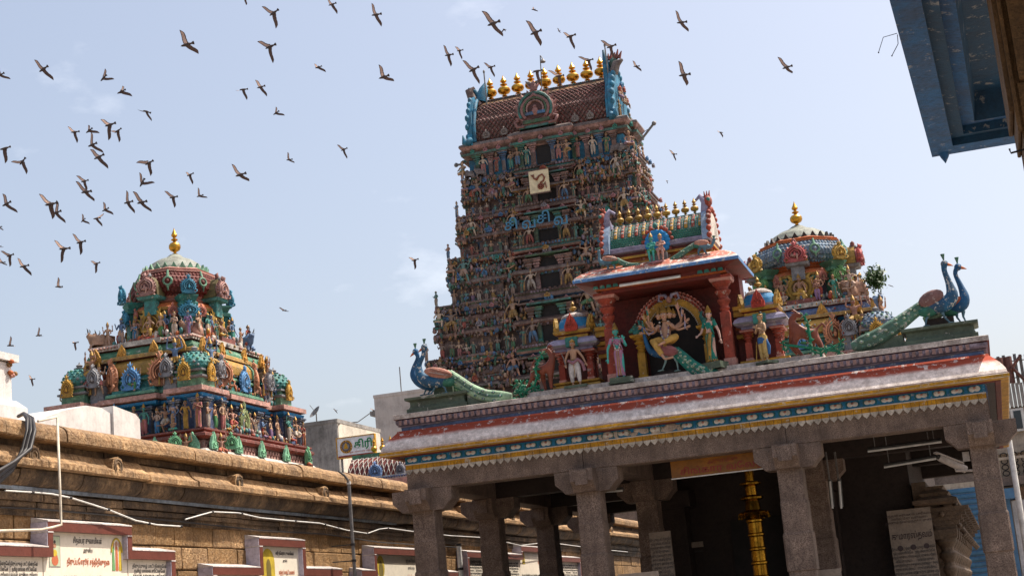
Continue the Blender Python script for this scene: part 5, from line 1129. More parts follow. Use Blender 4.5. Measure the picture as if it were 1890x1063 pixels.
# blue end plates with scalloped edge and horned crest
for X, sx in ((XL, -1), (XR, 1)):
    mb = MB(); n = 20
    P = []
    for i in range(n+1): y, z = vp(pi*i/n, 1.22); P.append((y, z))
    P = [(vy*1.35, zb_-.25)]+P+[(-vy*1.35, zb_-.25)]
    mb.prism(P, 'x', X-.14+sx*.22, X+.14+sx*.22, T['cyan'], True); mb.build('end_plate', gop)
    mb = MB()
    mb.tube([(X+sx*.0, *vp(pi*i/18, 1.12)) for i in range(19)], .13, 8, T['cyan'])
    for i in range(17): a = pi*(i+.5)/17; y, z = vp(a, 1.18); mb.ell((X+sx*.34, y, z), (.15, .22, .20), T['cyan'], 8, 6)
    mb.tube([(X+sx*.2, -vy*1.25, zb_+.1), (X+sx*.28, -vy*1.38, zb_-.12), (X+sx*.48, -vy*1.42, zb_-.1), (X+sx*.55, -vy*1.40, zb_+.35)], [.20, .22, .18, .04], 8, T['cyan'])
    mb.build('scalloped_rim', gop)
    mb = MB()
    if sx < 0:
        mb.tube([(X+.1, -.4, zt+.1), (X+.35, -.4, zt+.8), (X+.45, -.3, zt+1.25)], [.42, .28, .04], 8, T['cyan']); mb.tube([(X, -.6, zt-.3), (X-.3, -.7, zt+.25), (X-.45, -.7, zt+.75), (X-.15, -.6, zt+.95)], [.35, .28, .26, .1], 8, T['brown']); mb.tube([(X-.5, -.7, zt+.95), (X-.1, -.6, zt+.7), (X+.2, -.5, zt+.1)], [.06, .14, .2], 6, T['cyan'])
    else:
        mb.tube([(X-.05, -.7, zt-1.2), (X-.05, -.9, zt), (X-.1, -.7, zt+1.1), (X-.2, -.6, zt+1.7)], [.2, .24, .18, .06], 8, T['cyan'])
        mb.ell((X+.35, -.6, zt+.75), (.3, .34, .42), T['teal'], 8, 6); mb.tube([(X+.3, -.8, zt+.1), (X+.6, -1.0, zt+.6), (X+.95, -.9, zt+.8)], [.3, .25, .08], 6, T['grey'])
        for k in range(5): mb.tube([(X+.1+.15*k, -.7, zt+1.0), (X+.1+.2*k, -.7, zt+1.4+.15*(k % 2))], [.13, .03], 5, T['red'])
    mb.build('crest', gop)
    if sx > 0:
        for k in range(6): gfig(random.choice(STAND+SITP), (X+.55, -1.4+.55*k, zb_+.1+(1.2 if 0 < k < 5 else 0)), 1.0, pi/2)
        for a in (.25, .4, .55, .7): y, z = vp(pi*a, .8); K(X+.5, y, z, pi/2, .35, .4, random.choice(KC))
REQ.sort(key=lambda r: -r[0])
for h, lst, loc, rz, c in REQ[:298]: put('statue', proto(lst[0], True, lst[1], lst[2], bool(lst[3]), False), gop, loc, rz=rz, sc=(h*1.15, h*1.15, h), color=c)
mb = MB()
for h, lst, loc, rz, c in REQ[298:]:
    me = proto(lst[0], True, lst[1], lst[2], bool(lst[3]), False); M_ = Matrix.Translation(loc) @ Matrix.Rotation(rz, 4, 'Z') @ Matrix.Diagonal((h*1.15, h*1.15, h, 1)); o_ = len(mb.v)
    mb.v.extend([tuple(M_ @ v.co) for v in me.vertices]); mp_ = [mb.mi(m) for m in me.materials]
    alt = mb.mi(random.choice([T['teal'], T['pink'], T['ochre'], T['blue'], cloth_t]))
    for p in me.polygons: mb.f.append([i+o_ for i in p.vertices]); mb.m.append(alt if me.materials[p.material_index] is cloth_t else mp_[p.material_index]); mb.sm.append(True)
if mb.f: o = mb.build('statue_crowd', gop, kind='stuff', color=(.4, .25, .15))
# rods and lamps on the tower
for label, px0, py0, px1, py1 in (('thin lightning rod at the left end of the tall tower ridge', 893, 133, 899, 195), ('thin rod at the right end of the tall tower ridge', 1116, 84, 1124, 148)):
    a, b = at(px0, py0, 1, 83.2), at(px1, py1, 1, 83.2); mb = MB(); mb.tube([(0, 0, 0), (a.x-b.x, 0, a.z-b.z)], .04, 6, steel); mb.ell((a.x-b.x, 0, a.z-b.z), (.07, .07, .12), steel, 6, 5); mb.build('lightning_rod', loc=b, label=label, cat='rod')
a, b = at(997, 103, 1, 82.2), at(1000, 165, 1, 82.2); t = empty('hanging_lamp', b, label='small lamp hanging from a hooked pole above the middle of the tower ridge', cat='lamp')
mb = MB(); h = a.z-b.z; mb.tube([(0, 0, 0), (a.x-b.x, 0, h), (.16, 0, h-.06), (.22, 0, h-.22)], .03, 5, steel); mb.build('pole', t); mb = MB(); mb.lathe([(.03, h-.2), (.08, h-.28), (.17, h-.40), (.17, h-.44)], 8, (.22, 0, 0), steel); mb.build('lamp_shade', t)
for label, P in (('floodlight arm sticking out from the right side of the tower', [(1176, 268), (1190, 250), (1207, 228)]), ('lamp bracket sticking out from the left side of the tower', [(858, 311), (850, 304), (842, 305)])):
    Q = [at(*p, 1, 83) for p in P]; mb = MB(); mb.tube([p-Q[0] for p in Q], .07, 6, steel); mb.ell(Q[-1]-Q[0], .14, steel, 6, 5); mb.tube([Vector((0, 0, .5)), (Q[-1]-Q[0])*.8], .02, 4, steel); mb.build('floodlight', loc=Q[0], label=label, cat='lamp')
# emblem board and letters on the tower
a, b, c_ = at(975, 318, 1, 80.9), at(1011, 312, 1, 80.9), at(980, 358, 1, 80.9)
t = empty('emblem_board', ((a.x+b.x)/2, 80.9, (a.z+c_.z)/2), label='cream board with a brown sacred letter emblem hung on the tower front', cat='sign')
w_, h_ = (b.x-a.x)/2, (a.z-c_.z)/2; mb = MB(); mb.box(-w_, w_, 0, .08, -h_, h_, mat('cream board', (.66, .56, .36), grime=.12, gs=2, bump=0, dirt=(.4, .3, .2))); mb.build('panel', t)
mb = MB(); mb.box(-w_-.04, w_+.04, .02, .14, h_, h_+.05, T['brown']); mb.box(-w_-.04, w_+.04, .02, .14, -h_-.05, -h_, T['brown']); mb.build('frame', t)
mb = MB(); bm_ = flat('emblem brown', (.17, .045, .02)); mb.tube([(-.30, -.03, .22), (-.12, -.03, .12), (.02, -.03, .30), (.22, -.03, .38), (.34, -.03, .18), (.26, -.03, -.02), (.06, -.03, -.08)], [.05, .09, .05, .05, .05, .05, .04], 6, bm_)
mb.tube([(.08+.15*cos(u), -.03, -.30+.14*sin(u)) for u in [2*pi*i/12 for i in range(13)]], .055, 6, bm_); mb.tube([(.22, -.03, -.34), (.36, -.03, -.10), (.40, -.03, -.46)], .035, 5, bm_); mb.ell((.08, -.03, -.30), .09, bm_, 8, 5)
for k in (-1, 0, 1): mb.tube([(-.30, -.03, .24), (-.36+.09*k, -.03, .44)], .025, 4, bm_)
mb.build('emblem', t)
t = empty('neon_letters', (-21.5, 80.2, 21.5), label='blue tube letters in Tamil fixed across the middle of the tower front', cat='sign')
for s_, px, py, z_ in (('சி', 944, 424, 0), ('வ', 977, 421, 0), ('சி', 1004, 411, 0), ('வ', 1036, 414, 0)):
    p = at(px, py, 1, 80.2)
    put_text('tube_letter', text_mesh(s_, .82, flat('blue tube glass', (.045, .17, .28), .3), .03, 'CENTER', 3, .006), t, p-Vector((-21.5, 80.2, 21.5)), M_FRONT, 1.05, 1.0)
# ------------------------------------------------------------------ pillared pavilion
random.seed(21)
PX, PY = -4.55, 24.0
pav = empty('pavilion', (PX, PY, 0), label='granite pillared pavilion with painted cornice, scalloped fringe and a statue niche on its roof', cat='pavilion')
def pl(x, y, z): return (x-PX, y-PY, z)
def pmb(name, mb, **k): o = mb.build(name, pav, **k); o.location = (0, 0, 0); return o
class PB(MB):
    """mesh builder taking world coordinates, stored relative to the pavilion"""
    def add(s, vs, fs, m, smooth=False): MB.add(s, [(x-PX, y-PY, z) for x, y, z in vs], fs, m, smooth)
def colprof(): return [(.02, 0), (.02, 1.2), (0, 1.25), (-.012, 2.0), (-.012, 2.04), (.008, 2.06), (.008, 2.60), (-.004, 2.63), (-.012, 2.635), (-.012, 3.10), (-.02, 3.115), (-.022, 3.17), (-.022, 3.62)]
mb = MB(); mb.sweep([(-.19, -.215), (.19, -.215), (.215, -.19), (.215, .19), (.19, .215), (-.19, .215), (-.215, .19), (-.215, -.19)], colprof(), granite); COLM = mb.mesh('column')
mb = MB()
def bar(mb, L_, W_, z0, z1, ax):
    P = [(-L_, z1), (-L_, z0+.16), (-L_+.10, z0+.07), (-L_+.16, z0), (L_-.16, z0), (L_-.10, z0+.07), (L_, z0+.16), (L_, z1)]
    if ax == 'x': mb.prism(P, 'y', -W_, W_, granite)
    else: mb.prism(P, 'x', -W_, W_, granite)
bar(mb, .52, .20, 3.60, 3.955, 'x'); bar(mb, .50, .185, 3.602, 3.952, 'y')
mb.box(-.10, .10, -.53, -.49, 3.70, 3.93, granite); CAPM = mb.mesh('capital')
for yi, y in enumerate((24.2, 27.6, 31.3, 35.0)):
    for x in (-8.98, -6.17 if yi == 0 else -5.98, -2.95, -.07):
        if yi > 0 and x > -8 and (y > 28 or x > -.5): continue
        put('column', COLM, pav, pl(x, y, 0), rz=random.uniform(-.01, .01)); put('capital', CAPM, pav, pl(x, y, 0))
xs = [-9.22, -6.19, -2.93, .10]
for i in range(3):
    m = PB(); m.bevbox(xs[i]+.004, xs[i+1]-.004, 24.0, 24.4, 3.957, 4.40, .012, granite); pmb('beam', m)
for x in (-8.98, -5.98, -2.95, -.07):
    for y0, y1 in ((24.41, 27.8), (27.81, 31.5), (31.51, 35.4)): m = PB(); m.bevbox(x-.18, x+.18, y0, y1, 3.957, 4.33, .012, granite); pmb('beam', m)
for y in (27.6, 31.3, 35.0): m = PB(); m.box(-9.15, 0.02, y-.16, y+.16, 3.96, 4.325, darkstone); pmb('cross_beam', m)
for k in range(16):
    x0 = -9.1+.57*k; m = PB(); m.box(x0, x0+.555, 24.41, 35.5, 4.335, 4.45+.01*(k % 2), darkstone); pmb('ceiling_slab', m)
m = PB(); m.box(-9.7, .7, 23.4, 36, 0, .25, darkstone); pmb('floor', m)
m = PB(); m.box(-9.19, .10, 24.02, 35.6, 4.46, 4.60, granite); pmb('roof_slab', m)
# cornice
kap = mat('flaking white eave', (.58, .51, .46), grime=.55, gs=5, bump=.4, bs=30, dirt=(.16, .11, .09), streak=.35)
def kapota_mat():
    m = mat('eave red to white', (.80, .70, .64), rough=.9, spec=.1, grime=.36, gs=8, bump=.4, bs=30, dirt=(.17, .11, .08), streak=.3)
    nt = m.node_tree; b = [n for n in nt.nodes if n.type == 'BSDF_PRINCIPLED'][0]
    geo = [n for n in nt.nodes if n.type == 'NEW_GEOMETRY'][0]
    src = b.inputs['Base Color'].links[0].from_socket
    # sprayed red band along the top of the eave, flaked off in places
    sx = N(nt, 'ShaderNodeSeparateXYZ'); nt.links.new(geo.outputs['Position'], sx.inputs[0])
    nn = noise(nt, geo.outputs['Position'], 2.2, 6, .6); a1 = N(nt, 'ShaderNodeMath', operation='MULTIPLY_ADD'); nt.links.new(nn, a1.inputs[0]); a1.inputs[1].default_value = .10; nt.links.new(sx.outputs['Z'], a1.inputs[2])
    f = ramp(nt, a1.outputs[0], [(0, 0), (1, 1)]); r_ = nt.nodes[-1]
    mr = N(nt, 'ShaderNodeMapRange'); nt.links.new(a1.outputs[0], mr.inputs[0]); mr.inputs[1].default_value = 4.80; mr.inputs[2].default_value = 4.86
    n2 = noise(nt, geo.outputs['Position'], 9, 8, .75); hole = ramp(nt, n2, [(.55, 1), (.60, .12)])
    f2 = N(nt, 'ShaderNodeMath', operation='MULTIPLY'); nt.links.new(mr.outputs[0], f2.inputs[0]); nt.links.new(hole, f2.inputs[1])
    redc = mix(nt, noise(nt, geo.outputs['Position'], 4, 6, .7), (.36, .055, .025), (.27, .075, .05))
    nt.links.new(mix(nt, f2.outputs[0], src, redc), b.inputs['Base Color']); return m
KM = kapota_mat()
tpk = mat('dull pink tile', (.36, .215, .19), grime=.5, gs=5); tlc = mat('dull lilac', (.24, .20, .26), grime=.5, gs=5)
FP = rect((-9.06+.02)/2, 29.8, (9.06+.02)/2, 5.8)
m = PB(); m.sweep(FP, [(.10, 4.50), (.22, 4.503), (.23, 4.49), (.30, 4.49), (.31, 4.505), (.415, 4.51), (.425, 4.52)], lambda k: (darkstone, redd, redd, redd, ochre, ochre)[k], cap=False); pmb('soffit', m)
m = PB(); m.sweep(FP, [(.425, 4.52), (.44, 4.53), (.44, 4.575), (.43, 4.583), (.415, 4.588)], lambda k: (white, yellow, white, orange)[k], cap=False); pmb('eave_lip', m)
m = PB(); m.sweep(FP, [(.415, 4.589), (.418, 4.60), (.408, 4.645), (.378, 4.70), (.335, 4.76), (.285, 4.815), (.235, 4.865), (.20, 4.90), (.19, 4.93)], KM, cap=False, smooth=True); pmb('curved_eave', m)
m = PB(); m.sweep(FP, [(.13, 4.90), (.135, 4.985), (.12, 4.99), (.17, 5.0), (.19, 5.008), (.165, 5.014)], lambda k: (blue2, blue2, lilac, lilac, redd)[k], cap=False); pmb('lilac_band', m)
m = PB(); m.sweep(FP, [(.165, 5.015), (.19, 5.03), (.205, 5.06), (.205, 5.105), (.16, 5.118)], tlc, cap=False, smooth=True); pmb('ribbed_moulding', m)
RB = MB(); RB.prism([(-.033, 0), (.033, 0), (.033, .09), (-.033, .09)], 'y', -.010, 0, tlc); RB.prism([(-.026, .006), (.026, .006), (.026, .084), (-.026, .084)], 'y', -.017, -.0101, tpk); RBm = RB.mesh('moulding_tile')
for k in range(94): put('moulding_tile', RBm, pav, pl(-9.18+.098*k, 23.796, 5.018))
m = PB(); m.sweep(FP, [(.16, 5.119), (.235, 5.123), (.235, 5.20), (.20, 5.21), (-5.5, 5.212)], lambda k: (redd, kap, kap, kap)[k], cap=True); pmb('roof_coping', m)
# painted frieze with medallions
m = PB(); m.box(-9.215, .095, 23.978, 23.998, 4.375, 4.515, blue); m.box(-9.215, .095, 23.965, 23.977, 4.372, 4.388, mat('fringe white line', (.62, .60, .56), grime=.2, gs=6)); pmb('blue_frieze', m)
m = PB(); m.box(.097, .12, 24, 35.5, 4.375, 4.515, blue2); pmb('side_frieze', m)
mdw = mat('medallion white', (.62, .60, .56), grime=.2, gs=6)
MD = MB(); MD.ell((-.036, 0, 0), (.050, .012, .040), mdw, 10, 5); MD.ell((.036, 0, 0), (.050, .012, .040), mdw, 10, 5); MD.ell((0, -.002, .012), (.03, .013, .02), pink, 8, 5); MDm = MD.mesh('medallion')
FR = MB()
for s_ in (-1, 1): FR.tube([(.085*s_, 0, -.05), (.10*s_, -.002, 0), (.085*s_, 0, .05)], .006, 4, teal)
FRm = FR.mesh('medallion_frame')
for k in range(36):
    x = -9.09+.258*k
    if 14 < k < 18 and k != 16: continue
    put('medallion', MDm, pav, pl(x, 23.974, 4.452), sc=(1, 1, random.uniform(.85, 1.1))); put('medallion_frame', FRm, pav, pl(x, 23.972, 4.452))
for x0, x1 in ((-5.9, -5.1), (-5.0, -4.55)):
    m = PB()
    for k in range(26): m.ell((random.uniform(x0, x1), 23.975, 4.445+random.uniform(-.035, .045)), (random.uniform(.03, .09), .006, random.uniform(.015, .04)), kap, 7, 4)
    pmb('bare_plaster_patch', m, kind='stuff')
pet = MB(); pet.box(-.058, .058, -.012, 0, -.075, .0, yellow); pet.box(-.004, .004, -.0135, -.0121, -.075, 0, ochre)
P_ = [(-.058, -.0755), (-.058, -.098), (-.032, -.130), (0, -.162), (.032, -.130), (.058, -.098), (.058, -.0755)]
pet.prism(P_, 'y', -.012, 0, white); petm = pet.mesh('fringe_petal')
for k in range(76): put('fringe_petal', petm, pav, pl(-9.155+.1225*k, 23.985+random.uniform(-.003, .002), 4.372), rot=(0, random.uniform(-.02, .02), 0))
m = PB(); m.box(-3.035, -3.015, 23.93, 23.96, 4.7, 5.2, kap)
# peacock plinths
for x0, x1 in ((-9.10, -8.04), (-.98, .12)):
    m = PB(); m.sweep(rect((x0+x1)/2, 24.2, (x1-x0)/2, .28), [(0, 5.20), (0, 5.29), (-.03, 5.30), (-.05, 5.34), (-.05, 5.41), (0, 5.43), (.02, 5.44), (.02, 5.48)], greenst); pmb('statue_plinth', m)
m = PB(); m.prism([(-2.0, 5.20), (-.98, 5.20), (-.98, 5.42), (-1.12, 5.40)], 'y', 23.98, 24.4, greenst); pmb('sloped_plinth', m)
m = PB(); m.prism([(-8.04, 5.20), (-7.2, 5.20), (-7.95, 5.42), (-8.04, 5.42)], 'y', 23.98, 24.4, greenst); pmb('sloped_plinth', m)
m = PB(); m.box(-.62, -.20, 24.15, 24.32, 5.48, 5.62, darkstone); m.box(-8.68, -8.34, 24.15, 24.32, 5.48, 5.62, greenst); pmb('prop_block', m)
# base step of the rooftop shrine
m = PB(); m.box(-7.0, -2.2, 23.95, 25.2, 5.20, 5.30, kap); pmb('shrine_step', m)
# ------------------------------------------------------------------ rooftop shrine
sh = empty('rooftop_shrine', (-4.60, 24.3, 5.3), label='small red and ochre arched shrine with barrel roof on top of the pavilion', cat='shrine')
SX, SY, SZ = -4.60, 24.3, 5.3
class SB_(MB):
    def add(s, vs, fs, m, smooth=False): MB.add(s, [(x-SX, y-SY, z-SZ) for x, y, z in vs], fs, m, smooth)
m = SB_(); m.box(-5.72, -3.46, 24.72, 25.15, 5.31, 6.95, redd); m.build('back_wall', sh)
CM = column_mb(.155, 1.46, red, pink).mesh('red_column')
for x in (-5.57, -3.66): put('red_column', CM, sh, (x-SX, -.12, .01))
for x in (-5.57, -3.66): put('red_column', CM, sh, (x-SX, .62, .01))
# entablature and eave
EP = rect(-4.62, 24.42, 1.08, .52)
m = SB_(); m.sweep(EP, [(-.10, 6.74), (-.10, 6.80), (.0, 6.81), (.0, 6.86), (.10, 6.88), (.26, 6.905)], lambda k: (redd, orange, redd, redd, redd)[k], capb=True, cap=False); m.build('entablature', sh)
LFm = MB(); LFm.prism([(-.045, 0), (.045, 0), (.03, .055), (-.03, .055)], 'y', -.015, 0, teal); LFm = LFm.mesh('teal_leaf_block')
for x in [-5.66+.11*k for k in range(4)]+[-3.94+.11*k for k in range(4)]: put('teal_leaf_block', LFm, sh, (x-SX, 23.89-SY, 6.815-SZ))
blw = mat('blue eave edge', (.10, .24, .50), grime=.3, gs=6, peel=.35)
m = SB_(); m.sweep(EP, [(.25, 6.905), (.27, 6.91), (.275, 6.955), (.26, 6.965)], blw, cap=False); m.build('eave_edge', sh)
rw = mat('red and white eave', (.36, .10, .06), grime=.2, gs=5, peel=.62, bump=.3)
m = SB_(); m.sweep(EP, [(.26, 6.965), (.24, 7.00), (.16, 7.06), (.05, 7.12), (-.02, 7.15)], lambda k: (kap, rw, rw, rw)[k], smooth=True); m.build('curved_eave', sh)
m = SB_(); m.sweep(rect(-4.62, 24.45, .93, .42), [(0, 7.14), (0, 7.20), (-.05, 7.21), (-.05, 7.26), (.0, 7.27), (.0, 7.31), (-.06, 7.32), (-.06, 7.37)], lambda k: (ochre, redd, orange, orange, ochre, ochre, redd)[k]); m.build('stepped_base', sh)
m = SB_(); m.sweep(rect(-4.62, 24.45, .86, .40), [(-.04, 7.37), (.02, 7.39), (.03, 7.46), (-.02, 7.48)], lilac); m.build('lilac_base', sh)
VY, VR, z0 = 24.45, .36, 7.46
vpt = lambda a, k=1.0: (VY+VR*k*cos(a), z0+.44*k*sin(a))
m = SB_(); m.prism([vpt(pi*i/16) for i in range(17)], 'x', -5.40, -3.84, teal, True); m.build('barrel_roof', sh)
sc_ = MB()
for i in range(8): sc_.ell((0, vpt(pi*(.62+.23*i/7), 1.01)[0]-VY, vpt(pi*(.62+.23*i/7), 1.01)[1]-z0), (.032, .02, .022), (white, red)[i % 2], 7, 4)
def tilestrip(c):
    q = MB(); P = [vpt(pi*(.60+.02*i), 1.03) for i in range(14)]; q.tube([(0, y-VY, z-z0) for y, z in P], .03, 6, c, flat_=.5)
    for i in range(4): y, z = vpt(pi*(.63+.058*i), 1.06); q.ell((0, y-VY, z-z0), (.026, .012, .022), white, 7, 4)
    return q.mesh('roof_strip')
TS = [tilestrip(ochre), tilestrip(red)]
for k in range(13):
    x = -5.30+.118*k; put('roof_strip', TS[k % 2], sh, (x-SX, VY-SY, z0-SZ))
m = SB_()
for k in range(14):
    for i in range(9): y, z = vpt(pi*(.60+.033*i), 1.02); m.ell((-5.36+.118*k, y, z), .011, white, 5, 4)
for r in range(4):
    for k in range(40): y, z = vpt(pi*(.885+.028*r), 1.01); m.ell((-5.36+.0385*(k+.5*(r % 2)), y, z), (.018, .01, .016), green, 5, 3)
m.build('bead_row', sh, kind='stuff')
m = SB_(); m.prism([vpt(pi*(.40+.05*i), 1.05) for i in range(5)]+[vpt(pi*(.60-.05*i), .98) for i in range(5)], 'x', -5.44, -3.80, kap); m.prism([vpt(pi*(.42+.04*i), 1.09) for i in range(5)]+[vpt(pi*(.58-.04*i), 1.0) for i in range(5)], 'x', -5.42, -3.82, teal); m.build('ridge', sh)
FN2 = finial_mb(1, brass).mesh('finial')
for k in range(9): put('finial', FN2, sh, (-5.26+.158*k-SX, VY-SY, 7.93-SZ), sc=(.185, .185, .235))
for x, s_ in ((-5.44, -1), (-3.80, 1)):
    m = SB_(); m.prism([(VY+.50*cos(a), z0-.08+.60*sin(a)) for a in [pi*i/16 for i in range(17)]], 'x', x-.05, x+.05, mat('pale blue paint', (.24, .33, .46), grime=.35, peel=.3)); 
    m.prism([(VY+.42*cos(a), z0-.04+.48*sin(a)) for a in [pi*i/16 for i in range(17)]], 'x', x+s_*.051, x+s_*.085, white)
    for i in range(15): a = pi*(i+.5)/15; m.ell((x+s_*.07, VY+.49*cos(a), z0-.08+.59*sin(a)), (.045, .055, .05), red, 7, 5)
    m.build('end_gable', sh)
    m = SB_(); m.tube([(x, VY-.15, z0+.40), (x+.02*s_, VY-.2, z0+.60), (x-.06*s_, VY-.18, z0+.72), (x-.14*s_, VY-.16, z0+.66)], [.09, .07, .04, .02], 7, lilac)
    m.ell((x+.07*s_, VY-.2, z0+.60), (.07, .09, .10), red, 8, 6); m.ell((x+.09*s_, VY-.27, z0+.62), .035, teal, 7, 5)
    for k in range(3): m.tube([(x+.03*s_+.03*k, VY-.2, z0+.66), (x+.02*s_+.045*k*s_, VY-.2, z0+.78)], [.025, .006], 5, red)
    m.build('lion_crest', sh)
# niche arch
cx, cz = -4.57, 5.98
m = SB_(); pts = [(cx+.555*cos(a), cz+.61*sin(a)) for a in [pi*i/28 for i in range(29)]]; pin = [(cx+.43*cos(a), cz+.485*sin(a)) for a in [pi*(28-i)/28 for i in range(29)]]
m.prism(pts+pin, 'y', 24.38, 24.48, ochre); m.build('arch', sh)
m = SB_()
for i in range(44): a = pi*(i+.5)/44; m.ell((cx+.432*cos(a), 24.375, cz+.487*sin(a)), .012, white, 5, 4)
for i in range(44): a = pi*(i+.5)/44; m.ell((cx+.557*cos(a), 24.375, cz+.612*sin(a)), .010, white, 5, 4)
m.build('bead_row', sh, kind='stuff')
LB = MB(); LB.ell((0, 0, 0), (.038, .045, .033), red, 9, 6); LB.tube([(-.03, -.03, 0), (0, -.045, .02), (.03, -.03, 0)], .008, 4, pink); LBm = LB.mesh('red_scroll')
for i in range(31):
    a = pi*(i+.5)/31
    if abs(a-pi/2) < .14: continue
    for r in (.585, .635): put('red_scroll', LBm, sh, (cx+r*cos(a)-SX, 24.36-SY, cz+(r+.06)*sin(a)-SZ), rot=(0, -a+pi/2, 0), sc=1.05 if r < .6 else .85)
m = SB_()
for s_ in (-1, 1): m.tube([(cx, 24.34, cz+.56), (cx+.06*s_, 24.32, cz+.66), (cx+.15*s_, 24.32, cz+.67), (cx+.17*s_, 24.33, cz+.58), (cx+.11*s_, 24.33, cz+.56)], [.025, .03, .026, .02, .01], 6, lilac)
m.ell((cx, 24.33, cz+.58), (.05, .05, .06), pink, 8, 6); m.build('lion_mask', sh)
# side posts of the niche with small teal peacocks
PO = column_mb(.125, .74, ochre, yellow).mesh('yellow_post')
for x in (cx-.55, cx+.55):
    put('yellow_post', PO, sh, (x-SX, 24.36-SY, .01))
    m = SB_(); s_ = 1 if x > cx else -1
    m.tube([(x+.06*s_, 24.28, 6.07), (x, 24.25, 6.10), (x-.05*s_, 24.24, 6.20), (x-.03*s_, 24.24, 6.27), (x-.08*s_, 24.24, 6.26)], [.05, .055, .03, .028, .008], 7, teal)
    for k in range(5): m.tube([(x+.03*s_, 24.3, 6.10), (x+(.04+.03*k)*s_, 24.3, 6.24-.03*k)], [.02, .03], 5, (green, teal)[k % 2])
    m.build('bracket_peacock', sh)
m = SB_(); m.ell((cx, 24.3, 5.32), (.42, .22, .10), darkstone, 14, 6); m.prism([(cx-.47, 5.3), (cx+.47, 5.3)]+[(cx+.47*cos(a), cz+.52*sin(a)) for a in [pi*i/16 for i in range(17)]], 'y', 24.55, 24.71, void); m.build('rock_base_and_shade_panel', sh)  # rock mound, plus a near-black arched panel painting the niche's shade
# stepped side walls joining the shrine to the little pavilions
for x0, x1 in ((-5.86, -5.66), (-3.56, -3.30)):
    m = SB_(); 
    for i, (z, e, mm) in enumerate(((5.78, 0, ochre), (5.84, .03, redd), (5.90, .01, orange), (5.98, .05, ochre), (6.06, .03, redd), (6.12, .08, ochre), (6.17, .05, brass), (6.22, .10, ochre))): m.box(x0, x1, 24.42-e, 24.9, z, z+.062, mm)
    m.box(x0, x1, 24.55, 24.9, 5.31, 5.78, redd); m.build('stepped_side_wall', sh)
tl = MB(); tl.tube([(0, 0, 0), (1.0, 0, .0)], .016, 8, mat('white tube lamp', (.75, .75, .72), grime=.05, bump=0, rough=.3)); tl.box(0, 1.0, .01, .04, -.01, .03, pvcw)
tl.build('tube_lamp', loc=(-5.25, 23.82, 6.80), label='white fluorescent tube under the eave of the rooftop shrine', cat='tube lamp')

# little pavilions either side
def aedicule(x, z0, label):
    t = empty('corner_pavilion', (x, 24.45, z0), label=label, cat='shrine')
    m = MB(); m.sweep(rect(0, 0, .36, .22), [(-.03, 0), (-.03, .04), (.04, .06), (.04, .09), (-.02, .10), (.03, .12), (.03, .15)], lambda k: (ochre, ochre, brass, redd, ochre, ochre)[k]); m.build('base', t)
    c = column_mb(.10, .50, red, pink).mesh('red_column')
    for xx in (-.24, .24):
        for yy in (-.14, .12): put('red_column', c, t, (xx, yy, .15))
    m = MB(); m.box(-.28, .28, .02, .2, .15, .66, redd); m.build('back_wall', t)
    m = MB(); m.sweep(rect(0, 0, .34, .22), [(-.06, .64), (-.02, .66), (-.02, .70), (.07, .73), (.09, .76), (.06, .82), (.0, .86), (-.03, .87)], lambda k: (blue2, lilac, lilac, greyst, lilac, lilac, lilac)[k]); m.box(-.10, .10, -.33, -.2, .71, .865, teal); m.build('entablature', t)
    m = MB(); m.sweep(rect(0, 0, .25, .17), [(0, .86), (0, .92), (.04, .94), (.07, .97), (.07, 1.0), (0, 1.01)], lambda k: (ochre, redd, ochre, brass, ochre)[k]); m.build('neck', t)
    m = MB(); n = 24; m.lathe([(.29, 1.0), (.30, 1.05), (.27, 1.14), (.22, 1.22), (.19, 1.245)], 32, (0, 0, 0), blue, sy=.72, fold=.05, nf=12, mf=lambda k: (lilac, blue, blue, white)[k]); m.build('ribbed_dome', t)
    m = MB(); m.lathe([(.22, 1.235), (.20, 1.27), (.12, 1.31), (.04, 1.33)], 16, m=kap, sy=.75); m.build('cap', t)
    put('finial', FN2, t, (0, 0, 1.32), sc=(.17, .17, .17)); put('red_plaque', LEAF, t, (0, -.20, .98), sc=(.52, 1, .60), color=(.42, .05, .03))
    for s_ in (-1, 1): put('golden_plaque', LEAF, t, (.27*s_, -.06, 1.0), rz=s_*1.1, sc=(.42, .8, .52), color=(.42, .25, .05))
    return t
aedicule(-6.22, 5.28, 'small blue domed corner pavilion with red columns left of the rooftop shrine')
aedicule(-3.13, 5.22, 'small blue domed corner pavilion with red columns right of the rooftop shrine')

# ------------------------------------------------------------------ rooftop statues
def person(label, x, y, z, h, rz=0, skin=(.42, .24, .15), clothc=(.5, .4, .3), **k):
    t = empty('deity_statue', (x, y, z), rz=rz, label=label, cat='statue')
    nm = '%s' % label[:24]
    ms = mat('skin '+nm, skin, grime=.2, gs=6, bump=.08); mc = mat('cloth '+nm, clothc, grime=.25, gs=6, bump=.1)
    mb = MB(); human(mb, ms=ms, mc=mc, mg=brass, **k); s_ = h
    mb.v = [(a*s_, b*s_, c*s_) for a, b, c in mb.v]; mb.build('figure', t)
    return t
wp = white; pk = mat('garland pink', (.45, .12, .20), grime=.2)
t = person('standing guardian statue in white dhoti with a spear, left of the rooftop shrine', -6.18, 24.02, 5.31, .80, clothc=(.55, .50, .47), crown='cap', cloth='dhoti', arms=[((-.17, 0, .58), (-.16, -.07, .46)), ((.19, 0, .58), (.25, -.05, .45))], legs=[((-.07, -.03, .28), (-.06, 0, .03)), ((.08, -.02, .28), (.09, 0, .03))])
m = MB(); m.tube([(-.12, -.06, .30), (-.15, -.08, .48), (-.20, -.10, .62)], [.009, .009, .003], 6, steel); m.build('spear', t)
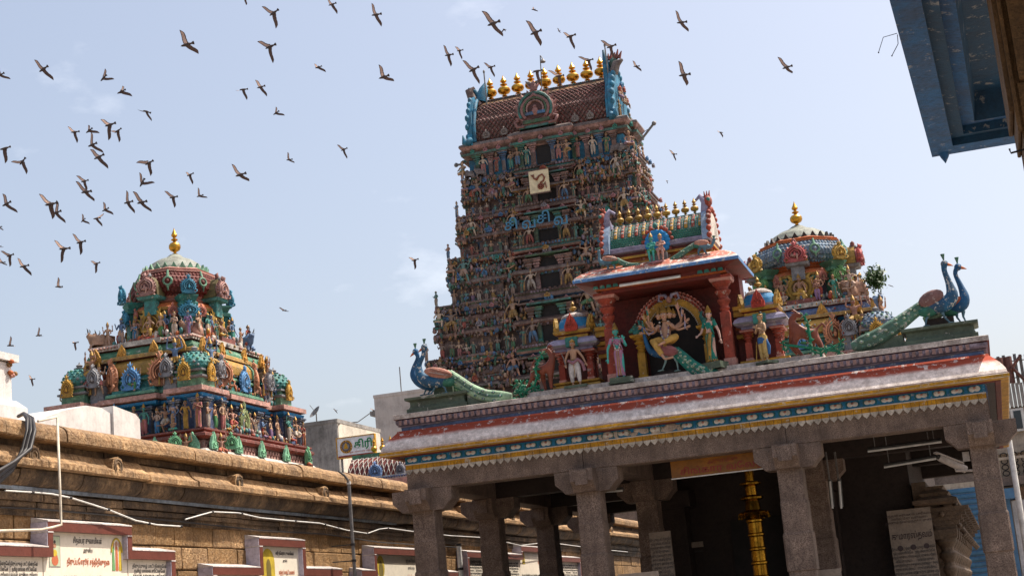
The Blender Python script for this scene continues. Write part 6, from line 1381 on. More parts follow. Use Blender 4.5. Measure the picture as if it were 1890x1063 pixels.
m = MB(); m.tube([(-.08, -.06, .42), (.0, -.08, .37), (.08, -.05, .43), (.14, .0, .36), (.16, .02, .24)], [.025, .03, .028, .03, .03], 7, mat('mauve sash', (.32, .15, .19), grime=.3)); m.build('sash', t)
m = MB(); m.box(-.18, .2, -.1, .14, -.03, .012, greenst); m.build('slab', t)
t = person('green skinned goddess statue in pink sari with long garland, left of the arched niche', -5.42, 23.98, 5.33, .88, rz=.1, skin=(.07, .42, .36), clothc=(.42, .20, .30), crown='tall', cloth='sari', female=True, garland=(wp, pk), arms=[((-.19, -.01, .56), (-.20, -.04, .38)), ((.16, -.02, .58), (.13, -.09, .70))], legs=[((-.04, -.01, .27), (-.05, 0, .03)), ((.06, -.02, .27), (.06, 0, .03))], lean=(-.02, 0))
m = MB(); m.box(-.17, .2, -.13, .14, -.09, .01, greenst); m.box(-.19, .22, -.15, .16, -.09, -.06, greenst); m.build('plinth', t)
t = person('fair goddess statue in a dark green sari, right of the arched niche', -3.92, 24.0, 5.37, .90, rz=-.35, skin=(.58, .36, .29), clothc=(.01, .20, .15), crown='tall', cloth='sari', female=True, arms=[((-.15, -.03, .57), (-.16, -.12, .52)), ((.18, 0, .57), (.22, -.03, .40))], legs=[((-.04, -.01, .27), (-.05, 0, .03)), ((.06, -.02, .27), (.06, 0, .03))], lean=(.02, 0))
m = MB(); m.box(-.2, .2, -.14, .14, -.10, .01, greenst); m.box(-.22, .22, -.16, .16, -.10, -.07, greenst); m.build('plinth', t)
m = MB(); m.tube([(.05, -.075, .48), (.02, -.09, .30), (.0, -.08, .12)], [.03, .034, .03], 6, brass, flat_=.4); m.build('gold_pleat', t)
m = MB()
for k in range(14): a = 2*pi*k/14; m.ell((.082*cos(a)*.9, .075*sin(a), .045), (.018, .016, .022), brass, 6, 4)
m.build('gold_hem', t)
t = person('praying guardian statue in yellow dhoti and blue sash, right of the rooftop shrine', -3.10, 23.98, 5.27, .83, rz=-.7, skin=(.46, .29, .17), clothc=(.50, .34, .12), crown='bun', cloth='dhoti', **{k: v for k, v in POSES['pray'].items()})
m = MB(); m.lathe([(.078, .40), (.092, .36), (.088, .30), (.080, .31)], 14, m=mat('blue sash', (.03, .12, .30), grime=.3), sy=.85); m.tube([(.07, 0, .37), (.10, .02, .25), (.09, .02, .12)], [.02, .03, .02], 6, MATS['blue sash']); m.tube([(-.09, -.05, .35), (-.10, -.09, .03)], .008, 6, brass); m.build('sash', t)
m = MB(); m.box(-.18, .18, -.12, .14, -.03, .012, greenst); m.build('slab', t)
# seated deity with many arms on a peacock
KX, KY = -4.64, 24.10
seat_h = 1.13
t = empty('deity_statue', (KX, KY, 5.60), label='many armed seated deity statue in golden dhoti riding a peacock inside the arched niche', cat='statue')
ms = mat('deity skin', (.50, .28, .18), grime=.1, gs=6, bump=.05); mg_ = mat('golden dhoti', (.52, .30, .07), grime=.2, gs=8, bump=.1)
mb = MB()
arms = [((-.15, -.04, .38), (-.15, -.15, .44)), ((.14, -.05, .38), (.10, -.15, .42))]
for k, (a, r) in enumerate(((.15, .30), (.5, .33), (.95, .36), (1.3, .40))):
    for s_ in (-1, 1): arms.append(((s_*(.18+.02*k), .02+.01*k, .36+.04*k), (s_*r*cos(a*.75)*.98, -.03, .34+r*sin(a*.75)*.9)))
human(mb, arms=arms, legs=[((-.17, -.12, .22), (-.02, -.18, -.06)), ((.16, -.13, .24), (-.04, -.20, .16))], ms=ms, mc=mg_, mg=brass, cloth='dhoti', crown='tall', hipz=.22, garland=(wp, mat('garland violet', (.18, .12, .28))))
for s_ in (-1, 1): head(mb, (s_*.072, .03, .60), ms, brass, 'tall', s=.82, yaw=s_*1.1)
head(mb, (.13, .06, .59), ms, brass, 'tall', s=.6, yaw=1.4)
mb.v = [(a*seat_h, b*seat_h, c*seat_h) for a, b, c in mb.v]; mb.build('figure', t)
m = MB()
for k, (el, ha) in enumerate(arms[2:]):
    x, y, z = [q*seat_h for q in ha]; c = (brass, lilac, teal, pink)[k % 4]
    m.tube([(x, y-.01, z-.02), (x*1.02, y-.02, z+.05), (x*1.03, y-.02, z+.12)], [.012, .018, .006], 6, c); m.ell((x*1.02, y-.02, z+.06), .017, brass, 6, 4)
m.build('held_emblem', t)
m = MB(); m.tube([(-.17, -.10, .42), (-.25, -.13, .36), (-.33, -.12, .50)], [.012, .014, .006], 6, lilac); m.build('bow', t)
# peacocks
pb = mat('peacock blue', (.010, .085, .20), grime=.25, gs=5, peel=.22, bump=.15); pb2 = mat('peacock blue worn', (.015, .095, .19), grime=.4, gs=5, peel=.50, bump=.15); pgr = mat('peacock green', (.03, .17, .12), grime=.3, gs=4, peel=.12, bump=.15); ptl = mat('peacock tail pale green', (.30, .44, .28), grime=.35, gs=4, peel=.28, bump=.2); ptd = mat('peacock tail dark green', (.085, .19, .135), grime=.45, gs=4, peel=.28, bump=.2); wng = mat('peacock wing pink', (.44, .20, .14), grime=.25, gs=5, peel=.3, bump=.15); wnd = mat('peacock wing brown', (.20, .10, .09), grime=.2, gs=5, peel=.22, bump=.15); bk = mat('beak orange', (.50, .13, .03), grime=.1, bump=0); lgb = mat('leg blue grey', (.10, .20, .26), grime=.3, gs=6)
def peacock(label, P, rad, tailp, tailr, wing, legs, beak, crest, cb=pb, ct=ptl, cw=wng, cl_=lgb, group=None, eyes=20, wr=(.17, .06, .09), cbelly=pgr):
    """P: spine points head -> neck -> breast -> rump (world); tailp: tail spine; legs: list of (hip, foot); everything stands on the plinth"""
    o0 = Vector(legs[0][1]) if legs else Vector(P[-1]); t = empty('peacock_statue', o0, label=label, cat='peacock statue')
    if group: t['group'] = group
    R_ = lambda p: Vector(p)-o0
    def smooth(Q):
        out = []
        for i in range(len(Q)-1):
            a, b, c, d = Q[max(i-1, 0)], Q[i], Q[i+1], Q[min(i+2, len(Q)-1)]
            for k in range(4):
                u = k/4; out.append(.5*((2*b)+(c-a)*u+(2*a-5*b+4*c-d)*u*u+(3*b-3*c+d-a)*u**3))
        out.append(Q[-1]); return out
    Vs = [Vector((*R_(p), r)) for p, r in zip(P, rad)]
    Q = []
    for i in range(len(Vs)-1):
        a, b, c, d = Vs[max(i-1, 0)], Vs[i], Vs[i+1], Vs[min(i+2, len(Vs)-1)]
        for k in range(4): u = k/4; Q.append(.5*((2*b)+(c-a)*u+(2*a-5*b+4*c-d)*u*u+(3*b-3*c+d-a)*u**3))
    Q.append(Vs[-1])
    m = MB(); m.tube([q.xyz for q in Q], [max(.006, q.w) for q in Q], 14, cb, True, True, .88); m.ell(R_(P[0]), (rad[0]*1.15, rad[0]*1.1, rad[0]*1.15), cb, 10, 7)
    m.ell(R_(P[-2])*.5+R_(P[-1])*.5-Vector((0, 0, rad[-2]*.35)), (rad[-2]*1.5, rad[-2]*.9, rad[-2]*.85), cbelly, 12, 7); m.build('body', t)
    m = MB(); h = R_(P[0]); bd = Vector(beak).normalized(); r0 = rad[0]
    m.tube([h+bd*r0*.7, h+bd*r0*1.6+Vector((0, 0, -.004)), h+bd*r0*2.6-Vector((0, 0, .012))], [r0*.55, r0*.38, .003], 8, bk); m.build('beak', t)
    m = MB()
    for s_ in (-1, 1): m.ell(h+bd*r0*.35+Vector((0, s_*r0*.95, r0*.2)), (r0*.3, r0*.2, r0*.26), white, 7, 5); m.ell(h+bd*r0*.38+Vector((0, s_*r0*1.1, r0*.2)), (r0*.16, r0*.12, r0*.15), ink, 6, 4)
    m.build('eye', t)
    m = MB()
    for k in range(4): a = (k-1.5)*.32; v = Vector((crest[0]+a*.035, 0, crest[1])); m.tube([h+Vector((0, 0, r0*.7)), h+Vector((0, 0, r0*.7))+v*.5, h+Vector((0, 0, r0*.7))+v], [.005, .009, .017], 6, green if k % 2 else ptd)
    m.build('crest', t)
    T_ = smooth([R_(p) for p in tailp]); n = len(T_); rr = [tailr[0]+(tailr[1]-tailr[0])*min(1, i/(n*.55)) if i < n*.8 else tailr[1]*(1-.75*(i-n*.8)/(n*.2)) for i in range(n)]
    m = MB(); m.tube(T_, rr, 14, ct, True, True, 1.0, .55)
    for e in (-.55, 0, .55):
        Q2 = [p+Vector((0, -rr[i]*.30*(1-abs(e)*.5), 0))+Vector((0, 0, rr[i]*e)) for i, p in enumerate(T_[:-2])]; m.tube(Q2, [r*.34 for r in rr[:-2]], 6, (ct, ptd, ct)[int(e*2)+1])
    tl_ = m.build('tail', t)
    ES = MB()
    for k in range(eyes):
        u = .06+.9*k/eyes; i = int(u*(n-1)); p = T_[i]; e = (-.62, .1, .62)[k % 3]
        c = p+Vector((0, -rr[i]*(.66-.25*abs(e)), rr[i]*e)); s_ = .6+.5*u; k_ = min(1.0, tailr[1]/.10)
        m = MB(); m.ell((0, 0, 0), (.036*s_*k_, .010, .026*s_*k_), ptl if ct is not ptl else pgr, 8, 4); m.ell((0, -.008, 0), (.018*s_*k_, .008, .014*s_*k_), white, 7, 4); m.ell((0, -.015, 0), (.010*s_*k_, .005, .008*s_*k_), pb, 6, 4)
        m.v = [tuple(Vector(v)+c) for v in m.v]; m.build('tail_eye', tl_)
    for sd in (-1, 1):
        w0 = R_(wing[0]); w1 = R_(wing[1]); d = (w1-w0); L_ = d.length; d.normalize(); q = d.to_track_quat('X', 'Z'); c = (w0+w1)/2+Vector((0, sd*rad[-2]*.62, 0))
        m = MB(); m.ell(c, (L_*.52, wr[1]*.7, wr[2]), cw, 14, 8, q)
        for k in range(6):
            off = (k-2.5)/2.5; a = c+q @ Vector((-L_*.30, sd*wr[1]*.55, -off*wr[2]*.62)); b = c+q @ Vector((L_*.56-abs(off)*.06*L_, sd*wr[1]*.42, -off*wr[2]*.34-.01))
            m.tube([a, (a+b)/2+Vector((0, sd*.018, 0)), b], [.008, wr[2]*.17, .004], 6, (cw, kap if cw is wng else cw)[k % 2 if cw is wng and k == 3 else 0], flat_=.6)
        m.build('wing', t)
    for hip, foot in legs:
        a, b = R_(hip), R_(foot); m = MB(); kz = a.lerp(b, .5)+Vector((.02 if beak[0] < 0 else -.02, 0, 0)); m.tube([a, kz, b], [.034, .017, .011], 7, cl_)
        for dx, dy in ((-.07, 0), (-.055, -.035), (-.05, .035), (.035, 0)): m.tube([b+Vector((0, 0, .008)), b+Vector((dx*(1 if beak[0] < 0 else -1), dy, .0))], [.011, .006], 5, cl_)
        m.build('leg', t)
    return t
A_ = lambda px, py, Y: at(px, py, 1, Y)
Yn, Yb = 24.02, 24.26
peacock('front peacock statue of the left pair with pink wing and long pale green tail', [A_(783, 641, Yn), A_(781, 656, Yn), A_(773, 675, Yn), A_(777, 694, Yn), A_(792, 704, Yn), A_(815, 703, Yn), A_(840, 698, Yn)], [.050, .036, .052, .085, .105, .10, .05],
  [A_(828, 690, Yn), A_(848, 704, Yn), A_(872, 720, Yn-.03), A_(902, 731, Yn-.05), A_(945, 731, Yn-.05)], (.085, .105), [A_(786, 685, Yn), A_(836, 693, Yn)], [(A_(815, 708, Yn), A_(824, 725, Yn)), (A_(803, 710, Yn), A_(795, 727, Yn))], (-.9, 0, -.45), (.01, .11), cb=pb2)
peacock('rear peacock statue of the left pair with plain blue neck facing left', [A_(767, 649, Yb), A_(771, 660, Yb), A_(764, 680, Yb), A_(765, 694, Yb), A_(778, 706, Yb), A_(800, 712, Yb), A_(820, 712, Yb)], [.048, .034, .045, .075, .095, .09, .05],
  [A_(812, 705, Yb), A_(840, 715, Yb), A_(865, 725, Yb)], (.07, .07), [A_(785, 700, Yb), A_(825, 705, Yb)], [(A_(795, 714, Yb), A_(789, 728, Yb)), (A_(785, 712, Yb), A_(782, 729, Yb))], (-.85, 0, -.5), (.0, .11), cbelly=pb, eyes=4)
peacock('front peacock statue of the right pair with brown wing and long green tail', [A_(1743, 487, Yn), A_(1743, 500, Yn), A_(1752, 524, Yn), A_(1757, 545, Yn), A_(1746, 560, Yn), A_(1724, 567, Yn), A_(1700, 572, Yn)], [.050, .040, .055, .095, .115, .11, .06],
  [A_(1706, 562, Yn), A_(1682, 580, Yn), A_(1655, 600, Yn-.03), A_(1615, 624, Yn-.05), A_(1572, 640, Yn-.05)], (.085, .125), [A_(1740, 541, Yn), A_(1697, 563, Yn)], [(A_(1716, 576, Yn), A_(1708, 602, Yn)), (A_(1738, 574, Yn), A_(1754, 596, Yn))], (.95, 0, -.3), (-.01, .12), cb=pb2, ct=ptd, cw=wnd, wr=(.2, .07, .115))
peacock('rear peacock statue of the right pair with an orange beak pointing right', [A_(1768, 493, Yb), A_(1763, 505, Yb), A_(1773, 528, Yb), A_(1780, 548, Yb), A_(1776, 562, Yb), A_(1762, 570, Yb), A_(1745, 574, Yb)], [.050, .038, .052, .085, .105, .09, .05],
  [A_(1750, 570, Yb), A_(1730, 580, Yb), A_(1705, 592, Yb)], (.07, .07), [A_(1775, 552, Yb), A_(1740, 568, Yb)], [(A_(1765, 577, Yb), A_(1774, 595, Yb)), (A_(1778, 574, Yb), A_(1783, 594, Yb))], (.95, 0, -.3), (.0, .12), cw=mat('orange wing', (.42, .10, .04), grime=.3), eyes=3)
# mount of the niche deity
Ym = 24.02
peacock('peacock mount with a scaled dark green tail spilling over the niche edge', [A_(1187, 606, Ym+.05), A_(1190, 622, Ym+.05), A_(1196, 640, Ym+.05), A_(1206, 650, Ym+.1), A_(1225, 652, Ym+.12), A_(1245, 648, Ym+.1)], [.034, .028, .042, .065, .085, .08],
  [A_(1246, 648, Ym), A_(1262, 662, Ym-.03), A_(1280, 678, Ym-.06), A_(1300, 688, Ym-.10), A_(1326, 690, Ym-.12)], (.09, .115), [A_(1212, 645, Ym), A_(1252, 650, Ym)], [(A_(1230, 655, Ym), A_(1222, 684, Ym)), (A_(1243, 655, Ym), A_(1252, 684, Ym))], (-.9, 0, .1), (.0, .05), ct=mat('deep teal tail', (.015, .16, .12), grime=.2, gs=5, bump=.1), cl_=mat('leg grey green', (.20, .30, .28), grime=.3), eyes=24, cw=mat('rose wing', (.36, .13, .13), grime=.25))
Ye = 23.82
peacock('small peacock statue with green tail on the left of the shrine eave', [A_(1105, 464, Ye), A_(1106, 472, Ye), A_(1107, 481, Ye), A_(1116, 485, Ye), A_(1128, 483, Ye), A_(1138, 481, Ye)], [.026, .020, .03, .05, .055, .04], [A_(1138, 479, Ye), A_(1150, 486, Ye), A_(1165, 491, Ye), A_(1184, 490, Ye)], (.04, .05), [A_(1112, 478, Ye), A_(1140, 479, Ye)], [(A_(1120, 487, Ye), A_(1121, 500, Ye)), (A_(1131, 486, Ye), A_(1134, 499, Ye))], (-.9, 0, .1), (0, .04), cb=lgb, ct=ptd, eyes=8, wr=(.1, .035, .05))
peacock('small peacock statue with green tail on the right of the shrine eave', [A_(1318, 442, Ye), A_(1316, 449, Ye), A_(1312, 455, Ye), A_(1303, 455, Ye), A_(1292, 452, Ye), A_(1284, 451, Ye)], [.026, .020, .03, .05, .055, .04], [A_(1284, 451, Ye), A_(1270, 460, Ye), A_(1255, 471, Ye), A_(1236, 483, Ye)], (.04, .05), [A_(1308, 448, Ye), A_(1282, 450, Ye)], [(A_(1292, 458, Ye), A_(1290, 472, Ye)), (A_(1300, 457, Ye), A_(1306, 470, Ye))], (.9, 0, .1), (0, .04), cb=lgb, ct=ptd, eyes=8, wr=(.1, .035, .05))
# seated couple in front of the roof arch
p = A_(1213, 478, 23.86)
t = empty('deity_couple_statue', (p.x, 23.86, 7.06), label='seated couple statue, one green and one pink, before the blue halo on the shrine roof', cat='statue')
for dx, sk, cl in ((-.07, (.06, .36, .30), (.06, .26, .10)), (.08, (.48, .26, .20), (.45, .22, .18))):
    m = MB(); human(m, ms=mat('couple skin %d' % (dx > 0), sk, grime=.2, gs=6, bump=0), mc=mat('couple cloth %d' % (dx > 0), cl, grime=.2, gs=6, bump=0), mg=brass, crown='tall' if dx < 0 else 'cap', cloth='short', detail=True, arms=[((-.13, -.04, .36), (-.04, -.12, .32)), ((.13, -.04, .36), (.05, -.14, .34))], legs=[((-.06, -.16, .20), (-.05, -.17, -.08)), ((.06, -.16, .20), (.06, -.17, -.08))], hipz=.20)
    m.v = [(a*.60+dx, b*.60, c*.60+.10) for a, b, c in m.v]; m.build('figure', t)
m = MB(); m.ell((0, -.05, .02), (.15, .10, .03), mat('lotus pink', (.42, .20, .22), grime=.3), 12, 5); m.box(-.13, .16, .02, .14, .0, .20, greyst); m.build('lotus_seat', t)
m = MB(); hb = mat('halo blue', (.02, .22, .50), grime=.2, gs=6, bump=.1)
for i in range(13): a = -.2*pi+1.4*pi*i/12; m.ell((.16*cos(a), .17, .40+.17*sin(a)), (.06, .02, .055), hb, 7, 5); m.ell((.235*cos(a), .19, .42+.24*sin(a)), (.038, .02, .038), red, 7, 5)
m.ell((0, .16, .40), (.14, .02, .14), hb, 12, 6); m.ell((0, .14, .68), (.04, .04, .05), teal, 7, 5); m.build('halo', t)
# beasts with foliage
brn = mat('red brown beast paint', (.22, .055, .028), grime=.25, gs=5, bump=.1, rough=.5)
fol = mat('painted foliage green', (.01, .19, .10), grime=.25, gs=5, peel=.12, bump=.15)
def beast(label, V, Ed, R, vine, Y, head_dir, horns, seedn):
    random.seed(seedn); P = [A_(a, b, Y+c) for a, b, c in V]; o0 = Vector((P[0].x, Y, 5.28)); t = empty('beast_statue', o0, label=label, cat='statue')
    m = MB(); skin_add(m, [p-o0 for p in P], Ed, R, brn, 2); m.build('body', t)
    h = P[horns]-o0; m = MB()
    for s_ in (-1, 1): m.tube([h+Vector((0, s_*.03, .03)), h+Vector((-head_dir*.05, s_*.04, .09))], [.018, .004], 6, brn); m.ell(h+Vector((head_dir*.02, s_*.045, .02)), .013, white, 6, 4); m.ell(h+Vector((head_dir*.025, s_*.054, .02)), .006, ink, 5, 4)
    for k in range(6): m.tube([h+Vector((-head_dir*(.03+.012*k), 0, .04-.035*k)), h+Vector((-head_dir*(.08+.012*k), 0, .06-.04*k))], [.016, .004], 5, brn)
    m.build('horned_head', t)
    m = MB(); Q = [A_(a, b, Y-.10)-o0 for a, b in vine]; m.tube(Q, [.022]*len(Q), 6, fol); m.build('vine_stem', t)
    m = MB()
    for q in Q:
        for k in range(9):
            d = Vector((random.uniform(-1, 1), random.uniform(-.4, .1), random.uniform(-1, 1))).normalized()*random.uniform(.03, .07); c = q+d*.8; qq = d.to_track_quat('Z', 'Y')
            m.ell(c, (.022, .008, .036), fol if k % 5 else ptl, 6, 4, qq)
    m.build('leaf_scroll', t, kind='stuff'); return t
beast('rearing red brown beast statue with green foliage, left of the guardian and little pavilion', [(1015, 678, 0), (1000, 682, 0), (985, 688, 0), (1020, 660, 0), (1012, 645, 0), (1000, 650, 0), (1016, 700, 0), (1018, 718, 0), (1003, 702, .08), (1008, 720, .08), (982, 702, 0), (972, 718, 0), (988, 703, .08), (985, 720, .08), (982, 675, 0), (988, 662, 0), (996, 660, 0)],
  [(0, 1), (1, 2), (0, 3), (3, 4), (4, 5), (0, 6), (6, 7), (1, 8), (8, 9), (2, 10), (10, 11), (2, 12), (12, 13), (2, 14), (14, 15), (15, 16)], [.085, .075, .075, .055, .05, .03, .04, .022, .04, .022, .045, .024, .04, .02, .02, .015, .01], [(1000, 655), (993, 668), (988, 682), (992, 696), (985, 712), (970, 722), (955, 725), (962, 708), (950, 712)], 24.05, -1, 4, 3)
beast('red brown beast statue biting a green vine, right of the praying guardian', [(1468, 608, 0), (1485, 614, 0), (1500, 618, 0), (1460, 592, 0), (1470, 580, 0), (1482, 584, 0), (1466, 640, 0), (1486, 662, 0), (1460, 638, .08), (1472, 655, .08), (1512, 632, 0), (1522, 652, 0), (1500, 638, .08), (1508, 655, .08), (1508, 606, 0), (1518, 596, 0), (1524, 604, 0)],
  [(0, 1), (1, 2), (0, 3), (3, 4), (4, 5), (0, 6), (6, 7), (0, 8), (8, 9), (2, 10), (10, 11), (2, 12), (12, 13), (2, 14), (14, 15), (15, 16)], [.09, .075, .085, .062, .055, .032, .045, .024, .04, .022, .05, .026, .04, .02, .02, .016, .012], [(1484, 583), (1490, 598), (1494, 615), (1496, 632), (1500, 648), (1515, 652), (1525, 645), (1540, 640), (1552, 632), (1548, 648), (1446, 636), (1450, 648)], 24.05, 1, 4, 4)
t = empty('foliage_scroll', (-7.02, 24.1, 5.25), label='tangle of painted green leaf scrolls at the tip of the left peacock tail', cat='ornament')
m = MB()
for k in range(60):
    c = Vector((random.gauss(0, .11), random.uniform(-.05, .06), abs(random.gauss(.06, .10)))); m.ell(c, (.035, .015, .028), fol if k % 4 else (ptl if k % 8 else white), 6, 4, Quaternion((0, 1, 0), random.uniform(0, 3)))
m.build('leaf_scroll', t, kind='stuff')
# ------------------------------------------------------------------ inside the pavilion
random.seed(31)
t = empty('inner_hall', (-5.9, 28.0, 0), label='dark inner stone hall behind the pavilion columns', cat='building')
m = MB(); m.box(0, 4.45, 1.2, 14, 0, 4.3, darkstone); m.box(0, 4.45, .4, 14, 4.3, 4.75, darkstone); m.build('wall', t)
m = MB(); m.box(1.1, 2.9, 1.12, 1.19, 0, 3.2, void); m.build('doorway', t)  # dark sheet painting the shade of the hall door
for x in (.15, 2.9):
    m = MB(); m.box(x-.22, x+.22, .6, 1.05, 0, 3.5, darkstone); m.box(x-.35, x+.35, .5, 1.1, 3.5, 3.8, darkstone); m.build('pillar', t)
# carved side shrine with pilasters receding at the right
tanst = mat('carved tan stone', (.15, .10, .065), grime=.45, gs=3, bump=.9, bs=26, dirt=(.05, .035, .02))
t = empty('carved_side_shrine', (-1.42, 29, 0), label='carved stone side shrine with receding pilasters and eave behind the right bay', cat='shrine')
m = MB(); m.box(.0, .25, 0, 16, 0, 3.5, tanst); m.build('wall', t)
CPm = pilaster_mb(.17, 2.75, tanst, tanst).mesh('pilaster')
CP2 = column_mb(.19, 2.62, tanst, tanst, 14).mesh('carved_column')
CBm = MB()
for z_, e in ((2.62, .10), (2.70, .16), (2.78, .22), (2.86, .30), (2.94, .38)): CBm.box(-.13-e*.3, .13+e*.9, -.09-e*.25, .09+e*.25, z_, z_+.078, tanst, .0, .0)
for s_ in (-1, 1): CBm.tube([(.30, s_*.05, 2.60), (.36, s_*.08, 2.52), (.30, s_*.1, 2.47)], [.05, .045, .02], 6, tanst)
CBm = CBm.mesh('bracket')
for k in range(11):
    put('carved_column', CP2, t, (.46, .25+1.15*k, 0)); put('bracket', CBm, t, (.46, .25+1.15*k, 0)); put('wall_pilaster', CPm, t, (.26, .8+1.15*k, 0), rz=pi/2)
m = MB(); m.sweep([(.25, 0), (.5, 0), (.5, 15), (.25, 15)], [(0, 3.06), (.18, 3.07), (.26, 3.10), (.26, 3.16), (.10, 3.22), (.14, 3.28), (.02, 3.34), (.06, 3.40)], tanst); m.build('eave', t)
m = MB()
for k in range(150): m.ell((random.uniform(.45, .70), random.uniform(0, 13), random.uniform(2.7, 3.2)), (.05, .06, .05), tanst, 6, 4)
m.build('carving', t, kind='stuff')
# brass lamp pillar
t = empty('brass_flagstaff', (-4.02, 27.0, .25), label='gilded brass ceremonial pillar with ringed mouldings in the dark centre bay', cat='pillar')
gb = mat('polished brass', (.55, .28, .03), grime=.55, gs=2.5, rough=.25, metal=1, dirt=(.05, .02, .004), bump=.05)
zs = [0]
P = [(.30, 0), (.30, .3), (.18, .35), (.14, .9)]
z = .9
while z < 2.75: P += [(.13, z), (.13, z+.16), (.15, z+.18), (.15, z+.21), (.13, z+.23)]; z += .24
m = MB(); m.lathe([(r, zz) for r, zz in P], 20, m=gb); m.build('shaft', t)
m = MB(); m.lathe([(.15, z-.02), (.22, z+.04), (.26, z+.10), (.14, z+.14), (.12, z+.30), (.20, z+.33), (.20, z+.36), (.10, z+.40), (.10, z+.55), (.19, z+.58), (.19, z+.61), (.08, z+.64), (.08, z+.85)], 20, m=gb); m.build('crown_mouldings', t)
for k in range(12):
    a = 2*pi*k/12; m = MB(); m.tube([(.25*cos(a), .25*sin(a), z+.10), (.27*cos(a), .27*sin(a), z+.0)], [.012, .02], 6, gb); m.build('bell', t)
t = empty('brass_lattice_gate', (-3.35, 28.2, .25), label='dark gate with brass ornament to the right of the gilded pillar', cat='gate')
m = MB(); m.box(-.3, .5, 0, .06, 0, 3.1, void); m.build('leaf', t)
m = MB()
for k in range(15):
    for i in (0, 1): m.tube([(-.05+.25*i, -.03, .2*k), (.03+.25*i, -.05, .2*k+.1), (-.05+.25*i, -.03, .2*k+.2)], .015, 5, gb); m.ell((-.01+.25*i, -.05, .2*k+.1), .028, gb, 6, 4)
m.build('brass_scroll', t)
# name board
t = empty('name_board', (-4.87, 24.44, 3.69), label='yellow name board with dark red Tamil lettering hung under the beam of the centre bay', cat='signboard')
m = MB(); m.box(0, 1.92, 0, .03, 0, .27, mat('yellow board', (.26, .10, .008), grime=.25, gs=2, bump=0, rough=.4)); m.build('panel', t)
m = MB(); m.box(-.01, 1.93, -.012, .035, -.015, .0, pvcw); m.build('edge', t)
br = flat('board red', (.22, .02, .01))
put_text('lettering', text_mesh('அருள்மிகு', .085, br, .001, 'CENTER', 2), t, (.84, -.006, .175), M_FRONT)
put_text('lettering', text_mesh('சிங்கார வேலர்', .135, br, .001, 'CENTER', 2, .002), t, (.80, -.006, .045), M_FRONT, 1.25, 1)
# lamps
tubem = mat('unlit tube glass', (.62, .62, .60), grime=.05, bump=0, rough=.25)
def tube_fit(label, a, b, Y):
    A, B = at(*a, 1, Y), at(*b, 1, Y); t = empty('tube_light', A, label=label, cat='tube light'); d = B-A
    m = MB(); m.tube([(0, -.03, 0), d+Vector((0, -.03, 0))], .019, 8, tubem); m.build('tube', t); m = MB(); m.tube([(0, .02, .03), d+Vector((0, .02, .03))], .035, 4, mat('lamp housing', (.10, .10, .10), grime=.3, bump=0)); m.build('housing', t)
    m = MB(); m.tube([(.1*d.x, .02, .03), (.1*d.x, .02, .5)], .008, 4, steel); m.tube([(.9*d.x, .02, .03), (.9*d.x, .02, .5)], .008, 4, steel); m.build('hanger', t)
tube_fit('upper horizontal tube light under the ceiling of the right bay', (1602, 833), (1738, 815), 25.5)
tube_fit('lower horizontal tube light behind the security camera in the right bay', (1632, 862), (1728, 846), 26.4)
tube_fit('tube light hung between the first and second rows at the left of the centre bay', (1052, 911), (1150, 905), 26.5)
tube_fit('left one of two upright tube lights behind the third column', (1532, 888), (1537, 938), 26.5)
tube_fit('right one of two upright tube lights behind the third column', (1549, 888), (1553, 938), 26.5)
p = at(1733, 843, 1, 24.75); q = at(1782, 866, 1, 25.0)
t = empty('security_camera', p, label='white bullet security camera bracketed to the right corner column', cat='security camera'); d = q-p
m = MB(); cm = mat('white camera body', (.52, .46, .42), grime=.25, gs=6, bump=0); m.tube([(0, 0, 0), d*.1, d], [.055, .06, .06], 10, cm, smooth=True); m.tube([d*-.12+Vector((0, 0, .045)), d*.9+Vector((0, 0, .075))], [.065, .065], 8, cm, flat_=.25); m.build('camera_body', t)
m = MB(); m.ell((0, -.01, 0), (.04, .03, .04), ink, 8, 5); m.build('lens', t)
m = MB(); e = at(1795, 868, 1, 24.9)-p; m.tube([d*.6-Vector((0, 0, .05)), d*.6-Vector((0, 0, .10)), e], .018, 6, cm); m.build('arm', t)
p = at(1783, 842, 1, 24.42); m = MB(); m.box(-.05, .05, -.02, .03, -.07, .07, cm); m.build('junction_box', loc=p, label='small pale junction box on the beam beside the security camera', cat='box')
# notices
paper = mat('aged notice paper', (.30, .24, .19), grime=.25, gs=3, bump=.02, dirt=(.3, .22, .16)); tdk = flat('notice ink', (.05, .03, .03))
def notice(label, TL, TR, h, Y, rows, head=None, red_=False, cat='notice'):
    a, b = at(*TL, 1, Y), at(*TR, 1, Y); w_ = b.x-a.x; t = empty('notice_board', (a.x, Y, a.z-h), label=label, cat=cat)
    m = MB(); m.box(0, w_, 0, .03, 0, h, paper); m.build('panel', t)
    if head: put_text('lettering', text_mesh(head, .12, tred if red_ else tdk, .001, 'CENTER', 2, .002), t, (w_/2, -.004, h-.52), M_FRONT, .8, 1.3)
    y0 = h-.62 if head else h-.06
    for c in range(2 if w_ > .6 else 1):
        me = small_block(rows); k = 2 if w_ > .6 else 1
        put_text('small_lettering', me, t, (w_*(c+.5)/k, -.004, y0-.12*(.8)), M_FRONT, w_/k*.82/1.15, (y0-.1)/(rows*.1)*.9)
    return t, w_, h
t, w_, h_ = notice('large tall notice board with two dense columns of Tamil text in the right bay', (1636, 943), (1716, 934), 2.0, 28.9, 16, 'குமாரஸ்தவம்')
m = MB()
for k, x in enumerate((.2, .5, .8)): m.prism([(w_*x+.05*cos(2*pi*i/10), h_-.68+.05*sin(2*pi*i/10)) for i in range(10)], 'y', -.006, -.002, tdk)
m.build('printed_emblem', t); put_text('small_lettering', text_mesh(lines(3, 2), .06, tdk, .001, 'CENTER', 1), t, (w_/2, -.004, h_-.12), M_FRONT)
